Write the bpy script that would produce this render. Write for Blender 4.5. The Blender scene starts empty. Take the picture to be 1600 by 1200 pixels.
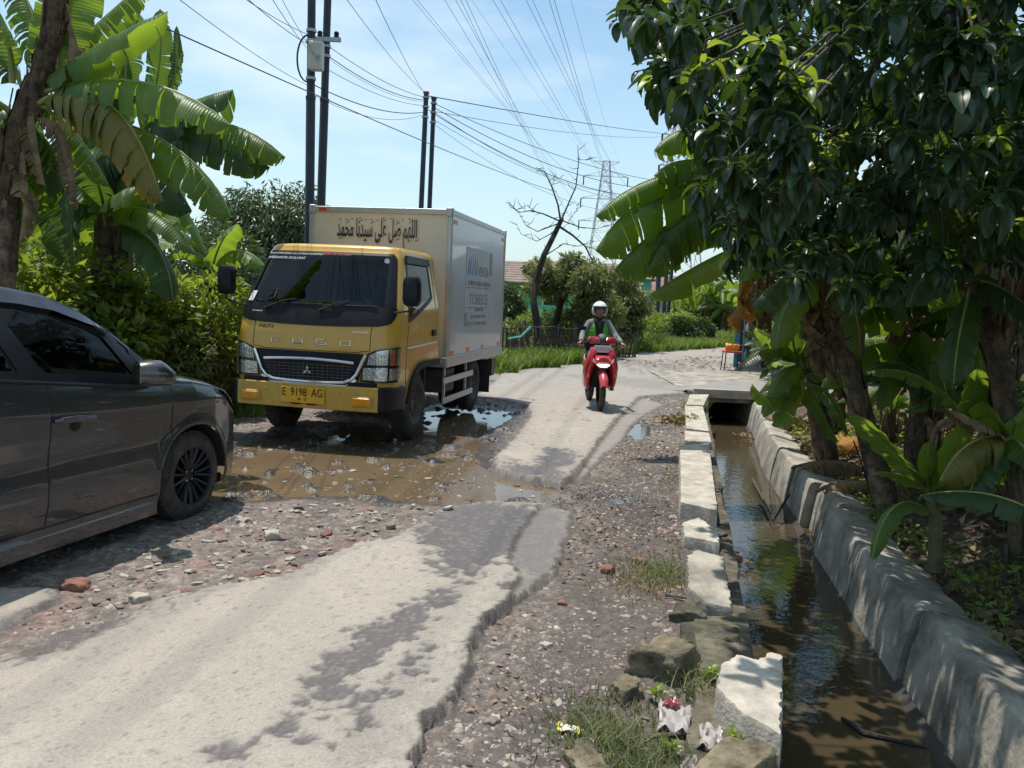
import bpy, bmesh, math, random
import numpy as np
from math import sin, cos, pi, radians, atan2, sqrt
from mathutils import Vector, Matrix

S = bpy.context.scene
C = bpy.data.collections.new('scene'); S.collection.children.link(C)
random.seed(7); RNG = np.random.default_rng(7)

# ---------------------------------------------------------------- camera, sky, sun, exposure
CAM_H, HOR, FPX, ROLL = 1.53, 468.0, 1300.0, 0.045
PITCH = math.atan((600 - HOR) / FPX)
cd = bpy.data.cameras.new('camera'); cam = bpy.data.objects.new('camera', cd); C.objects.link(cam)
cd.sensor_width = 36; cd.lens = 36 * FPX / 1600; cd.clip_end = 6000; cd.clip_start = .05
FW = Vector((0, cos(PITCH), -sin(PITCH))); UP0 = Vector((0, sin(PITCH), cos(PITCH))); RT0 = Vector((1, 0, 0))
UP = UP0 * cos(ROLL) - RT0 * sin(ROLL)
RT = RT0 * cos(ROLL) + UP0 * sin(ROLL)
cam.matrix_world = Matrix(((RT.x, UP.x, -FW.x, 0), (RT.y, UP.y, -FW.y, 0), (RT.z, UP.z, -FW.z, CAM_H), (0, 0, 0, 1)))
S.camera = cam
def ray(u, v):
    return FW + RT * ((u - 800) / FPX) + UP * ((600 - v) / FPX)
def gp(u, v, z=0.0):
    d = ray(u, v); t = (z - CAM_H) / d.z
    return (d.x * t, d.y * t)
def at(u, v, Y):
    d = ray(u, v); t = Y / d.y
    return Vector((d.x * t, Y, CAM_H + d.z * t))

SUN = Vector((-.20, .22, 1.0)).normalized()
sl = bpy.data.lights.new('sun', 'SUN'); sl.energy = 4.6; sl.angle = radians(.55); sl.color = (1, .93, .86)
so = bpy.data.objects.new('sun', sl); C.objects.link(so); so.rotation_euler = SUN.to_track_quat('Z', 'Y').to_euler()
W = bpy.data.worlds.new('World'); S.world = W; W.use_nodes = True
wn = W.node_tree; N = wn.nodes; Lk = wn.links
sky = N.new('ShaderNodeTexSky'); sky.sky_type = 'NISHITA'; sky.sun_disc = False
sky.sun_elevation = math.asin(SUN.z); sky.sun_rotation = atan2(SUN.x, SUN.y)
sky.air_density = 1.0; sky.dust_density = 1.6; sky.ozone_density = 1.3
bg = N['Background']; bg.inputs[1].default_value = .13
# thin cloud in the sky: driven by direction only
tc = N.new('ShaderNodeTexCoord'); sep = N.new('ShaderNodeSeparateXYZ'); Lk.new(tc.outputs['Generated'], sep.inputs[0])
mp = N.new('ShaderNodeMapping'); mp.inputs['Scale'].default_value = (1, 1, 3.2); mp.inputs['Location'].default_value = (3.1, .4, 1.7); Lk.new(tc.outputs['Generated'], mp.inputs[0])
nz = N.new('ShaderNodeTexNoise'); nz.inputs['Scale'].default_value = 2.6; nz.inputs['Detail'].default_value = 9; nz.inputs['Roughness'].default_value = .55
Lk.new(mp.outputs[0], nz.inputs['Vector'])
cr = N.new('ShaderNodeValToRGB'); cr.color_ramp.elements[0].position = .44; cr.color_ramp.elements[1].position = .74
Lk.new(nz.outputs['Fac'], cr.inputs[0])
hz = N.new('ShaderNodeMapRange'); hz.inputs['From Min'].default_value = 0; hz.inputs['From Max'].default_value = .36
hz.inputs['To Min'].default_value = .62; hz.inputs['To Max'].default_value = .0; Lk.new(sep.outputs['Z'], hz.inputs[0])
mx0 = N.new('ShaderNodeMath'); mx0.operation = 'MAXIMUM'; Lk.new(cr.outputs[0], mx0.inputs[0]); Lk.new(hz.outputs[0], mx0.inputs[1])
ml = N.new('ShaderNodeMath'); ml.operation = 'MULTIPLY'; ml.inputs[1].default_value = .85; Lk.new(mx0.outputs[0], ml.inputs[0])
tint = N.new('ShaderNodeMix'); tint.data_type = 'RGBA'; tint.blend_type = 'MULTIPLY'; tint.inputs[0].default_value = 1
tint.inputs[7].default_value = (1.04, 1.26, 1.24, 1)
Lk.new(sky.outputs[0], tint.inputs[6])
mixc = N.new('ShaderNodeMix'); mixc.data_type = 'RGBA'; Lk.new(ml.outputs[0], mixc.inputs[0])
Lk.new(tint.outputs[2], mixc.inputs[6]); mixc.inputs[7].default_value = (6.3, 7.3, 7.6, 1)
Lk.new(mixc.outputs[2], bg.inputs[0])
S.view_settings.view_transform = 'Standard'; S.view_settings.look = 'None'; S.view_settings.exposure = .12; S.view_settings.gamma = 1
S.view_settings.use_curve_mapping = False
S.render.engine = 'CYCLES'

# ---------------------------------------------------------------- materials
def nodes_of(m): return m.node_tree.nodes, m.node_tree.links
def mat(name, col, rough=.6, metal=0, var=.12, scale=8.0, bump=0.0, bscale=60.0, coat=0, spec=.5, col2=None, alpha=None, vcol=False, orand=0.0, dirt=None):
    m = bpy.data.materials.new(name); m.use_nodes = True; n, l = nodes_of(m)
    b = n['Principled BSDF']; b.inputs['Roughness'].default_value = rough; b.inputs['Metallic'].default_value = metal
    b.inputs['Coat Weight'].default_value = coat; b.inputs['Coat Roughness'].default_value = .04; b.inputs['Specular IOR Level'].default_value = spec
    t = n.new('ShaderNodeTexCoord'); z = n.new('ShaderNodeTexNoise'); z.inputs['Scale'].default_value = scale; z.inputs['Detail'].default_value = 6
    z.inputs['Roughness'].default_value = .65
    l.new(t.outputs['Object'], z.inputs['Vector'])
    mx = n.new('ShaderNodeMix'); mx.data_type = 'RGBA'
    rr = n.new('ShaderNodeMapRange'); rr.inputs['From Min'].default_value = .35; rr.inputs['From Max'].default_value = .65; l.new(z.outputs['Fac'], rr.inputs[0])
    l.new(rr.outputs[0], mx.inputs[0])
    c2 = col2 or tuple(c * (1 + var) for c in col)
    mx.inputs[6].default_value = (*[c * (1 - var) for c in col], 1); mx.inputs[7].default_value = (*c2, 1)
    out = mx.outputs[2]
    if vcol:
        a = n.new('ShaderNodeAttribute'); a.attribute_name = 'col'
        q = n.new('ShaderNodeMix'); q.data_type = 'RGBA'; q.blend_type = 'MULTIPLY'; q.inputs[0].default_value = 1
        l.new(out, q.inputs[6]); l.new(a.outputs['Color'], q.inputs[7]); out = q.outputs[2]
    if orand:
        oi = n.new('ShaderNodeObjectInfo'); h = n.new('ShaderNodeHueSaturation')
        r1 = n.new('ShaderNodeMapRange'); r1.inputs['To Min'].default_value = 1 - orand; r1.inputs['To Max'].default_value = 1 + orand
        l.new(oi.outputs['Random'], r1.inputs[0]); l.new(r1.outputs[0], h.inputs['Value']); l.new(out, h.inputs['Color']); out = h.outputs[0]
    if dirt:
        d_, h0, h1, amt = dirt; sp = n.new('ShaderNodeSeparateXYZ'); l.new(t.outputs['Object'], sp.inputs[0]); g1 = n.new('ShaderNodeMapRange'); g1.inputs['From Min'].default_value = h0; g1.inputs['From Max'].default_value = h1
        g1.inputs['To Min'].default_value = 1; g1.inputs['To Max'].default_value = .12; l.new(sp.outputs['Z'], g1.inputs[0]); nd = n.new('ShaderNodeTexNoise'); nd.inputs['Scale'].default_value = 5; nd.inputs['Detail'].default_value = 9; nd.inputs['Roughness'].default_value = .72
        mp_ = n.new('ShaderNodeMapping'); mp_.inputs['Scale'].default_value = (1.6, 1.6, .55); l.new(t.outputs['Object'], mp_.inputs[0]); l.new(mp_.outputs[0], nd.inputs['Vector'])
        g2 = n.new('ShaderNodeMapRange'); g2.inputs['From Min'].default_value = .42; g2.inputs['From Max'].default_value = .68; l.new(nd.outputs['Fac'], g2.inputs[0]); mu_ = n.new('ShaderNodeMath'); mu_.operation = 'MULTIPLY'; l.new(g1.outputs[0], mu_.inputs[0]); l.new(g2.outputs[0], mu_.inputs[1])
        m2_ = n.new('ShaderNodeMath'); m2_.operation = 'MULTIPLY'; m2_.inputs[1].default_value = amt; l.new(mu_.outputs[0], m2_.inputs[0]); dm = n.new('ShaderNodeMix'); dm.data_type = 'RGBA'; l.new(m2_.outputs[0], dm.inputs[0]); l.new(out, dm.inputs[6]); dm.inputs[7].default_value = (*d_, 1); out = dm.outputs[2]
    l.new(out, b.inputs['Base Color'])
    if bump:
        z2 = n.new('ShaderNodeTexNoise'); z2.inputs['Scale'].default_value = bscale; z2.inputs['Detail'].default_value = 5
        l.new(t.outputs['Object'], z2.inputs['Vector'])
        bp = n.new('ShaderNodeBump'); bp.inputs['Strength'].default_value = bump; bp.inputs['Distance'].default_value = .02
        l.new(z2.outputs['Fac'], bp.inputs['Height']); l.new(bp.outputs[0], b.inputs['Normal'])
    rg = n.new('ShaderNodeMapRange'); rg.inputs['To Min'].default_value = max(0, rough - .08); rg.inputs['To Max'].default_value = min(1, rough + .12)
    l.new(z.outputs['Fac'], rg.inputs[0]); l.new(rg.outputs[0], b.inputs['Roughness'])
    return m
def leafmat(name, col, col2, rough=.38, trans=.35, tcol=(.35, .5, .04), scale=3.0, vein=0.0, orand=.25, vcol=False, spec=.5):
    m = mat(name, col, rough, 0, .15, scale, 0, 60, 0, spec, col2, vcol=vcol, orand=orand)
    n, l = nodes_of(m); b = n['Principled BSDF']; o = n['Material Output']
    tr = n.new('ShaderNodeBsdfTranslucent'); ms = n.new('ShaderNodeMixShader'); ms.inputs[0].default_value = trans
    tr.inputs[0].default_value = (*tcol, 1)
    l.new(b.outputs[0], ms.inputs[1]); l.new(tr.outputs[0], ms.inputs[2]); l.new(ms.outputs[0], o.inputs[0])
    if vein:
        uv = n.new('ShaderNodeUVMap'); w = n.new('ShaderNodeTexWave'); w.bands_direction = 'X'; w.inputs['Scale'].default_value = vein
        w.inputs['Distortion'].default_value = 3.0; w.inputs['Detail'].default_value = 2
        l.new(uv.outputs[0], w.inputs['Vector']); bp = n.new('ShaderNodeBump'); bp.inputs['Strength'].default_value = .16; bp.inputs['Distance'].default_value = .02
        l.new(w.outputs['Fac'], bp.inputs['Height']); l.new(bp.outputs[0], b.inputs['Normal']); l.new(bp.outputs[0], tr.inputs['Normal'])
    return m
def glassmat(name, tintc, refl=.06, rough=.02, ior=1.45):
    m = bpy.data.materials.new(name); m.use_nodes = True; n, l = nodes_of(m)
    n.remove(n['Principled BSDF']); o = n['Material Output']
    g = n.new('ShaderNodeBsdfGlossy'); g.inputs['Roughness'].default_value = rough; t = n.new('ShaderNodeBsdfTransparent'); t.inputs[0].default_value = (*tintc, 1)
    f = n.new('ShaderNodeFresnel'); f.inputs[0].default_value = ior; ad = n.new('ShaderNodeMath'); ad.inputs[1].default_value = refl; l.new(f.outputs[0], ad.inputs[0])
    s = n.new('ShaderNodeMixShader'); l.new(ad.outputs[0], s.inputs[0]); l.new(t.outputs[0], s.inputs[1]); l.new(g.outputs[0], s.inputs[2]); l.new(s.outputs[0], o.inputs[0])
    return m

# ---------------------------------------------------------------- mesh helpers
def setmesh(me, V, F, uv=None):
    V = np.asarray(V, dtype=np.float32)
    me.vertices.add(len(V)); me.vertices.foreach_set('co', V.ravel())
    if isinstance(F, np.ndarray):
        k = F.shape[1]; nl = F.size; nf = len(F)
        me.loops.add(nl); me.loops.foreach_set('vertex_index', F.ravel().astype(np.int32))
        me.polygons.add(nf); me.polygons.foreach_set('loop_start', np.arange(0, nl, k, dtype=np.int32))
        me.polygons.foreach_set('loop_total', np.full(nf, k, dtype=np.int32))
    else:
        tot = np.array([len(f) for f in F], dtype=np.int32); idx = np.fromiter((i for f in F for i in f), dtype=np.int32)
        me.loops.add(len(idx)); me.loops.foreach_set('vertex_index', idx)
        me.polygons.add(len(F)); me.polygons.foreach_set('loop_start', np.concatenate([[0], np.cumsum(tot)[:-1]]).astype(np.int32)); me.polygons.foreach_set('loop_total', tot)
    me.update(calc_edges=True)
def colattr(me, col):
    a = me.color_attributes.new('col', 'FLOAT_COLOR', 'POINT')
    c = np.ones((len(col), 4), dtype=np.float32); c[:, :3] = col; a.data.foreach_set('color', c.ravel())
def smooth(me, on=True):
    me.polygons.foreach_set('use_smooth', np.full(len(me.polygons), on))
def ob(name, me, parent=None, loc=None):
    o = bpy.data.objects.new(name, me); C.objects.link(o)
    if parent: o.parent = parent
    if loc is not None: o.location = loc
    return o
def tag(o, label=None, cat=None, group=None, kind=None):
    if label: o['label'] = label
    if cat: o['category'] = cat
    if group: o['group'] = group
    if kind: o['kind'] = kind
    return o
def empty(name, loc, rz=0, **k):
    o = bpy.data.objects.new(name, None); C.objects.link(o); o.location = loc; o.rotation_euler = (0, 0, rz); o.empty_display_size = .1
    return tag(o, **k)
class MB:
    def __init__(s): s.V = []; s.F = []; s.M = []; s.mi = 0
    def add(s, V, F, mi=None):
        n = len(s.V); s.V += [tuple(v) for v in V]; s.F += [tuple(i + n for i in f) for f in F]; s.M += [s.mi if mi is None else mi] * len(F); return s
    def box(s, c, d, R=None, mi=None):
        V = [Vector((x * d[0] / 2, y * d[1] / 2, z * d[2] / 2)) for x in (-1, 1) for y in (-1, 1) for z in (-1, 1)]
        if R is not None: V = [R @ v for v in V]
        V = [v + Vector(c) for v in V]
        return s.add(V, [(0, 1, 3, 2), (4, 6, 7, 5), (0, 4, 5, 1), (2, 3, 7, 6), (0, 2, 6, 4), (1, 5, 7, 3)], mi)
    def tube(s, P, r, n=8, mi=None, cap=True, ell=None):
        P = [Vector(p) for p in P]; r = r if hasattr(r, '__len__') else [r] * len(P)
        V = []; F = []; ref = None
        for i, p in enumerate(P):
            t = (P[min(i + 1, len(P) - 1)] - P[max(i - 1, 0)]).normalized()
            if ref is None: ref = Vector((0, 0, 1)) if abs(t.z) < .9 else Vector((1, 0, 0))
            x = t.cross(ref).normalized(); y = x.cross(t).normalized(); ref = y
            for k in range(n):
                a = 2 * pi * k / n; V.append(p + x * cos(a) * r[i] + y * sin(a) * r[i] * (ell or 1))
        for i in range(len(P) - 1):
            for k in range(n):
                a, b = i * n + k, i * n + (k + 1) % n; F.append((a, b, b + n, a + n))
        if cap: F.append(tuple(range(n))[::-1]); F.append(tuple(range((len(P) - 1) * n, len(P) * n)))
        return s.add(V, F, mi)
    def prism(s, pts, axis, lo, hi, mi=None):
        # pts 2D polygon extruded along axis 0/1/2
        def mk(p, h):
            q = [0, 0, 0]; o = [i for i in range(3) if i != axis]; q[o[0]] = p[0]; q[o[1]] = p[1]; q[axis] = h; return q
        n = len(pts); V = [mk(p, lo) for p in pts] + [mk(p, hi) for p in pts]
        F = [tuple(range(n))[::-1], tuple(range(n, 2 * n))] + [(i, (i + 1) % n, n + (i + 1) % n, n + i) for i in range(n)]
        return s.add(V, F, mi)
    def lathe(s, prof, c, axis=2, n=24, mi=None, ang=2 * pi, a0=0, open_=False):
        V = []; F = []; m = len(prof)
        for k in range(n):
            a = a0 + ang * k / n
            for r, h in prof:
                p = [0, 0, 0]; o = [i for i in range(3) if i != axis]; p[o[0]] = r * cos(a); p[o[1]] = r * sin(a); p[axis] = h
                V.append([p[i] + c[i] for i in range(3)])
        for k in range(n - 1 if open_ else n):
            for j in range(m - 1):
                a, b = k * m + j, ((k + 1) % n) * m + j; F.append((a, b, b + 1, a + 1))
        return s.add(V, F, mi)
    def build(s, name, mats, parent=None, loc=None, sm=False, bevel=0, weld=False, seg=2):
        me = bpy.data.meshes.new(name); setmesh(me, s.V, s.F)
        for m in (mats if isinstance(mats, (list, tuple)) else [mats]): me.materials.append(m)
        if max(s.M, default=0): me.polygons.foreach_set('material_index', np.array(s.M, dtype=np.int32))
        bm = bmesh.new(); bm.from_mesh(me)
        if weld: bmesh.ops.remove_doubles(bm, verts=bm.verts, dist=1e-5)
        bmesh.ops.recalc_face_normals(bm, faces=bm.faces); bm.to_mesh(me); bm.free()
        smooth(me, sm or bevel > 0)
        o = ob(name, me, parent, loc)
        if bevel:
            b = o.modifiers.new('Bevel', 'BEVEL'); b.width = bevel; b.segments = seg; b.limit_method = 'ANGLE'; b.angle_limit = radians(40); b.harden_normals = True
        elif sm:
            me.set_sharp_from_angle(angle=radians(42))
        return o

def build_each(mb, name, mats, parent=None, sm=False, bevel=0, **tg):
    """each connected piece of mb becomes an object of its own"""
    n = len(mb.V); par = list(range(n))
    def fd(i):
        while par[i] != i: par[i] = par[par[i]]; i = par[i]
        return i
    for f in mb.F:
        a = fd(f[0])
        for i in f[1:]: par[fd(i)] = a
    gr = {}
    for k, f in enumerate(mb.F): gr.setdefault(fd(f[0]), []).append(k)
    out = []
    for ks in gr.values():
        q = MB(); mp_ = {}
        for k in ks:
            f2 = []
            for i in mb.F[k]:
                if i not in mp_: mp_[i] = len(q.V); q.V.append(mb.V[i])
                f2.append(mp_[i])
            q.F.append(tuple(f2)); q.M.append(mb.M[k])
        out.append(q.build(name, mats, parent, sm=sm, bevel=bevel))
    return out

# value noise
def vn(x, y, seed=0):
    xi = np.floor(x).astype(np.int64); yi = np.floor(y).astype(np.int64); fx = x - xi; fy = y - yi
    fx = fx * fx * (3 - 2 * fx); fy = fy * fy * (3 - 2 * fy)
    def hsh(a, b):
        h = (a * 374761393 + b * 668265263 + seed * 1442695041) & 0xffffffff
        h = ((h ^ (h >> 13)) * 1274126177) & 0xffffffff
        return ((h ^ (h >> 16)) & 0xffff) / 65535.0
    a = hsh(xi, yi); b = hsh(xi + 1, yi); c = hsh(xi, yi + 1); d = hsh(xi + 1, yi + 1)
    return (a * (1 - fx) + b * fx) * (1 - fy) + (c * (1 - fx) + d * fx) * fy
def fbm(x, y, o=4, seed=0):
    t = 0; a = .5; s = 0
    for i in range(o): t = t + a * vn(x * 2 ** i + i * 7.3, y * 2 ** i + i * 3.1, seed + i); s += a; a *= .5
    return t / s
def sst(x, a, b):
    t = np.clip((x - a) / (b - a), 0, 1); return t * t * (3 - 2 * t)
def sdp(x, y, P):
    """signed distance to polygon P, positive inside"""
    d = np.full(x.shape, 1e9); ins = np.zeros(x.shape, bool); n = len(P)
    for i in range(n):
        ax, ay = P[i]; bx, by = P[(i + 1) % n]; ex, ey = bx - ax, by - ay; wx, wy = x - ax, y - ay
        t = np.clip((wx * ex + wy * ey) / (ex * ex + ey * ey + 1e-12), 0, 1)
        d = np.minimum(d, (wx - ex * t) ** 2 + (wy - ey * t) ** 2)
        c = (ay > y) != (by > y)
        with np.errstate(divide='ignore', invalid='ignore'):
            ins ^= c & (x < (bx - ax) * (y - ay) / (by - ay + 1e-12) + ax)
    return np.sqrt(d) * np.where(ins, 1, -1)
def G(L, z=0): return [gp(u, v, z) for u, v in L]
# ================================================================ GROUND
DL = lambda y: .42 + .207 * y            # ditch, left (road side) edge
DR = lambda y: 1.43 + .172 * y + .055 * np.maximum(0, y - 10.3)           # ditch, right water edge
DY0, DY1 = .2, 14.6
A1 = G([(-60, 1290), (-80, 1040), (0, 1042), (95, 1025), (150, 1000), (190, 975), (240, 945), (330, 920), (430, 908), (490, 882), (560, 857), (620, 843), (660, 818), (700, 797), (760, 787), (850, 792), (900, 800), (872, 880), (852, 905), (800, 940), (768, 965), (745, 992), (735, 1040), (705, 1092), (660, 1150), (642, 1205), (628, 1300)])
A2 = G([(-60, 935), (0, 927), (60, 925), (98, 932), (88, 945), (40, 968), (0, 985), (-60, 1000)])
A3 = G([(770, 737), (776, 716), (797, 694), (818, 668), (830, 650), (822, 636), (790, 628), (740, 622), (770, 600), (784, 584), (960, 556), (1152, 541), (1250, 540), (1300, 560), (1300, 615), (1085, 615), (1000, 622), (985, 640), (958, 664), (932, 700), (914, 727), (896, 747), (878, 757), (810, 747)])
A4 = G([(1000, 622), (1040, 632), (1000, 655), (972, 690), (940, 718), (915, 745), (896, 750), (914, 727), (932, 700), (958, 664)])
TERR = G([(838, 795), (800, 850), (790, 880), (808, 905), (792, 945), (765, 972), (760, 1000), (740, 1040), (715, 1080), (735, 1045), (745, 992), (768, 965), (800, 940), (852, 905), (872, 880), (902, 798)])
WORN6 = G([(500, 1070), (470, 1100), (400, 1155), (330, 1205), (345, 1215), (420, 1170), (470, 1140), (460, 1180), (480, 1165), (510, 1100)])
WORN7 = G([(640, 1035), (600, 1070), (560, 1120), (530, 1170), (545, 1172), (580, 1125), (620, 1085), (650, 1050)])
WORN = G([(650, 840), (680, 800), (770, 788), (900, 800), (872, 880), (850, 908), (800, 938), (796, 880), (740, 905), (690, 900)])
WORN2 = G([(800, 880), (700, 930), (560, 990), (470, 1090), (430, 1130), (500, 1110), (560, 1080), (640, 1030), (690, 950), (760, 905)])
WORN3 = G([(-60, 1000), (0, 985), (60, 960), (110, 925), (190, 930), (240, 945), (190, 975), (140, 1005), (90, 1028), (0, 1044), (-60, 1050)])
WORN4 = G([(845, 705), (890, 705), (900, 730), (880, 745), (820, 742), (840, 725)])
WORN5 = G([(770, 737), (800, 725), (890, 742), (880, 757), (810, 747)])
P1 = G([(300, 770), (330, 700), (380, 684), (440, 676), (520, 672), (600, 665), (640, 640), (700, 632), (765, 634), (815, 640), (812, 650), (770, 680), (758, 705), (775, 738), (860, 758), (905, 768), (890, 778), (800, 788), (700, 786), (600, 784), (520, 776), (450, 778), (380, 784)])
P2 = G([(945, 655), (1010, 658), (1030, 672), (1020, 686), (985, 690)])
P3 = G([(945, 768), (985, 770), (1000, 778), (960, 782)])
P4 = G([(862, 594), (905, 592), (912, 600), (880, 604)])
P5 = G([(770, 593), (830, 594), (830, 601), (780, 602)])
FARBREAK = G([(975, 582), (1000, 566), (1120, 560), (1150, 575), (1130, 590), (1040, 596)])
def bank(y): return DR(y) + .50
def left_edge(y):      # grass verge line, left of the road
    return np.interp(y, [0, 9, 10, 12, 14.5, 16.8, 19, 24.8, 34, 38, 60], [-4.4, -3.5, -3.25, -2.5, -1.25, -.3, .85, 3.1, 8.8, 40, 3000])
def ground_eval(x, y):
    n1 = fbm(x * 1.3, y * 1.3, 4, 1); n2 = fbm(x * 7, y * 7, 4, 5); n3 = fbm(x * 30, y * 30, 3, 9); nf = vn(x * 95, y * 95, 15)
    rag = (n2 - .5) * .16 + (n3 - .5) * .05
    near = (y < 60) & (np.abs(x) < 60)
    def sd(P):
        d = np.full(x.shape, -99.0); xs = [p[0] for p in P]; ys = [p[1] for p in P]
        m = (x > min(xs) - .7) & (x < max(xs) + .7) & (y > min(ys) - .7) & (y < max(ys) + .7)
        if m.any(): d[m] = sdp(x[m], y[m], P)
        return d
    a = np.maximum(np.maximum(sd(A1), sd(A2)), np.maximum(sd(A3), sd(A4) - .012)) + rag * .55
    worn = np.maximum.reduce([sd(P) for P in (WORN, WORN2, WORN3, WORN4, WORN5, WORN6, WORN7)]) + (n2 - .5) * .34 + (n3 - .5) * .26 + .015
    pud = sd(P1) + rag * 1.5; pud2 = np.maximum.reduce([sd(P2) + (n2 - .6) * .5, sd(P3) + rag, sd(P4) + rag * .3, sd(P5) + rag * 1.2])
    fb = sd(FARBREAK) + (n1 - .5) * 3
    grass = left_edge(y) - x + (n1 - .5) * 1.4 + (n2 - .5) * .3
    rb = (x - bank(y)) + (n1 - .5) * .15
    rb = np.where((y > DY1 + .2), x - bank(y) - 1.0 - .9 * (y - DY1), rb)
    # ---- heights
    z = (n1 - .5) * .05 + (n2 - .5) * .035 + (n3 - .5) * .022
    z -= sst(pud, -.12, .28) * (.055 + (n1 - .5) * .03) + np.where(pud > 0, 0, 0)
    z += np.where(pud > 0, sst(n2, .58, .8) * .045, 0)
    z -= sst(pud2, -.05, .1) * .04
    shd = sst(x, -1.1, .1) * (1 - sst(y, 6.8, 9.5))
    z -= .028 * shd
    road_z = .034 + (n1 - .5) * .020 + (n3 - .5) * .004 - sst(worn, 0, .12) * .012
    tr = np.maximum(sd(TERR), sd(A4) - .0) + (n3 - .5) * .06 + (n2 - .5) * .04
    road_z = road_z - sst(tr, 0, .02) * .024
    lvl = np.where(fb > 0, (n2 - .5) * .08 * sst(fb, 0, 1), 0)
    road_z = road_z + np.where(y > 15, lvl, 0) + np.clip(n1 - .55, 0, 1) * .0
    a = a + (n3 - .5) * .05 * (y < 9) + (nf - .5) * .015
    k = sst(a, 0, .016)
    zr = z * (1 - k) + road_z * k - (1 - k) * .004
    dl = x - DL(y); dr = DR(y) + .24 - x; inside = (y > DY0 - 3) & (y < DY1 + .8)
    dd = np.minimum(dl, dr) 
    z = np.where(inside, z + .0 - sst(dd, -.03, .06) * .85, z)
    z = np.where(inside & (dl > .3), np.where(x < bank(y) - .10, np.minimum(z, -.30), z - .12), z)
    bk = sst(rb, -.05, .6) * .20 + sst(rb, .3, 4) * .35 * (n1 + .2)
    z = np.where(inside | (y > DY1), z + np.where(dl > .5, bk, 0), z)
    z = z + sst(grass, 0, .6) * .07 + sst(grass, 1, 6) * .25
    z = z - sst(a, .05, .12) * .03
    return dict(a=a, worn=worn, pud=pud, pud2=pud2, grass=grass, rb=rb, z=z, zr=zr, n1=n1, n2=n2, n3=n3, nf=nf, fb=fb, tr=tr, dd=dd, dl=dl, inside=inside)
def mix(c, d, k):
    k = np.asarray(k)[:, None]; return c * (1 - k) + np.asarray(d) * k
def ground_cols(x, y, g):
    n1, n2, n3, nf = g['n1'], g['n2'], g['n3'], g['nf']
    o = np.ones((len(x), 3))
    rub = mix(o * np.array((.142, .121, .101)), (.27, .225, .195), sst(n3, .42, .75))
    rub = mix(rub, (.22, .115, .095), sst(fbm(x * 2.2, y * 2.2, 3, 31), .55, .72) * sst(-x, .2, 1.2) * .5)
    rub = mix(rub, (.07, .062, .06), sst(n2, .55, .78) * .7)
    sh = sst(x - (DL(y) - 1.2), 0, .4)                       # shoulder by the kerb: browner dirt
    rub = mix(rub, (.095, .076, .064), sh * (.55 + .3 * n2))
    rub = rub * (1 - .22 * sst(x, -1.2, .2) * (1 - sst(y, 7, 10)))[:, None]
    rub = mix(rub, (.062, .052, .05), sh * sst(fbm(x * 1.7, y * .8, 3, 77), .52, .66) * .75)
    wetr = np.maximum(sst(g['pud'], -.25, .0), sst(g['pud2'], -.2, 0))
    rub = mix(rub, (.055, .043, .034), wetr * .85)
    rub = mix(rub, (.045, .04, .04), sst(g['pud'], -.9, -.1) * sst(fbm(x * 3, y * 3, 3, 44), .45, .65) * .5)
    c = mix(rub, (.075, .105, .022), sst(g['grass'], -.1, .25) * (.6 + .4 * n2))
    c = mix(c, (.14, .12, .06), sst(g['grass'], -.5, .1) * (1 - sst(g['grass'], .1, .8)) * .5)
    soil = mix(o * np.array((.060, .045, .032)), (.14, .10, .06), sst(n2, .5, .75))
    c = np.where((g['dl'] > .1)[:, None] & (g['rb'] > -.4)[:, None], soil, c)
    c = np.where(((y > DY1 + 1) & (g['rb'] < -.4))[:, None], mix(rub, (.25, .225, .195), .5 + 0 * x), c)
    c = c * (.75 + .5 * nf)[:, None]
    asp = o * np.array((.345, .308, .258)) * (.93 + .12 * n1 )[:, None] * (.88 + .24 * n3)[:, None]
    asp = mix(asp, (.13, .115, .10), sst(nf, .80, .95) * .6 + sst(vn(x * 60, y * 60, 201), .90, .97) * .5)
    asp = mix(asp, (.40, .37, .31), sst(n2, .58, .8) * .3)
    streak = fbm(x * 2.2 + y * 1.1, y * .35, 3, 61)
    asp = mix(asp, (.19, .17, .15), sst(streak + (n3 - .5) * .5, .66, .72) * .10)
    asp = mix(asp, (.19, .18, .17), sst(y, 10, 15) * .35 + sst(fbm(x * .5, y * .5, 3, 90), .5, .7) * sst(y, 9, 12) * .4)
    wc = mix(o * np.array((.095, .086, .082)), (.19, .175, .165), sst(nf, .6, .9) * .8)
    asp = mix(asp, (.26, .235, .20), sst(g['worn'], -.12, .02) * .5)
    asp = np.where(g['worn'][:, None] > 0, mix(asp, (.1, .1, .1), 0 * x) * 0 + mix(asp, wc[0] * 0 + .0, 0 * x) * (1 - sst(g['worn'], 0, .06))[:, None] + wc * sst(g['worn'], 0, .06)[:, None], asp)
    asp = mix(asp, (.075, .065, .058), (1 - sst(g['a'], .012, .034)) * .95)  # broken side darkened; undercut shade along the edge is put into the colour
    asp = mix(asp, (.06, .052, .046), (1 - sst(np.abs(g['tr'] - .008), .006, .018)) * .9)
    asp = mix(asp, (.18, .165, .15), sst(g['tr'], 0, .03) * .55)
    asp = mix(asp, (.17, .155, .14), (1 - sst(g['a'] + (n3 - .5) * .2, .0, .16)) * .35)
    asp = mix(asp, (.16, .14, .12), sst(g['fb'], -.3, .4) * sst(n2, .45, .6) * .7)
    # hairline cracks
    cr = np.abs(fbm(x * 1.1 + 5, y * 1.1, 5, 120) - .5); crm = (1 - sst(cr, .0012, .0045)) * sst(fbm(x * .6, y * .6, 2, 130), .40, .52) * np.where(y > 7, 1, .75)
    asp = mix(asp, (.05, .045, .04), crm * .8)
    return c, asp
APX = -2.5
nc, nr1, nr2 = 570, 640, 110
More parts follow.
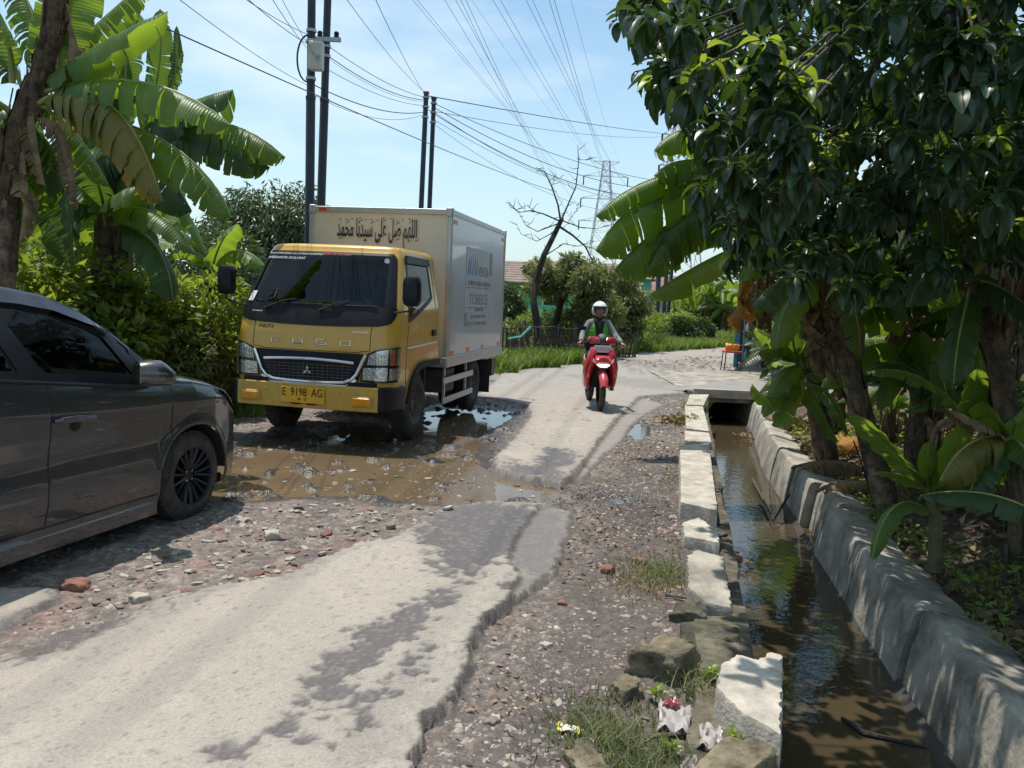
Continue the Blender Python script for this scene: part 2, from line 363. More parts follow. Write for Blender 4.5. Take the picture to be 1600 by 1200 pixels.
th = np.radians(np.linspace(-42, 42, nc)); rr_ = np.concatenate([3.2 * np.exp(np.linspace(0, math.log(21 / 3.2), nr1)), 21 * np.exp(np.linspace(0, math.log(3000 / 21), nr2 + 1))[1:]])
R_, T_ = np.meshgrid(rr_, th, indexing='ij'); gx = (R_ * np.sin(T_)).ravel(); gy = (R_ * np.cos(T_) + APX).ravel()
ge = ground_eval(gx, gy); gc, ac = ground_cols(gx, gy, ge)
nrow = len(rr_)
ii = np.arange(nrow - 1)[:, None] * nc + np.arange(nc - 1)[None, :]; quads = np.stack([ii, ii + nc, ii + nc + 1, ii + 1], -1).reshape(-1, 4)
def vmat(name, rough, nscale, nb, dist, wetness=False):
    m = bpy.data.materials.new(name); m.use_nodes = True; n, l = nodes_of(m); b = n['Principled BSDF']
    a = n.new('ShaderNodeAttribute'); a.attribute_name = 'col'; t = n.new('ShaderNodeTexCoord')
    z = n.new('ShaderNodeTexVoronoi'); z.inputs['Scale'].default_value = nscale; l.new(t.outputs['Object'], z.inputs['Vector'])
    z2 = n.new('ShaderNodeTexNoise'); z2.inputs['Scale'].default_value = nscale * .7; z2.inputs['Detail'].default_value = 6; z2.inputs['Roughness'].default_value = .7; l.new(t.outputs['Object'], z2.inputs['Vector'])
    r = n.new('ShaderNodeMapRange'); r.inputs['From Min'].default_value = .3; r.inputs['From Max'].default_value = .7; r.inputs['To Min'].default_value = .72; r.inputs['To Max'].default_value = 1.22
    l.new(z2.outputs['Fac'], r.inputs[0])
    mu = n.new('ShaderNodeMix'); mu.data_type = 'RGBA'; mu.blend_type = 'MULTIPLY'; mu.inputs[0].default_value = 1
    l.new(a.outputs['Color'], mu.inputs[6]); l.new(r.outputs[0], mu.inputs[7]); l.new(mu.outputs[2], b.inputs['Base Color'])
    ra = n.new('ShaderNodeMapRange'); ra.inputs['From Min'].default_value = 0; ra.inputs['From Max'].default_value = 1; ra.inputs['To Min'].default_value = rough; ra.inputs['To Max'].default_value = .28
    l.new(a.outputs['Alpha'], ra.inputs[0]); l.new(ra.outputs[0], b.inputs['Roughness'])
    bp = n.new('ShaderNodeBump'); bp.inputs['Strength'].default_value = nb; bp.inputs['Distance'].default_value = dist
    ad = n.new('ShaderNodeMath'); l.new(z.outputs['Distance'], ad.inputs[0]); l.new(z2.outputs['Fac'], ad.inputs[1]); l.new(ad.outputs[0], bp.inputs['Height']); l.new(bp.outputs[0], b.inputs['Normal'])
    return m
def colwet(me, col, wet):
    a = me.color_attributes.new('col', 'FLOAT_COLOR', 'POINT'); c = np.ones((len(col), 4), dtype=np.float32); c[:, :3] = np.clip(col, 0, 1); c[:, 3] = wet; a.data.foreach_set('color', c.ravel())
def submesh(name, keep, z, col, wet, m, **k):
    F = quads[keep]; u, inv = np.unique(F, return_inverse=True); me = bpy.data.meshes.new(name)
    setmesh(me, np.stack([gx[u], gy[u], z[u]], 1), inv.reshape(-1, 4)); colwet(me, col[u], wet[u]); me.materials.append(m); smooth(me)
    return tag(ob(name, me), kind='structure')
aq = ge['a'][quads]
wetg = np.clip(np.maximum(sst(ge['pud'], -.3, 0), sst(ge['pud2'], -.25, 0)) + sst(ge['n2'], .6, .8) * .4 * (ge['dl'] < 0), 0, 1) * (ge['grass'] < 0)
gm = vmat('broken ground', .85, 55, .55, .012); am = vmat('dusty asphalt', .82, 130, .35, .005)
submesh('ground', (aq.min(1) < .06), ge['z'], gc, wetg, gm)
submesh('road', (aq.max(1) > -.03) , ge['zr'], ac, sst(ge['worn'], 0, .1) * .35, am)
# big far sheet behind and beside
me = bpy.data.meshes.new('terrain'); setmesh(me, [(-3000, -3000, -1.3), (3000, -3000, -1.3), (3000, 3000, -1.3), (-3000, 3000, -1.3)], [(0, 1, 2, 3)])
me.materials.append(mat('far soil', (.10, .10, .05), .9, var=.3, scale=.2)); tag(ob('terrain', me), kind='structure')
def gz(x, y):
    g = ground_eval(np.array([x], float), np.array([y], float)); return float(g['zr'][0] if g['a'][0] > 0.02 else g['z'][0])

# ---- water
def water(name, rect, z, col, rough, wav, n=24, depthmix=.5, wscale=14):
    m = bpy.data.materials.new(name); m.use_nodes = True; nn, l = nodes_of(m); b = nn['Principled BSDF']
    t = nn.new('ShaderNodeTexCoord'); nz = nn.new('ShaderNodeTexNoise'); nz.inputs['Scale'].default_value = 1.6; nz.inputs['Detail'].default_value = 4; l.new(t.outputs['Object'], nz.inputs['Vector'])
    mx = nn.new('ShaderNodeMix'); mx.data_type = 'RGBA'; mx.inputs[6].default_value = (*[c * .75 for c in col], 1); mx.inputs[7].default_value = (*[c * 1.25 for c in col], 1); l.new(nz.outputs['Fac'], mx.inputs[0]); l.new(mx.outputs[2], b.inputs['Base Color'])
    b.inputs['Roughness'].default_value = rough; b.inputs['IOR'].default_value = 1.36; b.inputs['Specular IOR Level'].default_value = .6
    w = nn.new('ShaderNodeTexNoise'); w.inputs['Scale'].default_value = wscale; w.inputs['Detail'].default_value = 3; l.new(t.outputs['Object'], w.inputs['Vector'])
    bp = nn.new('ShaderNodeBump'); bp.inputs['Strength'].default_value = wav; bp.inputs['Distance'].default_value = .02; l.new(w.outputs['Fac'], bp.inputs['Height']); l.new(bp.outputs[0], b.inputs['Normal'])
    me = bpy.data.meshes.new(name); setmesh(me, [(x, y, z) for x, y in rect], [tuple(range(len(rect)))]); me.materials.append(m)
    return tag(ob(name, me), kind='structure')
def grow(P, e):
    cx = sum(p[0] for p in P) / len(P); cy = sum(p[1] for p in P) / len(P)
    return [(cx + (x - cx) * e, cy + (y - cy) * e) for x, y in P]
water('puddle_water', grow(P1, 1.04), -.034, (.150, .108, .064), .03, .06)
water('puddle_water', grow(P2, 1.2), -.016, (.10, .08, .06), .05, .03)
water('puddle_water', grow(P3, 1.1), -.046, (.10, .08, .06), .05, .03)
water('puddle_water', grow(P4, 1.3), -.022, (.12, .09, .06), .05, .03)
water('puddle_water', grow(P5, 1.3), -.02, (.12, .09, .06), .05, .03)
water('ditch_water', [(DL(DY0 - 2) - .1, DY0 - 2), (DR(DY0 - 2) + .15, DY0 - 2), (DR(15.6) + .2, 15.6), (DL(15.6) - .1, 15.6)], -.5, (.060, .046, .026), .02, .14, wscale=12)

# ================================================================ DITCH WALL, KERB BLOCKS, CULVERT
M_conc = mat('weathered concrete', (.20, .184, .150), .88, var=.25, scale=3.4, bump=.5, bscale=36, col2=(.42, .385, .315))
M_conc2 = mat('stained concrete', (.12, .112, .09), .9, var=.3, scale=3.0, bump=.5, bscale=30, col2=(.36, .33, .27))
M_moss = mat('mossy stone', (.075, .07, .042), .95, var=.4, scale=9, bump=.9, bscale=35, col2=(.17, .15, .10))
M_dark = mat('damp mortar and opening shade', (.05, .045, .038), .9, var=.3, scale=6, bump=.6)
def ragged_block(name, P, top, th, m, parent=None, jag=.006, seed=0, tilt=(0, 0), sub=9, **k):
    """slab with a ragged outline; P is a polygon on the ground, built with real thickness"""
    rnd = random.Random(seed); Q = []
    n = len(P)
    for i in range(n):
        a, b = Vector(P[i]), Vector(P[(i + 1) % n]); L = (b - a).length; kx = max(1, int(L / .022)); nrm = Vector((b.y - a.y, a.x - b.x)).normalized()
        for j in range(kx):
            p = a.lerp(b, j / kx)
            if j: p = p + nrm * rnd.uniform(-jag, jag)
            Q.append(p)
    cx = sum(p.x for p in Q) / len(Q); cy = sum(p.y for p in Q) / len(Q)
    mb = MB(); V = []; nq = len(Q); rings = [(1, top - th), (1.01, top - th * .5), (1, top - .012), (.975, top), (.55, top + .002)]
    for s, z in rings:
        for p in Q:
            q = Vector((cx + (p.x - cx) * s, cy + (p.y - cy) * s)); nz_ = .003 if s > .9 and z < top - .005 else .0006; V.append((q.x - cx + rnd.uniform(-1, 1) * nz_, q.y - cy + rnd.uniform(-1, 1) * nz_, z + tilt[0] * (q.x - cx) + tilt[1] * (q.y - cy) + rnd.uniform(-1, 1) * nz_))
    F = []
    for r in range(len(rings) - 1):
        for i in range(nq): F.append((r * nq + i, r * nq + (i + 1) % nq, (r + 1) * nq + (i + 1) % nq, (r + 1) * nq + i))
    V.append((0, 0, top + .002)); c = len(V) - 1
    for i in range(nq): F.append(((len(rings) - 1) * nq + i, (len(rings) - 1) * nq + (i + 1) % nq, c))
    mb.add(V, F); o = mb.build(name, m, parent, (cx, cy, 0), sm=True); o.data.set_sharp_from_angle(angle=radians(35))
    return tag(o, **k)
GK = 'broken concrete kerb blocks along the drain'
M_kerb = mat('sunbleached kerb concrete', (.37, .335, .275), .88, var=.2, scale=7, bump=.45, bscale=50, col2=(.52, .475, .40))
kb = [
 ([(1120, 1075), (1125, 1040), (1150, 1022), (1185, 1030), (1205, 1018), (1221, 1022), (1220, 1150), (1170, 1120), (1150, 1105)], .10, .42, 'large pale cracked kerb slab nearest the camera, overhanging the drain', 1),
 ([(1073, 875), (1090, 868), (1130, 876), (1145, 940), (1105, 935), (1075, 915)], .085, .16, 'tilted grey-blue shaded kerb slab beside the mossy boulder', 2),
 ([(1062, 695), (1108, 692), (1121, 795), (1064, 782)], .12, .40, 'long clean pale kerb block in the middle of the drain edge', 3),
 ([(1066, 817), (1090, 808), (1122, 828), (1124, 848), (1070, 838)], .06, .18, 'small crumbling kerb fragment behind the tilted grey slab', 4),
 ([(1070, 672), (1108, 676), (1112, 690), (1070, 688)], .09, .3, 'short kerb piece just behind the long clean block', 5),
 ([(1070, 632), (1098, 633), (1108, 672), (1072, 668)], .10, .35, 'striped-shadow kerb block next to the grass tuft', 6),
 ([(1078, 616), (1108, 616), (1100, 632), (1072, 631)], .13, .4, 'farthest kerb block joining the culvert slab', 7)]
for P, top, th, lab, sd_ in kb:
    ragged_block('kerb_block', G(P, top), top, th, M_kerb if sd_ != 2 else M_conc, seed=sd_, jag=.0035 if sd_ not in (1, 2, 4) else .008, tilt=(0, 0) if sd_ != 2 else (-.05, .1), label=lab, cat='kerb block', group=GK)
# masonry footing of the left side: dark damp strip under the blocks
mb = MB(); ys = np.linspace(.2, 14.6, 60)
V = []
for y in ys:
    j = random.uniform(-.03, .03); x = DL(y)
    V += [(x - .34, y, -.30), (x - .30 + j, y, .005 + random.uniform(-.03, .02)), (x - .03 + j * .6, y, -.01 + random.uniform(-.05, .02)), (x + .03 + j * .4, y, -.4), (x + .05, y, -.85)]
F = [(i * 5 + k, i * 5 + k + 1, (i + 1) * 5 + k + 1, (i + 1) * 5 + k) for i in range(59) for k in range(4)]
mb.add(V, F); w1 = mb.build('drain_edge_wall', M_moss, sm=True); tag(w1, 'low mossy masonry wall on the road side of the drain', 'wall')
# right wall: precast panels
dw = empty('drain_wall', (0, 0, 0), label='sloping precast concrete drain wall on the far side of the water', cat='wall')
pys = [.3, 1.75, 3.0, 4.42, 5.65, 6.9, 7.75, 8.6, 9.7, 10.9, 12.2, 13.4, 14.55]
for i in range(len(pys) - 1):
    y0, y1 = pys[i] + .012, pys[i + 1] - .012; mb = MB(); V = []; k = 9; rn = random.Random(i); off = rn.uniform(-.02, .03) + (.10 if i in (5,) else 0); lift = rn.uniform(-.01, .015)
    for j in range(k):
        y = y0 + (y1 - y0) * j / (k - 1); x = DR(y) + off; r_ = lambda s=.004: rn.uniform(-s, s)
        V += [(x - .03, y, -.9), (x, y, -.52), (x + .035 + r_(), y, -.30 + lift), (x + .075 + r_(), y, -.115 + lift), (x + .095, y, -.078 + lift + r_()), (x + .13, y, -.070 + lift), (x + .27 + r_(), y, -.095 + lift), (x + .42 + r_(.02), y, -.125 + lift), (x + .46, y, -.5)]
    n = 9; F = [(a * n + b, a * n + b + 1, (a + 1) * n + b + 1, (a + 1) * n + b) for a in range(k - 1) for b in range(n - 1)]
    F += [tuple(range(n))[::-1], tuple((k - 1) * n + q for q in range(n))]
    mb.add(V, F); mb.build('panel', M_conc2 if i < 3 else M_conc, dw, sm=True)
# footing strip in the water along the wall
mb = MB(); mb.add([(DR(y) - .07 - random.uniform(0, .03), y, -.56) if s else (DR(y) + .02, y, -.46) for y in ys for s in (1, 0)], [(i * 2, i * 2 + 1, i * 2 + 3, i * 2 + 2) for i in range(59)])
mb.build('footing', M_dark, dw, sm=True)
# culvert
cv = empty('culvert', (0, 0, 0), label='concrete culvert carrying the side lane over the drain', cat='culvert')
yc = 14.6
def cbox(n, x0, x1, y0, y1, z0, z1, m): MB().box(((x0 + x1) / 2, (y0 + y1) / 2, (z0 + z1) / 2), (x1 - x0, y1 - y0, z1 - z0)).build(n, m, cv, bevel=.015)
cbox('slab', 3.1, 7.4, yc + .05, yc + 4.3, -.12, .07, M_conc); cbox('lip', 3.2, 7.3, yc - .03, yc + .045, -.04, .12, M_kerb)
cbox('side_wall', 3.2, 3.47, yc - .02, yc + 4.2, -.9, -.125, M_conc2); cbox('side_wall', 4.22, 4.6, yc, yc + 4.2, -.9, -.125, M_conc2)
cbox('back_wall', 3.475, 4.215, yc + 3.8, yc + 4.1, -.9, -.125, M_dark)  # dark sheet closing the culvert, stands for the shade inside its opening
lane = MB().add([(3.08, 14.66, .078), (7.9, 14.66, .078), (11, 18.6, .078), (5.4, 19.2, .06), (3.2, 18.2, -.03), (2.3, 16.8, -.05), (2.2, 15.6, -.08), (2.85, 14.75, -.11)], [(0, 1, 2, 3), (0, 3, 4, 5), (0, 5, 6, 7)]).build('side_lane', mat('grey lane asphalt', (.24, .225, .21), .85, var=.12, scale=3, bump=.3, bscale=120)); tag(lane, kind='structure')
# ================================================================ TRUCK
M_yel = mat('truck yellow paint', (.60, .345, .028), .32, var=.06, scale=3, coat=.5, col2=(.60, .345, .05), dirt=((.17, .125, .085), .35, 1.25, .45))
M_yel2 = mat('bumper yellow paint', (.54, .34, .06), .42, var=.08, scale=6, coat=.2, dirt=((.17, .125, .085), .3, 1.0, .5))
M_blk = mat('black plastic', (.012, .013, .017), .40, var=.2, scale=10, spec=.22)
M_blkm = mat('black matt rubber', (.02, .019, .018), .8, var=.25, scale=12, bump=.2)
M_tyre = mat('tyre rubber', (.032, .029, .026), .85, var=.25, scale=14, bump=.3, col2=(.07, .06, .05))
M_chr = mat('chrome', (.75, .75, .76), .12, 1.0, var=.03)
M_alu = mat('dull aluminium', (.46, .47, .48), .35, .55, var=.08, scale=5)
M_frame = mat('chassis grey', (.06, .06, .062), .6, var=.3, scale=8)
M_rim = mat('dusty steel rim', (.10, .097, .09), .6, .3, var=.25, scale=12)
M_boxw = mat('box cream panel', (.62, .585, .48), .38, var=.04, scale=2, coat=.2, col2=(.66, .62, .52), dirt=((.25, .2, .15), -.9, 1.6, .5))
M_boxs = mat('box silver side panel', (.50, .53, .56), .30, .15, var=.05, scale=1.5, coat=.35, dirt=((.22, .18, .14), -.9, .6, .6))
M_glass = glassmat('tinted windscreen', (.20, .26, .29), -.0, ior=1.52)
M_gdark = glassmat('dark window tint', (.05, .055, .06), -.02, ior=1.38)
M_int = mat('cab interior', (.035, .035, .04), .8)
M_amb = mat('amber lens', (.75, .30, .02), .2, coat=.6, var=.1, scale=20)
M_red = mat('red lens', (.55, .05, .03), .25, coat=.5)
M_orr = mat('orange reflector', (.70, .22, .08), .4)
M_lens = glassmat('clear lamp lens', (.92, .94, .95), .05)
M_lampin = mat('lamp reflector', (.72, .74, .76), .18, .9, var=.1, scale=25, bump=.3, bscale=40)
M_plate = mat('yellow number plate', (.72, .38, .02), .45)
M_ink = mat('black ink', (.012, .012, .012), .5)
M_wht = mat('white print', (.75, .75, .75), .5)
M_redt = mat('red print', (.5, .02, .03), .5)
M_blu = mat('blue print', (.08, .30, .55), .5)
M_grt = mat('grey ghost print', (.20, .21, .22), .6)
M_cream = mat('cream stripe', (.62, .60, .52), .4)
def text(s, name, size, m, parent, loc, rot, w=None, ext=.001, align='CENTER', shear=0, sp=1):
    c = bpy.data.curves.new(name, 'FONT'); c.body = s; c.size = size; c.extrude = ext; c.align_x = align; c.align_y = 'CENTER'; c.shear = shear; c.space_character = sp
    c.resolution_u = 3; c.offset = .0035 if name == 'calligraphy' else 0; t_ = bpy.data.objects.new(name, c); C.objects.link(t_); bpy.context.view_layer.update()
    me = bpy.data.meshes.new_from_object(t_); C.objects.unlink(t_); bpy.data.objects.remove(t_); me.materials.clear(); me.materials.append(m)
    if w:
        xs = [v.co.x for v in me.vertices]; k = w / max(1e-3, max(xs) - min(xs))
        for v in me.vertices: v.co.x *= k
    o = ob(name, me, parent, loc); o.rotation_euler = rot; o['kind'] = 'stuff'
    return o
def wheel(name, parent, loc, R, w, rimr, side=1, spokes=0, dual=False, m_rim=None, lab=None, turn=0):
    """axle along local x; side=+1 outer face towards +x"""
    h = bpy.data.objects.new(name, None); C.objects.link(h); h.parent = parent; h.location = loc; h.rotation_euler = (0, 0, turn)
    s = side; mb = MB()
    pr = [(rimr, -w / 2), (rimr + .02, -w / 2 - .004), (R - .05, -w / 2), (R - .012, -w / 2 + .02), (R, -w / 2 + .04), (R, w / 2 - .04), (R - .012, w / 2 - .02), (R - .05, w / 2), (rimr + .02, w / 2 + .004), (rimr, w / 2), (rimr - .005, 0)]
    mb.lathe(pr, (0, 0, 0), axis=0, n=40); nb = 40
    for k in range(nb):                                    # tread blocks
        a = 2 * pi * k / nb
        for q in (-.32, 0, .32):
            Rm = Matrix.Rotation(a, 3, 'X'); mb.box(Rm @ Vector((q * (w - .05), 0, R)), (w * .2, 2 * pi * R / nb * .7, .012), Rm)
    mb.build('tyre', M_tyre, h, sm=True)
    mb = MB(); mr = m_rim or M_rim
    if not spokes:
        d = [(.0, s * w * .30), (.055, s * w * .30), (.06, s * w * .12), (rimr * .62, s * w * .05), (rimr * .70, s * w * .16), (rimr * .86, s * w * .20), (rimr * .93, s * w * .30), (rimr, s * w * .50), (rimr + .012, s * w * .5)]
        mb.lathe(d, (0, 0, 0), axis=0, n=36)
        for k in range(6):
            a = 2 * pi * k / 6; mb.tube([(s * w * .08, cos(a) * .085, sin(a) * .085), (s * w * .2, cos(a) * .085, sin(a) * .085)], .011, 6)
        for k in range(10):
            a = 2 * pi * (k + .5) / 10; mb.tube([(s * w * .165, cos(a) * rimr * .78, sin(a) * rimr * .78), (s * w * .19, cos(a) * rimr * .78, sin(a) * rimr * .78)], .02, 8, mi=1)
    else:
        mb.lathe([(rimr - .03, -w * .4), (rimr - .022, s * w * .2), (rimr - .012, s * w * .46), (rimr + .004, s * w * .5)], (0, 0, 0), axis=0, n=40)
        mb.lathe([(0, s * w * .30), (.035, s * w * .31), (.06, s * w * .27), (.065, 0)], (0, 0, 0), axis=0, n=24)
        mb.lathe([(.05, -s * w * .1), (rimr * .8, -s * w * .12)], (0, 0, 0), axis=0, n=24, mi=1)
        for k in range(spokes):
            for dlt in (-.13, .13):
                a = 2 * pi * k / spokes + dlt * .8; a2 = 2 * pi * k / spokes + dlt * 1.25
                p0 = Vector((s * w * .27, cos(a) * .05, sin(a) * .05)); p1 = Vector((s * w * .40, cos(a2) * (rimr - .012), sin(a2) * (rimr - .012)))
                mb.tube([p0, p0.lerp(p1, .5) + Vector((s * .006, 0, 0)), p1], [.017, .014, .016], 6, ell=.7)
        for k in range(4):
            a = 2 * pi * (k + .5) / 4; mb.tube([(s * w * .25, cos(a) * .04, sin(a) * .04), (s * w * .33, cos(a) * .04, sin(a) * .04)], .007, 6, mi=2)
    mb.build('rim', [mr, M_blkm, M_chr], h, sm=True)
    if dual:
        m2 = MB(); m2.lathe([(rimr, -w / 2), (R - .03, -w / 2), (R, -w / 2 + .04), (R, w / 2 - .04), (R - .03, w / 2), (rimr, w / 2), (rimr, -w / 2)], (-s * (w + .04), 0, 0), axis=0, n=32); m2.build('inner_tyre', M_tyre, h, sm=True)
    return h
TX, TY, TYAW = -1.828, 9.102, .199
truck = empty('box_truck', (TX, TY, 0), -TYAW, label='yellow cab-over light truck with cream and silver box body standing in the puddle', cat='truck')
# --- cab surface
C0, R0 = .64, .20; L0 = R0 * pi / 2
def ipl(z, T): return float(np.interp(z, [t[0] for t in T], [t[1] for t in T]))
BF = [(.38, -.93), (.62, -.945), (.95, -.945), (1.12, -.925), (1.25, -.885), (1.4, -.82), (1.92, -.50), (1.97, -.44)]
HW = [(.38, .845), (.9, .86), (1.2, .86), (1.35, .85), (1.95, .745), (2.0, .72)]
BACK = .62
def cabS(s, z, off=0.0):
    w = ipl(z, HW); b0 = ipl(z, BF); r = R0 * (w / .86); c = w - r; sg = 1 if s >= 0 else -1; q = abs(s)
    if q <= C0:
        t = q / C0; a = c * t; b = b0 + .045 * t * t; n = Vector((.10 * t, -1, 0))
    elif q <= C0 + L0:
        th_ = (q - C0) / L0 * (pi / 2) ; a = c + r * sin(th_); b = b0 + .045 + r * (1 - cos(th_)); n = Vector((sin(th_) + .1 * (1 - sin(th_)), -cos(th_), 0))
    else:
        a = w; b = b0 + .045 + r + (q - C0 - L0); n = Vector((1, 0, 0))
    dz = .01; db = (ipl(z + dz, BF) - ipl(z - dz, BF)) / (2 * dz); n.z = db * max(0, -n.y) + .06; n.normalize()
    return Vector((sg * (a + n.x * off), b + n.y * off, z + n.z * off))
def sideS(b, z, off=0.0): return Vector((ipl(z, HW) + off, b, z))
def bstart(z): return ipl(z, BF) + .045 + R0 * (ipl(z, HW) / .86)
def patch(surf, bot, top, name, m, off=.004, thick=.006, nu=24, nv=10, parent=None, hole=None, skirt=True, midbow=None, mirror=False, bevel=0):
    def along(P, t):
        d = [0.0]
        for i in range(len(P) - 1): d.append(d[-1] + math.dist(P[i], P[i + 1]))
        x = t * d[-1]
        return (float(np.interp(x, d, [p[0] for p in P])), float(np.interp(x, d, [p[1] for p in P])))
    V = []; F = []
    for j in range(nv + 1):
        for i in range(nu + 1):
            b_ = along(bot, i / nu); t_ = along(top, i / nu); k = j / nv; V.append(surf(b_[0] + (t_[0] - b_[0]) * k, b_[1] + (t_[1] - b_[1]) * k, off))
    for j in range(nv):
        for i in range(nu):
            if hole and hole[0] <= i < nu - hole[0] and hole[1] <= j < nv - hole[2]: continue
            a = j * (nu + 1) + i; F.append((a, a + 1, a + nu + 2, a + nu + 1))
    if skirt:
        n0 = len(V); rim = [i for i in range(nu + 1)] + [j * (nu + 1) + nu for j in range(1, nv + 1)] + [nv * (nu + 1) + i for i in range(nu - 1, -1, -1)] + [j * (nu + 1) for j in range(nv - 1, 0, -1)]
        cen = sum((Vector(v) for v in V), Vector()) / len(V)
        def inn(idx):
            j, i = divmod(idx, nu + 1); b_ = along(bot, i / nu); t_ = along(top, i / nu); k = j / nv
            return surf(b_[0] + (t_[0] - b_[0]) * k, b_[1] + (t_[1] - b_[1]) * k, off - thick)
        V += [inn(i) for i in rim]; n = len(rim)
        for i in range(n): F.append((rim[i], rim[(i + 1) % n], n0 + (i + 1) % n, n0 + i))
    if mirror: V = [Vector((-v[0], v[1], v[2])) for v in V]
    return MB().add(V, F).build(name, m, parent, sm=True)
# shell
cols_ = list(np.linspace(0, C0, 17)) + list(np.linspace(C0, C0 + L0, 9))[1:]
zl = .60
def colpos(ci, z):
    nF = len(cols_)
    if ci < nF: return cabS(cols_[ci], z)
    t = (ci - nF + 1) / 22; bs = bstart(z); return sideS(bs + (BACK - bs) * t, z)
def zbot(ci):
    nF = len(cols_)
    if ci < nF: return .62 if ci < 17 else .62 - .2 * (ci - 16) / 8
    t = (ci - nF + 1) / 22; b = -.66 + (BACK + .66) * t
    if b < -.40: return .42
    d = b - .0
    if d < 0: return max(.42, .36 + sqrt(max(0, .43 ** 2 - d * d)))
    return .79
mb = MB(); NZ = 46
ncol = len(cols_) + 22; V = []; idx = {}
for sgn in (1, -1):
    for ci in range(ncol):
        zb = zbot(ci)
        for j in range(NZ + 1):
            z = zb + (1.955 - zb) * j / NZ; p = colpos(ci, z); V.append((sgn * p.x, p.y, p.z)); idx[(sgn, ci, j)] = len(V) - 1
F = []
def inwin(ci, j):
    zb = zbot(ci); z = zb + (1.955 - zb) * (j + .5) / NZ
    if ci < len(cols_) - 1: 
        return 1.40 < z < 1.88 and cols_[ci] < .70
    p = colpos(ci, z); b = p.y
    if -.44 < b < .34 and z < 1.84:
        lo = np.interp(b, [-.44, -.40, .38], [1.28, 1.30, 1.52]); fr = np.interp(z, [1.3, 1.85], [-.44, -.30])
        return z > lo + .04 and b > fr + .02
    return False
for sgn in (1, -1):
    for ci in range(ncol - 1):
        for j in range(NZ):
            if inwin(ci, j): continue
            F.append((idx[(sgn, ci, j)], idx[(sgn, ci + 1, j)], idx[(sgn, ci + 1, j + 1)], idx[(sgn, ci, j + 1)]))
# roof cap rings
def ring(inset, z):
    out = []
    for sgn, rng in ((1, range(ncol)), (-1, range(ncol - 1, 0, -1))):
        for ci in rng:
            p = colpos(ci, 1.955); cx, cy = 0, .06
            out.append((sgn * p.x * (1 - inset), cy + (p.y - cy) * (1 - inset), z))
    return out
rings = [ring(0, 1.955), ring(.015, 1.978), ring(.05, 1.998), ring(.12, 2.010), ring(.35, 2.022), ring(.7, 2.028), ring(.97, 2.03)]
n = len(rings[0]); o0 = len(V)
for r_ in rings: V += r_
for k in range(len(rings) - 1):
    for i in range(n): F.append((o0 + k * n + i, o0 + k * n + (i + 1) % n, o0 + (k + 1) * n + (i + 1) % n, o0 + (k + 1) * n + i))
mb.add(V, F); mb.add([(x, BACK, z) for x in (-.84, .84) for z in (.8, 1.25)] + [(x, BACK, z) for x in (-.76, .76) for z in (1.94,)], [(0, 2, 3, 1), (1, 3, 5, 4)])
mb.build('cab', M_yel, truck, sm=True, weld=True)
# windscreen: black panel and frit, glass, stickers
Z0, Z1 = 1.365, 1.93
patch(cabS, [(-.83, Z0), (.83, Z0)], [(-.80, Z1 - .06), (-.76, Z1), (.76, Z1), (.80, Z1 - .06)], 'windscreen_surround', M_blk, .007, .01, 40, 22, truck, hole=(2, 1, 1))
patch(cabS, [(-.80, Z0 + .01), (.80, Z0 + .01)], [(-.77, Z1 - .03), (-.72, Z1 - .01), (.72, Z1 - .01), (.77, Z1 - .03)], 'windscreen', M_glass, .003, .004, 40, 16, truck)
patch(cabS, [(-.83, 1.30), (-.78, 1.235), (-.66, 1.205), (-.3, 1.19), (0, 1.187), (.3, 1.19), (.66, 1.205), (.78, 1.235), (.83, 1.30)], [(-.84, 1.385), (.84, 1.385)], 'lower_windscreen_panel', M_blk, .009, .012, 44, 8, truck)
# hood seams
for a in (-1, 1):
    MB().tube([cabS(a * .60, z, .002) for z in np.linspace(1.2, .97, 8)] , .0028, 5).build('panel_seam', M_blk, truck)
MB().tube([cabS(a, .945 if abs(a) < .5 else .96, .002) for a in np.linspace(-.6, .6, 20)], .003, 5).build('panel_seam', M_blk, truck)
# grille
patch(cabS, [(-.50, .66), (-.3, .60), (.3, .60), (.50, .66)], [(-.58, .935), (.58, .935)], 'grille_recess', M_blk, .006, .015, 24, 8, truck)
g = MB()
for k in range(6):
    z = .655 + .03 * k; g.tube([cabS(a, z, .012) for a in np.linspace(-.40 - k * .012, .40 + k * .012, 12)], .005, 5)
for k in range(17):
    a = -.4 + .05 * k; g.tube([cabS(a, z, .012) for z in (.645, .82)], .004, 5)
g.build('grille_mesh', M_frame, truck)
ch = MB()
def sw(P, r, n=8, ell=1): ch.tube(P, r, n, ell=ell)
sw([cabS(a, z, .018) for a, z in [(-.57, .93), (-.54, .86), (-.49, .73), (-.44, .675), (-.36, .645), (-.2, .635), (0, .632), (.2, .635), (.36, .645), (.44, .675), (.49, .73), (.54, .86), (.57, .93)]], .019)
sw([cabS(a, z, .012) for a, z in [(-.49, .67), (-.38, .615), (0, .605), (.38, .615), (.49, .67)]], .018)
sw([cabS(a, .862 - .02 * (a / .45) ** 2, .022) for a in np.linspace(-.46, .46, 14)], .017)
ch.build('grille_chrome', M_chr, truck, sm=True)
em = MB()
for k in range(3):
    th_ = pi / 2 + k * 2 * pi / 3; u = Vector((cos(th_), sin(th_))); w_ = Vector((-u.y, u.x)); s_ = .052
    P = [u * 0, u * s_ * .5 * 1.0 + w_ * s_ * .29, u * s_, u * s_ * .5 - w_ * s_ * .29]
    y0 = cabS(0, .74, .02).y
    em.prism([(p.x, p.y + .745) for p in P], 1, y0 - .008, y0 + .004)
em.build('emblem', M_chr, truck, bevel=.001)
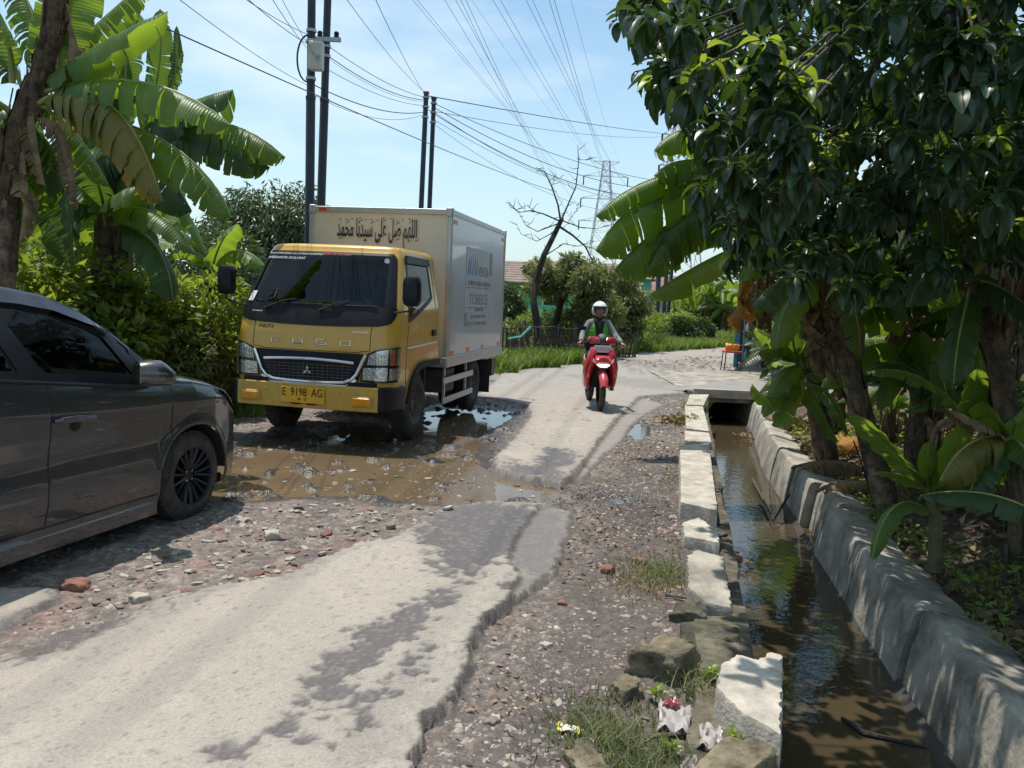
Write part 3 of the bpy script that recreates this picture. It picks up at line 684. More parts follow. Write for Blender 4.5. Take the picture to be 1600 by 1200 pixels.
# FUSO letters as raised chrome bars
lt = MB()
def bar(a0, z0, a1, z1, w=.011): lt.tube([cabS(a0, z0, .006), cabS(a1, z1, .006)], w / 2, 6)
def bars(cx, L):
    for (x0, y0, x1, y1) in L: bar(cx + x0 * .048, 1.028 + y0 * .022, cx + x1 * .048, 1.028 + y1 * .022)
bars(-.35, [(-1, -1, -1, 1), (-1, 1, 1, 1), (-1, 0, .7, 0)])
bars(-.12, [(-1, 1, -1, -1), (-1, -1, 1, -1), (1, -1, 1, 1)])
bars(.12, [(1, 1, -1, 1), (-1, 1, -1, 0), (-1, 0, 1, 0), (1, 0, 1, -1), (1, -1, -1, -1)])
bars(.36, [(-1, -1, -1, 1), (-1, 1, 1, 1), (1, 1, 1, -1), (1, -1, -1, -1)])
build_each(lt, 'chrome_letter', M_chr, truck)
RF = lambda tilt=0: (radians(90) - tilt, 0, 0)
def ftext(s, sz, m, a, z, w=None, name='lettering', off=.010, shear=0, parent=truck, sp=1):
    p = cabS(a, z, off); db = (ipl(z + .03, BF) - ipl(z - .03, BF)) / .06
    return text(s, name, sz, m, parent, p, (radians(90) - math.atan(db), 0, radians(3 if a > 0 else -3) * min(1, abs(a) / .3)), w=w, ext=.0005, shear=shear, sp=sp)
ftext('FE71', .052, M_ink, -.47, 1.155, .17, shear=.3)
ftext('CANTER', .03, M_wht, .50, 1.14, .16, shear=.2)
ftext('MITSUBISHI', .02, M_wht, -.60, 1.30, .11, off=.014)
ftext('ALLAHUMMA SHOLLI ALA SAYYIDINA MUHAMMAD', .03, M_wht, -.40, 1.895, .60, off=.012)
ftext('#PERBANYAK SHOLAWAT', .042, M_wht, -.50, 1.85, .42, off=.012, shear=.15)
ftext('SURYA PUTRA', .042, M_redt, .10, 1.90, .30, off=.012)
st = MB().lathe([(0, 0), (.028, 0), (.028, .002), (0, .002)], (0, 0, 0), axis=1, n=20).build('round_sticker', M_wht, truck); st.location = cabS(.68, 1.85, .014)
patch(cabS, [(-.765, 1.40), (-.69, 1.40)], [(-.755, 1.50), (-.685, 1.50)], 'windscreen_sticker', M_wht, .010, .001, 3, 3, truck)
# wipers
wp = MB()
for a0, a1 in ((-.52, -.20), (.06, .36)):
    wp.tube([cabS(a0, 1.33, .02), cabS((a0 + a1) / 2 + .02, 1.40, .035), cabS(a1, 1.435, .022)], [.011, .008, .005], 6)
    wp.tube([cabS(a0 + .12, 1.385, .02), cabS(a1 + .28, 1.395, .02)], .006, 5)
build_each(wp, 'wiper_bar', M_blkm, truck)
# headlights
for sg in (1, -1):
    mir = sg < 0
    bt = [(.52, .665), (.70, .655), (.84, .66), (.93, .665)]; tp = [(.565, .93), (.68, .985), (.84, 1.005), (.945, 1.01)]
    hl = patch(cabS, bt, tp, 'headlight', M_blk, .006, .02, 18, 8, truck, mirror=mir)
    def sub(b_, t_, nm, m, off): return patch(cabS, b_, t_, nm, m, off, .012, 12, 6, hl, mirror=mir)
    sub([(.54, .68), (.78, .675)], [(.55, .80), (.78, .81)], 'lamp_bowl', M_lampin, .011)
    sub([(.585, .83), (.78, .835)], [(.60, .925), (.68, .965), (.78, .985)], 'lamp_bowl', M_lampin, .011)
    sub([(.80, .68), (.92, .685)], [(.80, .80), (.93, .80)], 'lamp_bowl', M_lampin, .011)
    sub([(.80, .83), (.86, .83)], [(.80, .985), (.86, .99)], 'indicator_lens', M_amb if False else M_orr, .013)
    sub([(.875, .83), (.93, .83)], [(.875, .99), (.935, .995)], 'lamp_bowl', M_lampin, .011)
    patch(cabS, bt, tp, 'lens', M_lens, .020, .006, 18, 8, hl, mirror=mir)
    rb_ = MB()
    for k in range(7): rb_.tube([cabS(sg * (.61 + .027 * k), .84, .016), cabS(sg * (.61 + .027 * k), .93 + .006 * k, .016)], .003, 4)
    rb_.build('reflector_ribs', M_lampin, hl)
# bumper
def bump_poly(a0, a1, z0, z1, b, dep, name, m, bev=.012, parent=truck):
    mb = MB(); n = 10; V = []
    for i in range(n + 1):
        a = a0 + (a1 - a0) * i / n; bb = b + .03 * (a / .75) ** 2
        V += [(a, bb, z0), (a, bb, z1), (a, bb + dep, z1), (a, bb + dep, z0)]
    F = [(i * 4 + k, i * 4 + (k + 1) % 4, (i + 1) * 4 + (k + 1) % 4, (i + 1) * 4 + k) for i in range(n) for k in range(4)] + [(0, 1, 2, 3), (n * 4, n * 4 + 3, n * 4 + 2, n * 4 + 1)]
    return mb.add(V, F).build(name, m, parent, bevel=bev)
bp = bump_poly(-.745, .745, .375, .615, -1.01, .12, 'bumper', M_yel2)
bump_poly(-.70, .70, .617, .655, -.965, .1, 'bumper_gap', M_blk, .004)
for sg in (1, -1):
    mb = MB(); V = []; n = 8
    for i in range(n + 1):
        t = i / n
        a = .75 + .14 * sin(t * pi / 2); b = -.975 + .40 * (1 - cos(t * pi / 2))
        for off_, z in ((0, .385), (0, .605), (-.05, .62), (-.05, .385)): V.append((sg * (a + off_), b - off_ * .4, z))
    F = [(i * 4 + k, i * 4 + (k + 1) % 4, (i + 1) * 4 + (k + 1) % 4, (i + 1) * 4 + k) for i in range(n) for k in range(4)] + [(0, 1, 2, 3), (n * 4, n * 4 + 3, n * 4 + 2, n * 4 + 1)]
    mb.add(V, F).build('bumper_end', M_blk, truck, bevel=.008)
    fl = MB().box((sg * .585, -1.003, .475), (.215, .03, .105)).build('fog_lamp', M_yel2, bp, bevel=.02)
    MB().box((sg * .585, -1.014, .475), (.185, .03, .078)).build('lens', M_amb, fl, bevel=.018)
    rr = MB()
    for k in range(8): rr.box((sg * .585 - .075 + .0215 * k, -1.030, .475), (.004, .006, .06))
    rr.build('lens_ribs', M_amb, fl)
pl = MB().box((-.02, -1.022, .505), (.46, .012, .155)).build('number_plate', M_plate, bp, bevel=.004)
text('E  9198  AG', 'lettering', .115, M_ink, pl, (-.02, -1.031, .53), (radians(90), 0, 0), w=.42); text('08 · 27', 'lettering', .035, M_ink, pl, (-.02, -1.031, .462), (radians(90), 0, 0), w=.10)
for a in (-.09, .07): MB().box((a, -1.02, .42), (.10, .012, .014)).build('bracket_slot', M_blk, bp)
for a in (-.42, .36, .44): MB().tube([(a, -1.0, .545), (a, -1.018, .545)], .008, 8).build('bolt', M_yel2, bp)
# side: window, door, step, arch trims, stripe, handle, mirror
def zwin(b): return float(np.interp(b, [-.44, -.40, .38], [1.255, 1.27, 1.50]))
for sg in (1, -1):
    mir = sg < 0; SS = sideS
    dr_ = patch(SS, [(-.46, .47), (-.42, .62), (-.30, .72), (-.05, .805), (.52, .805)], [(-.34, 1.925), (.52, 1.925)], 'door', M_yel, .003, .006, 4, 4, truck, mirror=mir, skirt=False) if False else None
    fr = patch(SS, [(-.47, 1.25), (-.41, 1.25), (-.10, 1.335), (.28, 1.445), (.42, 1.50)], [(-.33, 1.90), (-.29, 1.915), (.34, 1.915), (.40, 1.88)], 'door_window_frame', M_blk, .006, .01, 20, 12, truck, hole=(1, 1, 1), mirror=mir)
    patch(SS, [(-.45, 1.27), (-.10, 1.35), (.28, 1.46), (.40, 1.51)], [(-.32, 1.89), (.36, 1.89)], 'door_window', M_gdark, .001, .003, 12, 8, truck, mirror=mir)
    patch(SS, [(-.36, 1.85), (.40, 1.85)], [(-.33, 1.93), (.42, 1.925)], 'rain_visor', M_gdark if False else M_blk, .028, .022, 10, 3, truck, mirror=mir)
    sm_ = MB(); P = [(-.46, 1.22), (-.50, .98), (-.50, .70), (-.46, .52)]
    sm_.tube([SS(b, z, .001) for b, z in P], .003, 5); sm_.tube([SS(b, z, .001) for b, z in [(.50, 1.90), (.52, 1.4), (.52, .83)]], .003, 5)
    if mir: sm_.V = [(-v[0], v[1], v[2]) for v in sm_.V]
    sm_.build('door_seam', M_blk, truck)
    st_ = MB().tube([SS(b, z, .004) for b, z in [(-.50, .985), (0, .997), (.52, 1.01)]], .012, 6, ell=1)
    if mir: st_.V = [(-v[0], v[1], v[2]) for v in st_.V]
    st_.build('cream_stripe', M_cream, truck, sm=True)
    MB().box((sg * .872, .40, 1.12), (.02, .13, .07)).build('door_handle', M_blk, truck, bevel=.008)
    # arch trim following the wheel cut-out
    P = [(-.47, .43), (-.42, .50), (-.36, .62), (-.24, .735), (-.10, .80), (.05, .815), (.3, .812), (.62, .812)]
    V = []; F = []
    for b, z in P:
        k = 1.0
        V += [(sg * .845, b, z + .005), (sg * .885, b, z + .01), (sg * .89, b + (.03 if b < -.2 else 0), z - .055), (sg * .80, b + (.03 if b < -.2 else 0), z - .06)]
    for i in range(len(P) - 1):
        for k in range(4): F.append((i * 4 + k, i * 4 + (k + 1) % 4, (i + 1) * 4 + (k + 1) % 4, (i + 1) * 4 + k))
    MB().add(V, F).build('wheel_arch_trim', M_blkm, truck, sm=True)
    MB().box((sg * .83, -.52, .385), (.11, .26, .07)).build('step', M_blkm, truck, bevel=.01)
    MB().box((sg * .72, .5, .56), (.05, .06, .46)).build('mud_flap', M_blkm, truck)
    # mirror
    my = -.78; mxx = sg * (.99 if sg > 0 else .99)
    zc = 1.565 if sg > 0 else 1.60
    mr_ = MB(); prof = []
    for k in range(12):
        a = 2 * pi * k / 12 + pi / 12; prof.append((mxx + .088 * np.sign(cos(a)) * abs(cos(a)) ** .45, zc + .15 * np.sign(sin(a)) * abs(sin(a)) ** .45))
    V = []; F = []
    for s_, d_ in ((.80, -.055), (.97, -.035), (1, 0), (1, .03)):
        for x, z in prof: V.append((mxx + (x - mxx) * s_, my + d_, zc + (z - zc) * s_))
    for r_ in range(3):
        for k in range(12): F.append((r_ * 12 + k, r_ * 12 + (k + 1) % 12, (r_ + 1) * 12 + (k + 1) % 12, (r_ + 1) * 12 + k))
    F += [tuple(range(12)), tuple(range(36, 48))[::-1]]
    mo = mr_.add(V, F).build('wing_mirror', M_blk, truck, sm=True)
    MB().box((mxx, my + .032, zc), (.15, .004, .26)).build('mirror_glass', M_chr, mo)
    ar = MB(); base = cabS(sg * .80, 1.345, .01)
    ar.tube([base, base.lerp(Vector((mxx, my, zc - .19)), .6) + Vector((0, -.03, 0)), (mxx, my, zc - .19), (mxx, my + .01, zc - .05)], .011, 6); ar.build('mirror_arm', M_blkm, mo)
# interior
it = MB()
it.box((0, -.52, 1.28), (1.5, .36, .16)); it.box((0, .45, 1.15), (1.5, .12, .9)); it.box((-.4, .2, 1.0), (.55, .5, .16)); it.box((.42, .2, 1.0), (.6, .5, .16)); it.box((-.4, .42, 1.45), (.5, .1, .5)); it.box((.4, .42, 1.45), (.5, .1, .5)); it.box((0, .0, .85), (1.5, 1.2, .06))
build_each(it, 'seat', M_int, truck, bevel=.02)
sw_ = MB(); P = [(-.38 + .20 * cos(a), -.30 - .10 * sin(a), 1.42 + .16 * sin(a)) for a in np.linspace(0, 2 * pi, 25)]; sw_.tube(P, .013, 6, cap=False); sw_.tube([(-.58, -.30, 1.42), (-.18, -.30, 1.42)], .012, 6); sw_.tube([(-.38, -.30, 1.42), (-.38, -.5, 1.3)], .02, 6); sw_.build('steering_wheel', M_blkm, truck, sm=True)
mcl = [mat('papers white', (.62, .66, .68), .7), mat('cloth teal', (.12, .32, .34), .8), mat('packet red', (.4, .08, .06), .6)]
it = MB()
for x, d, h_, k in ((-.42, .12, .06, 0), (-.18, .10, .05, 2), (-.30, .08, .07, 0), (.02, .12, .03, 1), (.14, .20, .08, 1), (.28, .24, .07, 0), (.47, .08, .09, 0), (-.6, .07, .05, 1)): it.box((x, -.58, 1.37 + h_ / 2), (d, .12, h_), Matrix.Rotation(x, 3, 'Z'), mi=k)
build_each(it, 'paper_packet', mcl, truck, bevel=.006)
# wheels
for sg in (1, -1):
    wheel('front_wheel', truck, (sg * .715, 0, .355), .355, .20, .215, side=sg)
    wheel('rear_wheel', truck, (sg * .735, 2.486, .355), .355, .19, .215, side=sg, dual=True)
ax = MB(); ax.tube([(-.65, 0, .34), (.65, 0, .34)], .04, 10); ax.tube([(-.6, 2.486, .36), (.6, 2.486, .36)], .06, 10); ax.lathe([(0, -.14), (.13, -.08), (.16, 0), (.13, .08), (0, .14)], (0, 2.486, .36), axis=1, n=16)
ax.box((-.38, 1.5, .58), (.07, 4.3, .15)); ax.box((.38, 1.5, .58), (.07, 4.3, .15)); ax.box((0, -.2, .62), (.5, .7, .3)); ax.box((.62, 1.35, .5), (.34, .5, .28)); ax.box((-.62, 1.4, .5), (.34, .7, .28)); ax.box((0, -.75, .5), (1.2, .1, .2)); ax.box((0,.35,.68),(1.4,.5,.16))
ax.build('chassis', M_frame, truck, bevel=.012)
sg_ = MB()
for sd2 in (1, -1):
    for z in (.525, .285): sg_.box((sd2 * .84, 1.63, z), (.025, 1.40, .075))
    for y in (1.1, 2.1): sg_.box((sd2 * .80, y, .47), (.03, .04, .48))
build_each(sg_, 'side_guard_rail', M_alu, truck, bevel=.006)
for sd2 in (1, -1): MB().box((sd2 * .74, 3.02, .42), (.36, .015, .46)).build('mud_flap', M_blkm, truck)
tb = MB().box((0, 3.75, .55), (1.5, .1, .12)).build('rear_bumper', M_blk, truck, bevel=.01)
MB().box((.78, 3.72, .50), (.06, .22, .26)).build('tail_lamp_box', M_blk, truck, bevel=.01)
# box body
BW, B0, B1, ZB, ZT = .885, .90, 3.87, .69, 2.535
box = MB().box((0, (B0 + B1) / 2, (ZB + ZT) / 2), (BW * 2 - .02, B1 - B0 - .02, ZT - ZB - .02)).build('cargo_box', M_boxw, truck)
for sd2 in (1, -1):
    sp_ = MB().box((sd2 * (BW - .006), (B0 + B1) / 2, (ZB + ZT) / 2 + .05), (.012, B1 - B0 - .12, ZT - ZB - .18)).build('side_panel', M_boxs, box)
e = MB(); tr_ = .05
for sx in (1, -1):
    for y in (B0 + .02, B1 - .02): e.box((sx * (BW - .02), y, (ZB + ZT) / 2), (.06, .06, ZT - ZB))
    e.box((sx * (BW - .02), (B0 + B1) / 2, ZT - .028), (.062, B1 - B0 - .06, .07)); e.box((sx * (BW - .018), (B0 + B1) / 2, ZB + .065), (.058, B1 - B0 - .06, .13))
for y in (B0 + .02, B1 - .02): e.box((0, y, ZT - .028), (BW * 2 - .1, .062, .07)); e.box((0, y, ZB + .04), (BW * 2 - .1, .062, .08))
build_each(e, 'edge_trim', M_alu, box, bevel=.012)
cn = MB()
for sx in (1, -1):
    for y in (B0 + .02, B1 - .02): cn.box((sx * (BW - .028), y, ZT - .03), (.085, .085, .11)); cn.box((sx * (BW - .028), y, ZB + .06), (.085, .085, .13))
build_each(cn, 'corner_casting', M_alu, box, bevel=.02)
MB().box((0, (B0 + B1) / 2, ZT + .004), (BW * 2 - .1, B1 - B0 - .1, .01)).build('roof_sheet', M_boxs, box)
rf = MB()
for y, z, dy, dz in ((B0 + .16, ZT - .13, .16, .045), (B1 - .18, ZT - .13, .16, .045), (B0 + .17, ZB + .16, .20, .07), (B0 + .95, ZB + .175, .14, .055), (B0 + 1.75, ZB + .175, .14, .055), (B1 - .2, ZB + .175, .14, .055), (B0 + .07, ZB + .33, .04, .40), (B1 - .07, ZT - .3, .03, .3)):
    rf.box((BW + .002, y, z), (.006, dy, dz)); rf.box((-BW - .002, y, z), (.006, dy, dz))
build_each(rf, 'side_reflector', M_orr, box)
fmk = MB(); fmk.box((-.72, B0 - .014, ZT - .03), (.10, .01, .035)); fmk.build('front_marker', M_red, box)
ROT_S = (radians(90), 0, radians(90))
X = BW + .003
pn = MB().box((X - .001, 2.33, 1.665), (.006, 1.42, 1.0)).build('faded_print_panel', M_grt if False else mat('faded print film', (.42, .44, .46), .45, var=.12, scale=4), box)
def st2(s, sz, m, y, z, w): text(s, 'lettering', sz, m, pn, (X + .004, y, z), ROT_S, w=w, ext=.0005)
lg = MB()
for k in range(5):
    y = 1.70 + .10 * k; lg.prism([(y, 1.82), (y + .055, 1.82), (y + .055 * .5 + .03, 2.08 - .03 * abs(k - 2))], 0, X + .003, X + .006, mi=0 if k in (1, 2, 3) else 1)
build_each(lg, 'logo_stripe', [M_blu, M_grt], pn)
st2('VENTA', .19, M_grt, 2.53, 1.87, .58); st2('SUMBER ES KRISTAL CIREBON', .085, M_grt, 2.32, 1.715, 1.20); st2('TOBEICE', .20, M_grt, 2.32, 1.50, 1.02); st2('DISTRIBUTOR', .055, M_grt, 2.35, 1.37, .46); st2('JL. METRO BAY B 205', .07, M_grt, 2.33, 1.28, .82); st2('TELP. CV. TUN TIRTA SEJATI', .07, M_grt, 2.28, 1.19, 1.05)
ln = MB()
for z in (1.66, 1.40): ln.box((X + .004, 2.3, z), (.002, 1.3, .008))
build_each(ln, 'print_rule', M_grt, pn)
grb = MB().box((X + .0035, 2.95, 2.0), (.003, .15, .30)).box((X + .0035, 1.69, 1.25), (.003, .13, .16)); build_each(grb, 'grey_film', mat('grey film', (.25, .25, .25), .5), pn)
# calligraphy on the box front (presentation forms laid out right to left)
AR = '\ufe8d\ufedf\ufee0\ufeec\ufee2 \ufebb\ufede \ufecb\ufee0\ufef0 \ufeb3\ufef4\ufeaa\ufee7\ufe8e \ufee3\ufea4\ufee4\ufeaa'
ARV = AR[::-1]
call = text(ARV, 'calligraphy', .30, M_ink, box, (-.03, B0 - .016, ZT - .25), (radians(90), 0, 0), w=1.0, ext=.0005)
mk = MB()
rnd = random.Random(4)
for k in range(13):
    a = -.50 + .078 * k + rnd.uniform(-.01, .01); z = ZT - .125 - .0 * a + rnd.uniform(-.02, .01)
    mk.tube([(a, B0 - .016, z), (a + .012, B0 - .017, z - .012), (a + .022, B0 - .016, z + .006)], .0035, 4)
    if k % 2: mk.tube([(a, B0 - .016, z - .05), (a + .05, B0 - .016, z - .02)], .0035, 4)
    if k % 3 == 0: mk.tube([(a, B0 - .016, z - .235), (a + .05, B0 - .016, z - .215)], .0035, 4)
mk.build('calligraphy_marks', M_ink, box)
# ================================================================ PEOPLE
M_skin = mat('skin', (.30, .16, .10), .55, var=.08, scale=30)
M_hair = mat('black hair', (.012, .010, .009), .5)
def skin_body(name, V, E_, R, m, parent, sub=2, root=0):
    me = bpy.data.meshes.new(name); me.from_pydata([tuple(v) for v in V], E_, []); o = ob(name, me, parent)
    md = o.modifiers.new('Skin', 'SKIN'); md.use_smooth_shade = True
    for i, r in enumerate(R):
        me.skin_vertices[0].data[i].radius = (r, r) if not hasattr(r, '__len__') else r
        me.skin_vertices[0].data[i].use_root = (i == root)
    s = o.modifiers.new('Sub', 'SUBSURF'); s.levels = sub; s.render_levels = sub
    me.materials.append(m); return o
def head_mesh(name, parent, c, s=1.0, m=None, yaw=0):
    """head facing -y: eyes, nose, mouth, chin, ears shaped from one sphere"""
    bm = bmesh.new(); bmesh.ops.create_uvsphere(bm, u_segments=32, v_segments=24, radius=1)
    for v in bm.verts:
        x, y, z = v.co; f = max(0, -y)
        X = x * .074; Y = y * .095; Z = z * .115
        if z < 0: X *= 1 - .35 * (-z) ** 1.5; Y *= 1 - .12 * (-z)
        if z < -.2 and y < 0: Y -= .012 * (-z) * f
        nose = math.exp(-((x / .16) ** 2 + ((z + .12) / .22) ** 2)) * (f > .6); Y -= .024 * nose
        eye = math.exp(-(((abs(x) - .36) / .17) ** 2 + ((z - .10) / .12) ** 2)) * (f > .4); Y += .010 * eye
        mouth = math.exp(-((x / .26) ** 2 + ((z + .47) / .05) ** 2)) * (f > .3); Y += .006 * mouth
        brow = math.exp(-(((abs(x) - .34) / .24) ** 2 + ((z - .27) / .08) ** 2)) * (f > .4); Y -= .006 * brow
        v.co = (X * s, Y * s, Z * s)
    me = bpy.data.meshes.new(name); bm.to_mesh(me); bm.free(); smooth(me); me.materials.append(m or M_skin)
    h_ = ob(name, me, parent, c); h_.rotation_euler = (0, 0, yaw)
    f = MB()
    for sx in (-1, 1):
        e_ = MB().lathe([(0, -.012), (.009, -.008), (.013, 0), (.009, .006), (0, .008)], (sx * .027 * s, -.080 * s, .012 * s), axis=1, n=10, mi=0); e_.build('eye', mat('eye white', (.55, .52, .5), .3), h_, sm=True)
        MB().lathe([(0, -.004), (.006, -.003), (.006, .002)], (sx * .027 * s, -.090 * s, .012 * s), axis=1, n=10).build('iris', M_hair, h_)
        MB().tube([(sx * .012, -.093 * s, .033 * s), (sx * .028, -.092 * s, .037 * s), (sx * .046, -.080 * s, .031 * s)], [.003, .004, .002], 5).build('eyebrow', M_hair, h_)
        MB().lathe([(0, -.008), (.016, -.006), (.02, 0), (.016, .006), (0, .008)], (sx * .073 * s, .004, -.002), axis=0, n=12).build('ear', m or M_skin, h_, sm=True)
    MB().tube([(-.022 * s, -.078 * s, -.054 * s), (0, -.086 * s, -.054 * s), (.022 * s, -.078 * s, -.054 * s)], [.003, .006, .003], 6).build('lips', mat('lips', (.22, .08, .06), .5), h_, sm=True)
    return h_
def hand(name, parent, wrist, direction, palm_n, m, curl=.9, s=1.0, thumb=1):
    d = Vector(direction).normalized(); nn = Vector(palm_n).normalized(); sd_ = d.cross(nn).normalized(); w = Vector(wrist)
    h_ = bpy.data.objects.new(name, None); C.objects.link(h_); h_.parent = parent
    V = [w, w + d * .045 * s, w + d * .085 * s]; R = [(.028, .02), (.036, .018), (.038, .014)]
    mb = MB(); P = []
    sec = [(0, .026, .019), (.03, .034, .018), (.06, .040, .016), (.088, .040, .013)]
    Vv = []; F = []; n = 12
    for t, a, b in sec:
        for k in range(n):
            q = 2 * pi * k / n; Vv.append(w + d * t * s + sd_ * cos(q) * a * s + nn * sin(q) * b * s)
    for i in range(3):
        for k in range(n): F.append((i * n + k, i * n + (k + 1) % n, (i + 1) * n + (k + 1) % n, (i + 1) * n + k))
    F += [tuple(range(n))[::-1], tuple(range(3 * n, 4 * n))]
    mb.add(Vv, F)
    for k, L in enumerate((.068, .076, .071, .055)):
        b0 = w + d * .078 * s + sd_ * (.029 - .0195 * k) * s; dr0 = d.copy(); P = [b0]; L *= s
        for j, fr in enumerate((.45, .32, .23)):
            ax_ = sd_; an = curl * (.6 + .35 * j); dr0 = Matrix.Rotation(-an, 3, ax_) @ dr0; P.append(P[-1] + dr0 * L * fr)
        mb.tube(P, [.0095 * s, .009 * s, .0085 * s, .006 * s], 7)
    t0 = w + d * .02 * s + sd_ * .028 * s * thumb; t1 = t0 + (d * .6 + sd_ * .8 * thumb - nn * .3).normalized() * .035 * s; t2 = t1 + (d * .8 - nn * .6).normalized() * .03 * s
    mb.tube([t0, t1, t2], [.012 * s, .010 * s, .007 * s], 7)
    return mb.build('hand', m, parent, sm=True)

# ================================================================ CAR
M_car = mat('dark grey metallic paint', (.055, .057, .063), .26, .5, var=.05, scale=2, coat=1.0, dirt=((.15, .115, .085), .1, .6, .35))
M_cglass = glassmat('car window tint', (.22, .24, .24), .0, ior=1.4)
M_arim = mat('black alloy', (.018, .018, .02), .35, .4, var=.15)
CY = .28
cA = Vector((cos(CY), -sin(CY), 0)); cB = Vector((sin(CY), cos(CY), 0))
CO = Vector((-2.07, 5.36, 0)) - cA * .815
car = empty('parked_car', (CO.x, CO.y, -.005), -CY, label='dark grey metallic hatchback with black alloy wheels passing on the left edge', cat='car')
car.name = 'hatchback_car'
T = lambda y, tb: float(np.interp(y, [t[0] for t in tb], [t[1] for t in tb]))
ZC = [(-3.2, .42), (-3.17, .75), (-3.10, 1.05), (-2.95, 1.30), (-2.75, 1.445), (-2.4, 1.495), (-1.9, 1.53), (-1.5, 1.53), (-1.2, 1.515), (-1.0, 1.485), (-.85, 1.445), (-.60, 1.325), (-.30, 1.14), (-.08, .995), (.0, .985), (.2, .95), (.45, .885), (.62, .80), (.70, .72), (.75, .60), (.77, .50)]
ZE = [(-3.2, .42), (-3.15, .8), (-3.05, 1.02), (-2.8, 1.12), (-2.2, 1.10), (-1.4, 1.035), (-.45, .925), (-.2, .915), (0, .90), (.2, .86), (.4, .80), (.55, .735), (.68, .64), (.74, .56), (.77, .49)]
ZR = [(-3.2, .42), (-3.15, .8), (-3.06, 1.04), (-2.92, 1.22), (-2.7, 1.39), (-2.3, 1.455), (-1.8, 1.495), (-1.45, 1.495), (-1.2, 1.48), (-1.0, 1.445), (-.80, 1.365), (-.60, 1.245), (-.40, 1.095), (-.25, .985), (-.1, .945), (.0, .93), (.2, .895), (.4, .835), (.55, .765), (.68, .665), (.74, .57), (.77, .495)]
WR = [(-3.2, .6), (-3.0, .60), (-2.6, .58), (-1.5, .585), (-1.1, .615), (-.6, .70), (-.25, .77), (0, .765), (.4, .72), (.6, .60), (.77, .38)]
WW = [(-3.22, .62), (-3.1, .74), (-2.8, .82), (-2.3, .84), (-.2, .842), (0, .848), (.2, .845), (.38, .815), (.52, .765), (.64, .68), (.72, .57), (.77, .45)]
def zlow(y):
    b = T(y, [(-3.2, .38), (-3.0, .26), (-2.8, .2), (-2, .145), (-.35, .145), (.4, .17), (.6, .19), (.77, .26)])
    for wy in (0, -2.405):
        d = y - wy
        if abs(d) < .345: b = max(b, .29 + sqrt(.345 ** 2 - d * d) * 1.0)
    return b
ys_ = np.unique(np.round(np.concatenate([np.arange(-3.2, .771, .03), np.arange(-.36, .361, .012), np.arange(-2.405 - .36, -2.405 + .361, .02), [.77]]), 4))
NL, NG, NR = 16, 24, 12
def section(y):
    W_ = T(y, WW); ze = T(y, ZE); zr = T(y, ZR); zc = T(y, ZC); wr = min(T(y, WR), W_ - .02); zb = zlow(y); P = []
    for i in range(NL + 1):
        t = i / NL; z = zb + (ze - zb) * t
        prof = .0
        prof -= .030 * max(0, (z - (ze - .10)) / .10) ** 2                      # roll in to the belt
        prof -= .016 * math.exp(-((z - .60) / .10) ** 2) * (1 if y < -.3 else max(0, 1 - (y + .3) / .3))   # concave mid flank
        prof += .008 * math.exp(-((z - (.79 + .05 * max(-1.5, min(0, y)) * -1)) / .022) ** 2)
        prof -= .05 * max(0, (.30 - z) / .16) ** 2 if y > -.36 or y < -2.1 else .045 * max(0, (.34 - z) / .2) - .02 * (z < .20)
        fl_ = 0
        for wy in (0, -2.405):
            r = sqrt((y - wy) ** 2 + (z - .29) ** 2); fl_ = max(fl_, .012 * math.exp(-((r - .36) / .03) ** 2))
        P.append((W_ + prof + fl_ - .0, z))
    x0 = P[-1][0]
    for i in range(1, NG + 1):
        t = i / NG; P.append((x0 + (wr - x0) * t + .02 * sin(pi * t), ze + (zr - ze) * t))
    for i in range(1, NR + 1):
        t = i / NR; x = wr * cos(t * pi / 2) ; P.append((x, zr + (zc - zr) * (1 - (x / wr) ** 2.4)))
    return P
secs = [section(y) for y in ys_]; npt = len(secs[0])
def region(y, z, k, ze, zr):
    if k >= NL + NG:
        if -.98 < y < -.10: return 'windscreen'
        if y >= -.10: return 'bonnet' if y < .64 else 'front_bumper'
        if y < -2.98: return 'rear_window'
        return 'roof'
    if k >= NL:
        if y > -.22: return 'bonnet' if y < .62 else 'front_bumper'
        t = (z - ze) / max(.01, zr - ze)
        if y > -.46: return 'window_trim'
        if t > .90 or t < .05: return 'window_trim' if t < .96 else 'roof'
        bl = lambda yy: yy + (z - 1.04) * .45
        if bl(-1.27) < 0: pass
        yb = -1.20 - (z - 1.04) * .55            # leaning pillar
        if y > yb: return 'front_window' if y < -.50 - (z - .95) * .15 + .02 else 'window_trim'
        if y > yb - .13: return 'window_trim'
        if y > -2.15: return 'rear_window'
        return 'window_trim' if y > -2.25 else 'rear_quarter'
    if z < .245 and -2.06 < y < -.34: return 'sill'
    if y > .42 or (y > .30 and z < .42): return 'front_bumper' if (z < .60 or y > .66) else 'front_wing'
    yf = -.225 - .05 * max(0, (.45 - z) / .2)
    if y > yf: return 'front_wing'
    yd = -1.19 + .03 * math.sin((z - .3) * 3)
    if y > yd: return 'front_door'
    if y > -2.06 and (z > .62 or y > -2.05): return 'rear_door'
    return 'rear_quarter'
regs = {}
for i in range(len(ys_) - 1):
    for k in range(npt - 1):
        y = (ys_[i] + ys_[i + 1]) / 2; z = (secs[i][k][1] + secs[i + 1][k + 1][1]) / 2; ze = T(y, ZE); zr = T(y, ZR)
        regs.setdefault(region(y, z, k, ze, zr), []).append((i, k))
matmap = {'windscreen': M_cglass, 'rear_window': M_gdark, 'front_window': M_cglass, 'window_trim': M_blk}
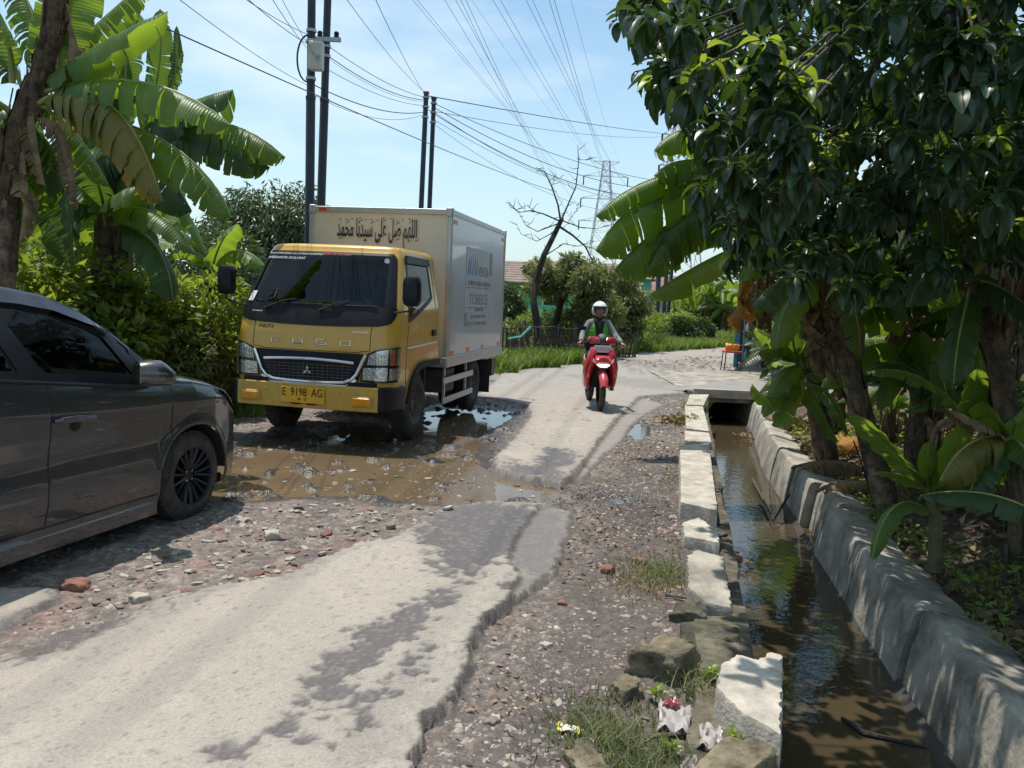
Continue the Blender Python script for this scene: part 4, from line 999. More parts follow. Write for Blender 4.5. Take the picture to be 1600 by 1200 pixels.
for nm, cells in regs.items():
    mb = MB(); mp_ = {}
    for sg in (1, -1):
        for i, k in cells:
            f = []
            for (a, b) in ((i, k), (i, k + 1), (i + 1, k + 1), (i + 1, k)):
                key = (sg, a, b)
                if key not in mp_:
                    mp_[key] = len(mb.V); x, z = secs[a][b]; ins = .006 if nm in ('windscreen', 'rear_window', 'front_window') else 0
                    mb.V.append((sg * (x - (ins if b < NL + NG + 2 else 0)), float(ys_[a]), z - (ins if b >= NL + NG + 2 else 0)))
                f.append(mp_[key])
            mb.F.append(tuple(f)); mb.M.append(0)
    if nm in ('front_door', 'rear_door', 'front_wing', 'rear_quarter', 'sill', 'front_window', 'rear_window', 'window_trim'): 
        for o_ in build_each(mb, nm, matmap.get(nm, M_car), car, sm=False):
            smooth(o_.data)
    else:
        o_ = mb.build(nm, matmap.get(nm, M_car), car, weld=True); smooth(o_.data)
def cpt(y, z, off=.002, sg=1):
    sc = section(y); zs = [p[1] for p in sc[:NL + 1]]; x = float(np.interp(z, zs, [p[0] for p in sc[:NL + 1]])); return Vector((sg * (x + off), y, z))
def gl(P, r=.0035, nm='panel_gap', m=None, off=.0):
    MB().tube([cpt(y, z, off) for y, z in P], r, 5).build(nm, m or M_blk, car)
gl([(-.225, z) for z in np.linspace(.89, .45, 9)] + [(-.25, .36), (-.30, .28), (-.36, .25)])
gl([(-1.19 + .03 * math.sin((z - .3) * 3), z) for z in np.linspace(1.0, .26, 16)])
gl([(y, .246) for y in np.linspace(-1.2, -.36, 20)]); gl([(y, .247) for y in np.linspace(-2.05, -1.2, 20)])
MB().tube([cpt(y, T(y, ZE) - .006, .004) for y in np.linspace(-2.1, -.42, 40)], .011, 6).build('belt_moulding', M_blk, car, sm=True)
# skirt below the sill
mb = MB(); P = np.linspace(-2.03, -.36, 24); V = []
for y in P: V += [(.80, y, .235), (.835, y, .20), (.838, y, .125), (.79, y, .105), (.6, y, .12)]
mb.add(V, [(i * 5 + k, i * 5 + k + 1, (i + 1) * 5 + k + 1, (i + 1) * 5 + k) for i in range(23) for k in range(4)]); mb.build('side_skirt', M_car, car, sm=True)
def green(y, t, off=.0):
    sc = section(y); a = t * NG; k = int(min(NG - 1, a)); f = a - k; p, q = sc[NL + k], sc[NL + k + 1]; return Vector((p[0] + (q[0] - p[0]) * f + off, y, p[1] + (q[1] - p[1]) * f + off * .3))
def ribbon(nm, L0_, L1_, m, off=.004, n=14):
    V = []
    for i in range(n + 1):
        s_ = i / n; a = [np.interp(s_, (0, 1), (L0_[0][j], L0_[1][j])) for j in (0, 1)]; b = [np.interp(s_, (0, 1), (L1_[0][j], L1_[1][j])) for j in (0, 1)]
        for q in range(4): k = q / 3; V.append(green(a[0] + (b[0] - a[0]) * k, a[1] + (b[1] - a[1]) * k, off))
    o = MB().add(V, [(i * 4 + q, i * 4 + q + 1, i * 4 + q + 5, i * 4 + q + 4) for i in range(n) for q in range(3)]).build(nm, m, car, sm=True); return o
M_pil = mat('satin black trim', (.014, .015, .018), .3, spec=.3)
ribbon('door_pillar', ((-1.15, .0), (-1.385, .95)), ((-1.30, .0), (-1.50, .95)), M_pil)
ribbon('window_lower_trim', ((-2.1, .0), (-.44, .0)), ((-2.1, .09), (-.47, .10)), M_pil, n=30)
ribbon('front_corner_trim', ((-.30, .0), (-.62, 1.0)), ((-.45, .0), (-.74, .93)), M_pil, n=12)
# handle, mirror, headlamp
hd = MB(); hd.tube([cpt(-1.135, .80, .004), cpt(-1.12, .805, .028), cpt(-1.02, .803, .034), cpt(-.90, .795, .030), cpt(-.88, .79, .004)], [.014, .017, .019, .017, .013], 8); hd.build('door_handle', M_car, car, sm=True)
MB().lathe([(0, .004), (.035, .003), (.045, 0), (.05, -.004)], (cpt(-1.0, .785, -.002).x, -1.0, .775), axis=0, n=16).build('handle_recess', M_blk, car, sm=True)
mm = MB(); cx, cy, cz = .955, -.52, 1.015
V = []; F = []; n = 16
for j, (yy, a, b) in enumerate(((-.08, .095, .070), (-.03, .105, .080), (.03, .100, .074), (.075, .078, .055), (.10, .04, .03))):
    for k in range(n):
        q = 2 * pi * k / n; V.append((a * np.sign(cos(q)) * abs(cos(q)) ** .8, yy * 1.15,  b * np.sign(sin(q)) * abs(sin(q)) ** .7 - .02 * (yy > .05)))
for j in range(4):
    for k in range(n): F.append((j * n + k, j * n + (k + 1) % n, (j + 1) * n + (k + 1) % n, (j + 1) * n + k))
F += [tuple(range(n)), tuple(range(4 * n, 5 * n))[::-1]]
mo = mm.add(V, F).build('wing_mirror', M_car, car, loc=(cx - .01, cy, cz), sm=True); mo.rotation_euler = (0, 0, -.62)
MB().box((0, -.093, 0), (.15, .004, .10)).build('mirror_glass', M_chr, mo)
MB().tube([(.80, -.43, .945), (.86, -.46, .955), (.93, -.50, .985)], [.035, .028, .024], 8).build('mirror_foot', M_blk, car, sm=True)
MB().tube([(.80, -.20, .935), (.765, -.45, 1.06), (.725, -.62, 1.18)], .012, 6).build('quarter_pillar', M_blk, car)
hl = MB()
pts = []
for i in range(8):
    for j in range(4):
        y = .30 + .045 * i; z0 = T(y, ZE) - .005; w0 = T(y, WW); k = j / 3; z = z0 - .10 * (1 - k) * (i / 7); pts.append((w0 - .012 + .02 * (1 - k) - .02 * k - .0, y, z + .012 * k))
hl.add(pts, [(i * 4 + j, i * 4 + j + 1, (i + 1) * 4 + j + 1, (i + 1) * 4 + j) for i in range(7) for j in range(3)]); hl.build('headlamp', M_lampin, car, sm=True)
mb = MB()   # rain visor over both door windows
V = []; yv = np.linspace(-2.1, -.62, 40)
for y in yv:
    sc = section(y); a = sc[NL + int(NG * .86)]; b = sc[NL + int(NG * .98)]; hh = 1 if y < -.8 else max(.1, (-.6 - y) / .2)
    V += [(b[0] + .014, y, b[1]), (a[0] + .030, y, b[1] - (b[1] - a[1]) * hh)]
mb.add(V, [(i * 2, i * 2 + 1, i * 2 + 3, i * 2 + 2) for i in range(39)]); mb.build('rain_visor', mat('smoked visor', (.03, .03, .038), .25, coat=.5), car, sm=True)
for sx in (1, -1):
    for wy in (0, -2.405):
        wheel('front_wheel' if wy == 0 else 'rear_wheel', car, (sx * .735, wy, .292), .288, .185, .195, side=sx, spokes=9, m_rim=M_arim)
        MB().lathe([(.02, -.11), (.352, -.11), (.352, .09), (.36, .09)], (sx * .72, wy, .29), axis=0, n=24, ang=pi * 1.04, a0=0, open_=True).build('wheel_well', M_blkm, car)
fl = MB().box((0, -1.3, .20), (1.5, 3.4, .06)); fl.box((0, .3, .3), (1.2, .6, .14)); fl.build('underbody', M_blkm, car)
cm = MB(); cm.box((0, -.40, .88), (1.4, .42, .16)); build_each(cm, 'dashboard', M_int, car, bevel=.04)
cs = MB()
for sx in (-.37, .37): cs.box((sx, -1.42, .55), (.48, .52, .16)); cs.box((sx, -1.68, .86), (.46, .13, .60)); cs.box((sx, -1.69, 1.22), (.26, .10, .16))
cs.box((0, -2.3, .8), (1.2, .16, .7)); build_each(cs, 'seat', M_int, car, bevel=.04)
stw = MB(); stw.tube([(.37 + .18 * cos(a), -.86 + .07 * sin(a) * -1, .98 + .165 * sin(a)) for a in np.linspace(0, 2 * pi, 28)], .014, 7, cap=False); stw.tube([(.20, -.86, .98), (.54, -.86, .98)], .014, 6); stw.tube([(.37, -.86, .98), (.37, -.6, .9)], .03, 8); stw.build('steering_wheel', M_int, car, sm=True)
# driver
drv = empty('person', (CO.x + cA.x * .37 + cB.x * -1.42, CO.y + cA.y * .37 + cB.y * -1.42, .60), -CY + pi, label='driver in a dark shirt at the wheel of the hatchback, behind tinted glass', cat='person')
M_dsh = mat('driver shirt', (.05, .05, .07), .85)
def spine(parent, m, seat=(0, 0, 0)):
    V = [(0, 0, .05), (0, .03, .22), (0, .02, .40), (0, .0, .50), (.17, .0, .48), (-.17, .0, .48), (.24, -.12, .30), (-.24, -.12, .30), (.16, -.38, .36), (-.16, -.38, .36), (.12, -.16, .03), (-.12, -.16, .03), (.14, -.45, .05), (-.14, -.45, .05), (0, -.005, .56)]
    E_ = [(0, 1), (1, 2), (2, 3), (3, 4), (3, 5), (4, 6), (5, 7), (6, 8), (7, 9), (0, 10), (0, 11), (10, 12), (11, 13), (3, 14)]
    R = [(.15, .12), (.14, .11), (.16, .11), (.10, .08), (.07, .07), (.07, .07), .048, .048, .036, .036, .09, .09, .065, .065, .055]
    return skin_body('clothed_body', V, E_, R, m, parent)
spine(drv, M_dsh); hh = head_mesh('head', drv, (0, -.02, .67)); 
MB().lathe([(0, .135), (.05, .125), (.085, .085), (.098, .03), (.095, 0)], (0, .012, .0), axis=2, n=20).build('hair', M_hair, hh, sm=True)
for sx in (1, -1): hand('hand', drv, (sx * .155, -.40, .37), (0, -.5, .6), (0, -1, 0), M_skin, thumb=-sx)
# ================================================================ SCOOTER + RIDER
bx_, by_ = gp(937, 645)
M_red = mat('scooter red paint', (.50, .015, .025), .25, coat=.9, var=.05, scale=4)
M_redp = mat('pinkish red worn fender', (.52, .06, .08), .35, coat=.4)
M_white = mat('white gloss', (.78, .78, .78), .25, coat=.6, var=.03)
M_hl = bpy.data.materials.new('lit headlamp'); M_hl.use_nodes = True; _b = M_hl.node_tree.nodes['Principled BSDF']; _b.inputs['Emission Color'].default_value = (1, .98, .95, 1); _b.inputs['Emission Strength'].default_value = 1.3; _b.inputs['Base Color'].default_value = (.8, .8, .8, 1)
SY = atan2(-bx_, by_) * .6
sc_ = empty('motor_scooter', (bx_, by_, gz(bx_, by_)), .035, label='red automatic scooter with lit headlight riding towards the camera', cat='scooter')
def shell(secs_, name, m, parent, n=20, sup=.75, loc=None, sm=True, cap=True):
    """loft of superellipse sections (y, cx, cz, rx, rz) along y or (z) -> parts"""
    V = []; F = []
    for (x, y, z, a, b, ax_) in secs_:
        for k in range(n):
            q = 2 * pi * k / n; u = np.sign(cos(q)) * abs(cos(q)) ** sup * a; w = np.sign(sin(q)) * abs(sin(q)) ** sup * b
            V.append((x + u, y, z + w) if ax_ == 'y' else (x + u, y + w, z))
    for j in range(len(secs_) - 1):
        for k in range(n): F.append((j * n + k, j * n + (k + 1) % n, (j + 1) * n + (k + 1) % n, (j + 1) * n + k))
    if cap: F += [tuple(range(n)), tuple(range((len(secs_) - 1) * n, len(secs_) * n))[::-1]]
    return MB().add(V, F).build(name, m, parent, sm=sm)
wh = wheel('front_wheel', sc_, (0, 0, .285), .285, .10, .17, side=1, spokes=5, m_rim=M_arim, turn=.0)
wheel('rear_wheel', sc_, (0, 1.26, .275), .275, .12, .16, side=1, spokes=5, m_rim=M_arim)
fk = MB()
for sx in (1, -1): fk.tube([(sx * .075, .0, .28), (sx * .07, .10, .62)], .02, 8)
build_each(fk, 'fork_leg', M_blkm, sc_, sm=True)
# front mudguard: arc over the tyre
V = []; F = []; n = 14; mm_ = 9
for i in range(n):
    a = radians(20 + 125 * i / (n - 1))
    for j in range(mm_):
        t = -1 + 2 * j / (mm_ - 1); rr2 = .315 + .02 * (1 - t * t); w_ = .085 * (1 - .25 * abs(i / (n - 1) - .5)); V.append((t * w_, -cos(a) * rr2 , .285 + sin(a) * rr2 - .03 * t * t))
for i in range(n - 1):
    for j in range(mm_ - 1): F.append((i * mm_ + j, i * mm_ + j + 1, (i + 1) * mm_ + j + 1, (i + 1) * mm_ + j))
MB().add(V, F).build('front_mudguard', M_redp, sc_, sm=True)
# leg shield: two side wings + nose, tapering down
for sx in (1, -1):
    shell([(sx * .215, .30, .30, .035, .12, 'z'), (sx * .235, .27, .36, .06, .15, 'z'), (sx * .235, .22, .50, .075, .17, 'z'), (sx * .225, .15, .64, .085, .16, 'z'), (sx * .19, .10, .74, .09, .13, 'z'), (sx * .165, .09, .86, .075, .10, 'z'), (sx * .155, .12, .95, .045, .06, 'z')], 'leg_shield_wing', M_red, sc_)
    MB().box((sx * .235, .045, .545), (.05, .03, .10)).build('indicator', M_orr, sc_, bevel=.012)
shell([(0, .36, .32, .20, .10, 'z'), (0, .34, .55, .21, .08, 'z'), (0, .30, .75, .18, .07, 'z'), (0, .30, .95, .15, .05, 'z')], 'inner_shield', M_blk, sc_)
shell([(0, .10, .615, .05, .06, 'z'), (0, .06, .66, .12, .10, 'z'), (0, .03, .71, .165, .13, 'z'), (0, .02, .77, .165, .14, 'z'), (0, .06, .83, .14, .10, 'z')], 'nose_cowl', M_red, sc_)
MB().prism([(-.11, .735), (.11, .735), (.08, .80), (0, .815), (-.08, .80)], 1, -.118, -.10).build('nose_panel', M_redp, sc_, bevel=.008)
MB().prism([(-.12, .695), (-.06, .66), (.06, .66), (.12, .695), (.10, .712), (-.10, .712)], 1, -.125, -.10).build('headlight', M_hl, sc_, bevel=.006)
for sx in (1, -1): MB().prism([(sx * .10, .70), (sx * .19, .74), (sx * .18, .79), (sx * .145, .735)], 1, -.10, -.06).build('side_lamp', M_white, sc_, bevel=.005)
MB().prism([(-.07, .635), (.07, .635), (.10, .655), (-.10, .655)], 1, -.118, -.09).build('lower_lip', M_frame, sc_)
pl_ = MB().box((0, .035, .925), (.31, .008, .105)).build('number_plate', mat('pale plate', (.62, .63, .65), .35), sc_, bevel=.004)
text('E 4520 YAJ', 'lettering', .05, mat('faint plate print', (.38, .39, .42), .5), pl_, (0, .029, .925), (radians(90), 0, 0), w=.24)
# handlebar cowl
shell([(0, .08, 1.03, .05, .05, 'y'), (0, .12, 1.055, .075, .075, 'y'), (0, .20, 1.07, .08, .08, 'y'), (0, .28, 1.06, .06, .05, 'y')], 'handlebar_cowl', M_frame, sc_)
for sx in (1, -1):
    shell([(sx * .09, .09, 1.03, .045, .03, 'y'), (sx * .15, .13, 1.05, .10, .055, 'y'), (sx * .17, .19, 1.055, .09, .05, 'y')], 'cowl_wing', M_red, sc_)
    MB().tube([(sx * .15, .2, 1.02), (sx * .27, .24, 1.01), (sx * .37, .27, 1.0)], .017, 8).build('handle_grip', M_blkm, sc_, sm=True)
    MB().tube([(sx * .28, .22, 1.0), (sx * .42, .20, .985)], .008, 6).build('brake_lever', M_blk, sc_)
    mo = MB().tube([(sx * .24, .22, 1.05), (sx * .29, .2, 1.15), (sx * .34, .2, 1.215)], .006, 6).build('mirror_stalk', M_blk, sc_)
    shell([(sx * .365, .18, 1.225, .03, .015, 'y'), (sx * .365, .19, 1.225, .075, .032, 'y'), (sx * .365, .215, 1.225, .07, .03, 'y')], 'mirror_head', M_blk, mo)
shell([(0, .40, .33, .17, .03, 'y'), (0, .80, .33, .17, .035, 'y')], 'floorboard', M_blk, sc_)
shell([(0, .70, .50, .10, .16, 'y'), (0, .85, .55, .17, .20, 'y'), (0, 1.2, .62, .18, .16, 'y'), (0, 1.6, .72, .10, .08, 'y')], 'rear_body', M_red, sc_)
shell([(0, .72, .74, .12, .03, 'y'), (0, .9, .76, .15, .045, 'y'), (0, 1.4, .80, .13, .05, 'y')], 'seat', M_blkm, sc_)
MB().tube([(.16, 1.0, .32), (.17, 1.5, .38)], [.045, .055], 10).build('exhaust', M_blk, sc_, sm=True)
# rider
sc_.scale = (.78, 1, .93)
rd = empty('person', (bx_, by_ + .88, gz(bx_, by_) + .70), .035, label='rider in a white open-face helmet and green, black and grey jacket on the scooter', cat='person')
rd.scale = (.90, 1, .97)
M_gsl = mat('grey jacket sleeve', (.17, .185, .18), .85, var=.15, scale=30, bump=.3, bscale=60); M_grn = mat('green jacket panel', (.12, .45, .04), .6, var=.1, scale=20, bump=.3); M_dk = mat('black jacket', (.015, .016, .018), .8, bump=.3); M_trs = mat('dark trousers', (.03, .032, .04), .85)
V = [(0, 0, .06), (0, .0, .25), (0, -.03, .42), (0, -.04, .53), (.155, -.04, .505), (-.155, -.04, .505), (.275, -.14, .33), (-.275, -.14, .33), (.33, -.44, .245), (-.33, -.44, .245), (.0, -.05, .60)]
E_ = [(0, 1), (1, 2), (2, 3), (3, 4), (3, 5), (4, 6), (5, 7), (6, 8), (7, 9), (3, 10)]
skin_body('jacket', V, E_, [(.16, .12), (.15, .11), (.175, .115), (.11, .08), (.07, .07), (.07, .07), .056, .056, .04, .04, .055], M_gsl, rd)
V = [(0, .05, .0), (.11, -.05, .02), (-.11, -.05, .02), (.17, -.42, .0), (-.17, -.42, .0), (.18, -.40, -.36), (-.18, -.40, -.36)]
skin_body('trousers', V, [(0, 1), (0, 2), (1, 3), (2, 4), (3, 5), (4, 6)], [(.17, .12), .10, .10, .07, .07, .05, .05], M_trs, rd)
for sx in (1, -1):
    shell([(sx * .18, -.36, -.425, .045, .03, 'y'), (sx * .18, -.44, -.42, .05, .04, 'y'), (sx * .18, -.56, -.435, .045, .028, 'y'), (sx * .18, -.63, -.44, .03, .018, 'y')], 'shoe', M_blk, rd)
    hand('hand', rd, (sx * .33, -.45, .24), (0, -.9, -.35), (0, -.35, .9), M_skin, curl=1.0, thumb=-sx)
# vest panels wrapped on the chest (front faces -y)
def chest(x, z, off=0):
    hw = np.interp(z, [.15, .35, .45, .53, .57], [.175, .20, .205, .19, .12]); t = max(-1, min(1, x / hw))
    return Vector((x, np.interp(z, [.15, .42, .55], [-.115, -.155, -.115]) + .10 * t * t - off, z))
def vest(bot, top, nm, m, off=.012):
    V = []; F = []; nu, nv = 8, 6
    for j in range(nv + 1):
        for i in range(nu + 1):
            b = Vector(bot[0]).lerp(Vector(bot[1]), i / nu); t = Vector(top[0]).lerp(Vector(top[1]), i / nu); q = b.lerp(t, j / nv); V.append(chest(q.x, q.y, off))
    for j in range(nv):
        for i in range(nu): a = j * (nu + 1) + i; F.append((a, a + 1, a + nu + 2, a + nu + 1))
    return MB().add(V, F).build(nm, m, rd, sm=True)
vest([(-.19, .02), (.19, .02)], [(-.205, .27), (.205, .27)], 'jacket_front', M_dk, .016)
for sx in (1, -1):
    a, b = (sx * .035, .265), (sx * .205, .285); vest([a, b], [(sx * .085, .555), (sx * .19, .52)], 'green_panel', M_grn, .018)
    vest([(sx * .0, .255), (sx * .022, .255)], [(sx * .015, .545), (sx * .095, .555)], 'collar_panel', M_dk, .022)
vest([(-.15, .40), (-.09, .40)], [(-.15, .415), (-.09, .415)], 'chest_badge', M_wht, .024)
vest([(-.20, .262), (.20, .262)], [(-.20, .270), (.20, .270)], 'reflective_piping', M_white, .024)
MB().tube([(0, -.04, .50), (0, -.06, .60)], [.075, .058], 12).build('neck_gaiter', M_dk, rd, sm=True)
hh = head_mesh('head', rd, (0, -.08, .70), 1.0)
# helmet: open face shell
V = []; F = []; nu, nv = 32, 16
for j in range(nv + 1):
    ph = -.62 + (pi / 2 + .62) * j / nv
    for i in range(nu + 1):
        q = 2 * pi * i / nu; x = cos(ph) * sin(q); y = cos(ph) * cos(q); z = sin(ph); V.append((.128 * x, .150 * y + .015, .135 * z + .02))
for j in range(nv):
    for i in range(nu):
        ph = -.62 + (pi / 2 + .62) * (j + .5) / nv; q = 2 * pi * (i + .5) / nu; front = cos(q) < -.30
        if front and ph < .36: continue
        a = j * (nu + 1) + i; F.append((a, a + 1, a + nu + 2, a + nu + 1))
hm = MB().add(V, F).build('helmet', M_white, rd, loc=(0, -.08, .70), sm=True, weld=True); so_ = hm.modifiers.new('S', 'SOLIDIFY'); so_.thickness = .018; so_.offset = -1
MB().tube([(.0 + .125 * sin(a), -.08 - .135 * cos(a) + .01, .70 + .068) for a in np.linspace(-1.25, 1.25, 16)], .010, 6).build('visor_rim', M_blk, hm).parent = rd
MB().tube([(sin(a) * .085, -.12 + .02, .60 + .0) for a in (-1, -.5, 0, .5, 1)], .012, 6).build('chin_strap', M_dk, rd)
# ================================================================ VEGETATION
def blade_mat(name, c1, c2, tcol, trans=.3, rough=.42): return leafmat(name, c1, c2, rough, trans, tcol, 2.2, vein=7.0, orand=.22, vcol=True)
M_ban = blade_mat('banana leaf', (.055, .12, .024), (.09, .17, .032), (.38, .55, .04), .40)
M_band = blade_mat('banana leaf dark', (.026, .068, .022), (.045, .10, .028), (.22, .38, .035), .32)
M_bany = blade_mat('banana leaf yellowing', (.12, .12, .020), (.20, .17, .03), (.5, .42, .05), .35)
M_rib = mat('banana midrib', (.20, .24, .06), .5, var=.2, scale=6, col2=(.30, .30, .10))
M_dryl = leafmat('dry banana leaf', (.17, .115, .065), (.30, .21, .12), .8, .12, (.4, .25, .1), 7, vein=9, orand=.3, vcol=True)
M_oran = leafmat('orange dry leaf', (.42, .20, .035), (.55, .30, .06), .7, .3, (.8, .4, .06), 7, vein=9, orand=.12, vcol=True)
M_stem = mat('banana pseudostem', (.055, .048, .03), .8, var=.5, scale=7, bump=.7, bscale=22, col2=(.14, .11, .065))
M_stemd = mat('banana dry sheath', (.055, .038, .027), .9, var=.5, scale=9, bump=1, bscale=26, col2=(.17, .115, .075))
M_stemp = mat('shaggy brown sheath', (.10, .070, .05), .9, var=.5, scale=11, bump=1, bscale=26, col2=(.27, .19, .13))
M_bark = mat('grey bark', (.085, .075, .062), .9, var=.35, scale=12, bump=.9, bscale=45)
M_bark2 = mat('dark bark', (.035, .03, .026), .9, var=.35, scale=12, bump=.9, bscale=45)
def banana_leaf(B, Mid, T, W, seed=0, tears=.25, droop=.6, vee=.25, mats=None, name='leaf', parent=None, N=34, curl=0.0, shape=1.0, petiole=.10, up=(0, 0, 1), sides=(1, -1), edge=.0):
    """midrib through B, Mid, T (world); torn blade halves hang from it"""
    rn = random.Random(seed * 7 + 3); B, Mid, T = Vector(B), Vector(Mid), Vector(T); Cc = Mid * 2 - (B + T) * .5
    P = lambda t: B * (1 - t) ** 2 + Cc * 2 * t * (1 - t) + T * t * t
    D = lambda t: ((Cc - B) * (1 - t) * 2 + (T - Cc) * 2 * t).normalized()
    L = sum((P((i + 1) / 12) - P(i / 12)).length for i in range(12)); U = Vector(up)
    V = []; F = []; col = []; uv = []; K = 4
    ph = rn.uniform(0, 6)
    for sg in sides:
        cuts = [0]; i = 0
        while i < N:
            step = 1
            while rn.random() > tears and step < 9: step += 1
            i = min(N, i + step); cuts.append(i)
        for c in range(len(cuts) - 1):
            i0, i1 = cuts[c], cuts[c + 1]; rot = rn.gauss(0, .16) * (1 if tears > .05 else .2); gap = rn.uniform(.0, .35) * min(1, tears * 3); lnf = rn.uniform(.86, 1.02); mid = (i0 + i1) / 2; br = rn.uniform(.85, 1.12)
            n0 = len(V)
            for i in range(i0, i1 + 1):
                s = petiole + (1 - petiole) * i / N; x = i / N
                w = W * min(1, (x / .13 + .12)) ** .7 * (1 - max(0, (x - .55) / .45) ** (2.4 * shape)) ** .6 * lnf
                t = D(s); sv = t.cross(U); sv = sv.normalized() if sv.length > .05 else Vector((1, 0, 0)); nv = sv.cross(t).normalized()
                for k in range(K + 1):
                    q = k / K; sq = min(N, max(0, i + (mid - i) * gap * q * q)); sp = petiole + (1 - petiole) * sq / N
                    ang = vee - droop * q + rot * q + curl * q * q + .07 * sin(i * .9 + ph) * q
                    p = P(sp) + (sv * sg * cos(ang) + nv * sin(ang)) * w * q + t * w * q * .22
                    p.z -= droop * .35 * w * q * q
                    V.append(p); e_ = 1 - .18 * q
                    cc = [br * e_, br * e_, br * e_]
                    if k == K and edge: cc = [cc[0] * (1 + 2.2 * edge), cc[1] * (1 + .7 * edge), cc[2] * (1 + .3 * edge)]
                    col.append(cc); uv.append((sp * L * 1.6, q * .3))
            for i in range(i1 - i0):
                for k in range(K):
                    a = n0 + i * (K + 1) + k; F.append((a, a + 1, a + K + 2, a + K + 1))
    nb = len(F); n0 = len(V); ring = 5; M_ = 10
    for j in range(M_ + 1):
        t = j / M_; p = P(t); d = D(t); sv = d.cross(U); sv = sv.normalized() if sv.length > .05 else Vector((1, 0, 0)); nv = sv.cross(d); r = (.028 if t < .12 else .022) * (W / .32) * (1 - t) ** .6 + .003
        for k in range(ring):
            a = 2 * pi * k / ring; V.append(p + (sv * cos(a) + nv * sin(a)) * r); col.append([1, 1, 1]); uv.append((0, 0))
    for j in range(M_):
        for k in range(ring): F.append((n0 + j * ring + k, n0 + j * ring + (k + 1) % ring, n0 + (j + 1) * ring + (k + 1) % ring, n0 + (j + 1) * ring + k))
    me = bpy.data.meshes.new(name); O = B.copy(); setmesh(me, [tuple(v - O) for v in V], np.array(F)); colattr(me, np.array(col, dtype=np.float32))
    ul = me.uv_layers.new(name='UVMap'); li = np.empty(len(me.loops), dtype=np.int32); me.loops.foreach_get('vertex_index', li); ul.data.foreach_set('uv', np.array(uv, dtype=np.float32)[li].ravel())
    mats = mats or (M_ban, M_rib)
    for m in mats: me.materials.append(m)
    mi = np.zeros(len(F), dtype=np.int32); mi[nb:] = 1; me.polygons.foreach_set('material_index', mi); smooth(me)
    o = ob(name, me, parent, O - (parent.location if parent else Vector())); return o
def stem(parent, P, R, m=None, name='pseudostem', seed=0, n=14, flake=12):
    """stem with overlapping sheath flakes, world coords"""
    rn = random.Random(seed); O = parent.location; mb = MB(); Q = []; RR = []
    for i in range(len(P) - 1):
        for k in range(5): t = k / 5; Q.append(Vector(P[i]).lerp(Vector(P[i + 1]), t) - O); RR.append((R[i] + (R[i + 1] - R[i]) * t) * rn.uniform(.94, 1.06))
    Q.append(Vector(P[-1]) - O); RR.append(R[-1]); mb.tube(Q, RR, n)
    for f in range(flake):
        i = rn.randrange(1, len(Q) - 2); a = rn.uniform(0, 2 * pi); p = Q[i]; r = RR[i]; d = (Q[i + 1] - Q[i - 1]).normalized(); u = Vector((cos(a), sin(a), 0)); w = d.cross(u).normalized(); h_ = rn.uniform(.25, .6); lift = rn.uniform(.008, .05)
        V = []
        for j in range(4):
            t = j / 3
            for k in (-1, 0, 1): V.append(p + d * h_ * (t - .5) + u * (r * 1.03 + lift * t * t + (0 if k else .008)) + w * k * r * .45 * (1 - .5 * t))
        mb.add(V, [(j * 3 + k, j * 3 + k + 1, j * 3 + k + 4, j * 3 + k + 3) for j in range(3) for k in range(2)], 1)
    return mb.build(name, [m or M_stem, M_stemd], parent, sm=True)
# template leaves shared by the background plants (unit length along +y)
TEMPL = []; TEMPL_D = []
for s in range(5):
    ar = (.30, .22, .12, .34, .05)[s]; o = banana_leaf((0, 0, 0), (0, .52, ar), (0, 1, (-.1, .1, .35, -.35, .55)[s]), .155, seed=50 + s, tears=(.3, .15, .1, .45, .08)[s], droop=(.9, .6, .5, 1.1, .4)[s], N=24)
    TEMPL.append(o.data); C.objects.unlink(o); bpy.data.objects.remove(o)
    o = banana_leaf((0, 0, 0), (0, .30, .02), (0, .38, -.75), .07, seed=80 + s, tears=.5, droop=1.9, vee=-.3, N=16, mats=(M_dryl, M_dryl)); TEMPL_D.append(o.data); C.objects.unlink(o); bpy.data.objects.remove(o)
TD = {}
def dark(me, m):
    k = (me.name, m.name)
    if k not in TD: c = me.copy(); c.materials[0] = m; TD[k] = c
    return TD[k]
def banana_plant(x, y, h, nl, ll, seed, label, group=None, dry=4, lean=(0, 0), m=None, R=.12, z0=None, elev=(10, 70), az=None, name='banana_plant', leafless=False):
    rn = random.Random(seed); z0 = gz(x, y) if z0 is None else z0
    o = empty(name, (x, y, z0 - .05), 0, label=label, cat='banana plant', group=group)
    top = Vector((lean[0], lean[1], h))
    stem(o, [Vector((x, y, z0 - .1)), Vector((x + lean[0] * .4, y + lean[1] * .4, z0 + h * .5)), Vector((x, y, z0)) + top], [R, R * .8, R * .45], seed=seed, flake=8 + int(h * 6))
    for k in range(nl):
        a = (az[0] + (az[1] - az[0]) * rn.random()) if az else 2 * pi * (k + rn.uniform(-.3, .3)) / nl; e_ = radians(rn.uniform(*elev)); l = ll * rn.uniform(.75, 1.1); me = rn.choice(TEMPL)
        if m: me = dark(me, m)
        lf = ob('leaf', me, o, top + Vector((0, 0, rn.uniform(-.15, .02)))); lf.rotation_euler = (e_ - .25, rn.uniform(-.2, .2), a); lf.scale = (l * rn.uniform(.85, 1.15), l, l)
    for k in range(dry):
        a = rn.uniform(0, 2 * pi); l = min(ll, h) * rn.uniform(.6, 1.0); lf = ob('dry_leaf', rn.choice(TEMPL_D), o, top * rn.uniform(.75, 1.0)); lf.rotation_euler = (rn.uniform(-.2, .1), 0, a); lf.scale = (l, l, l)
    return o
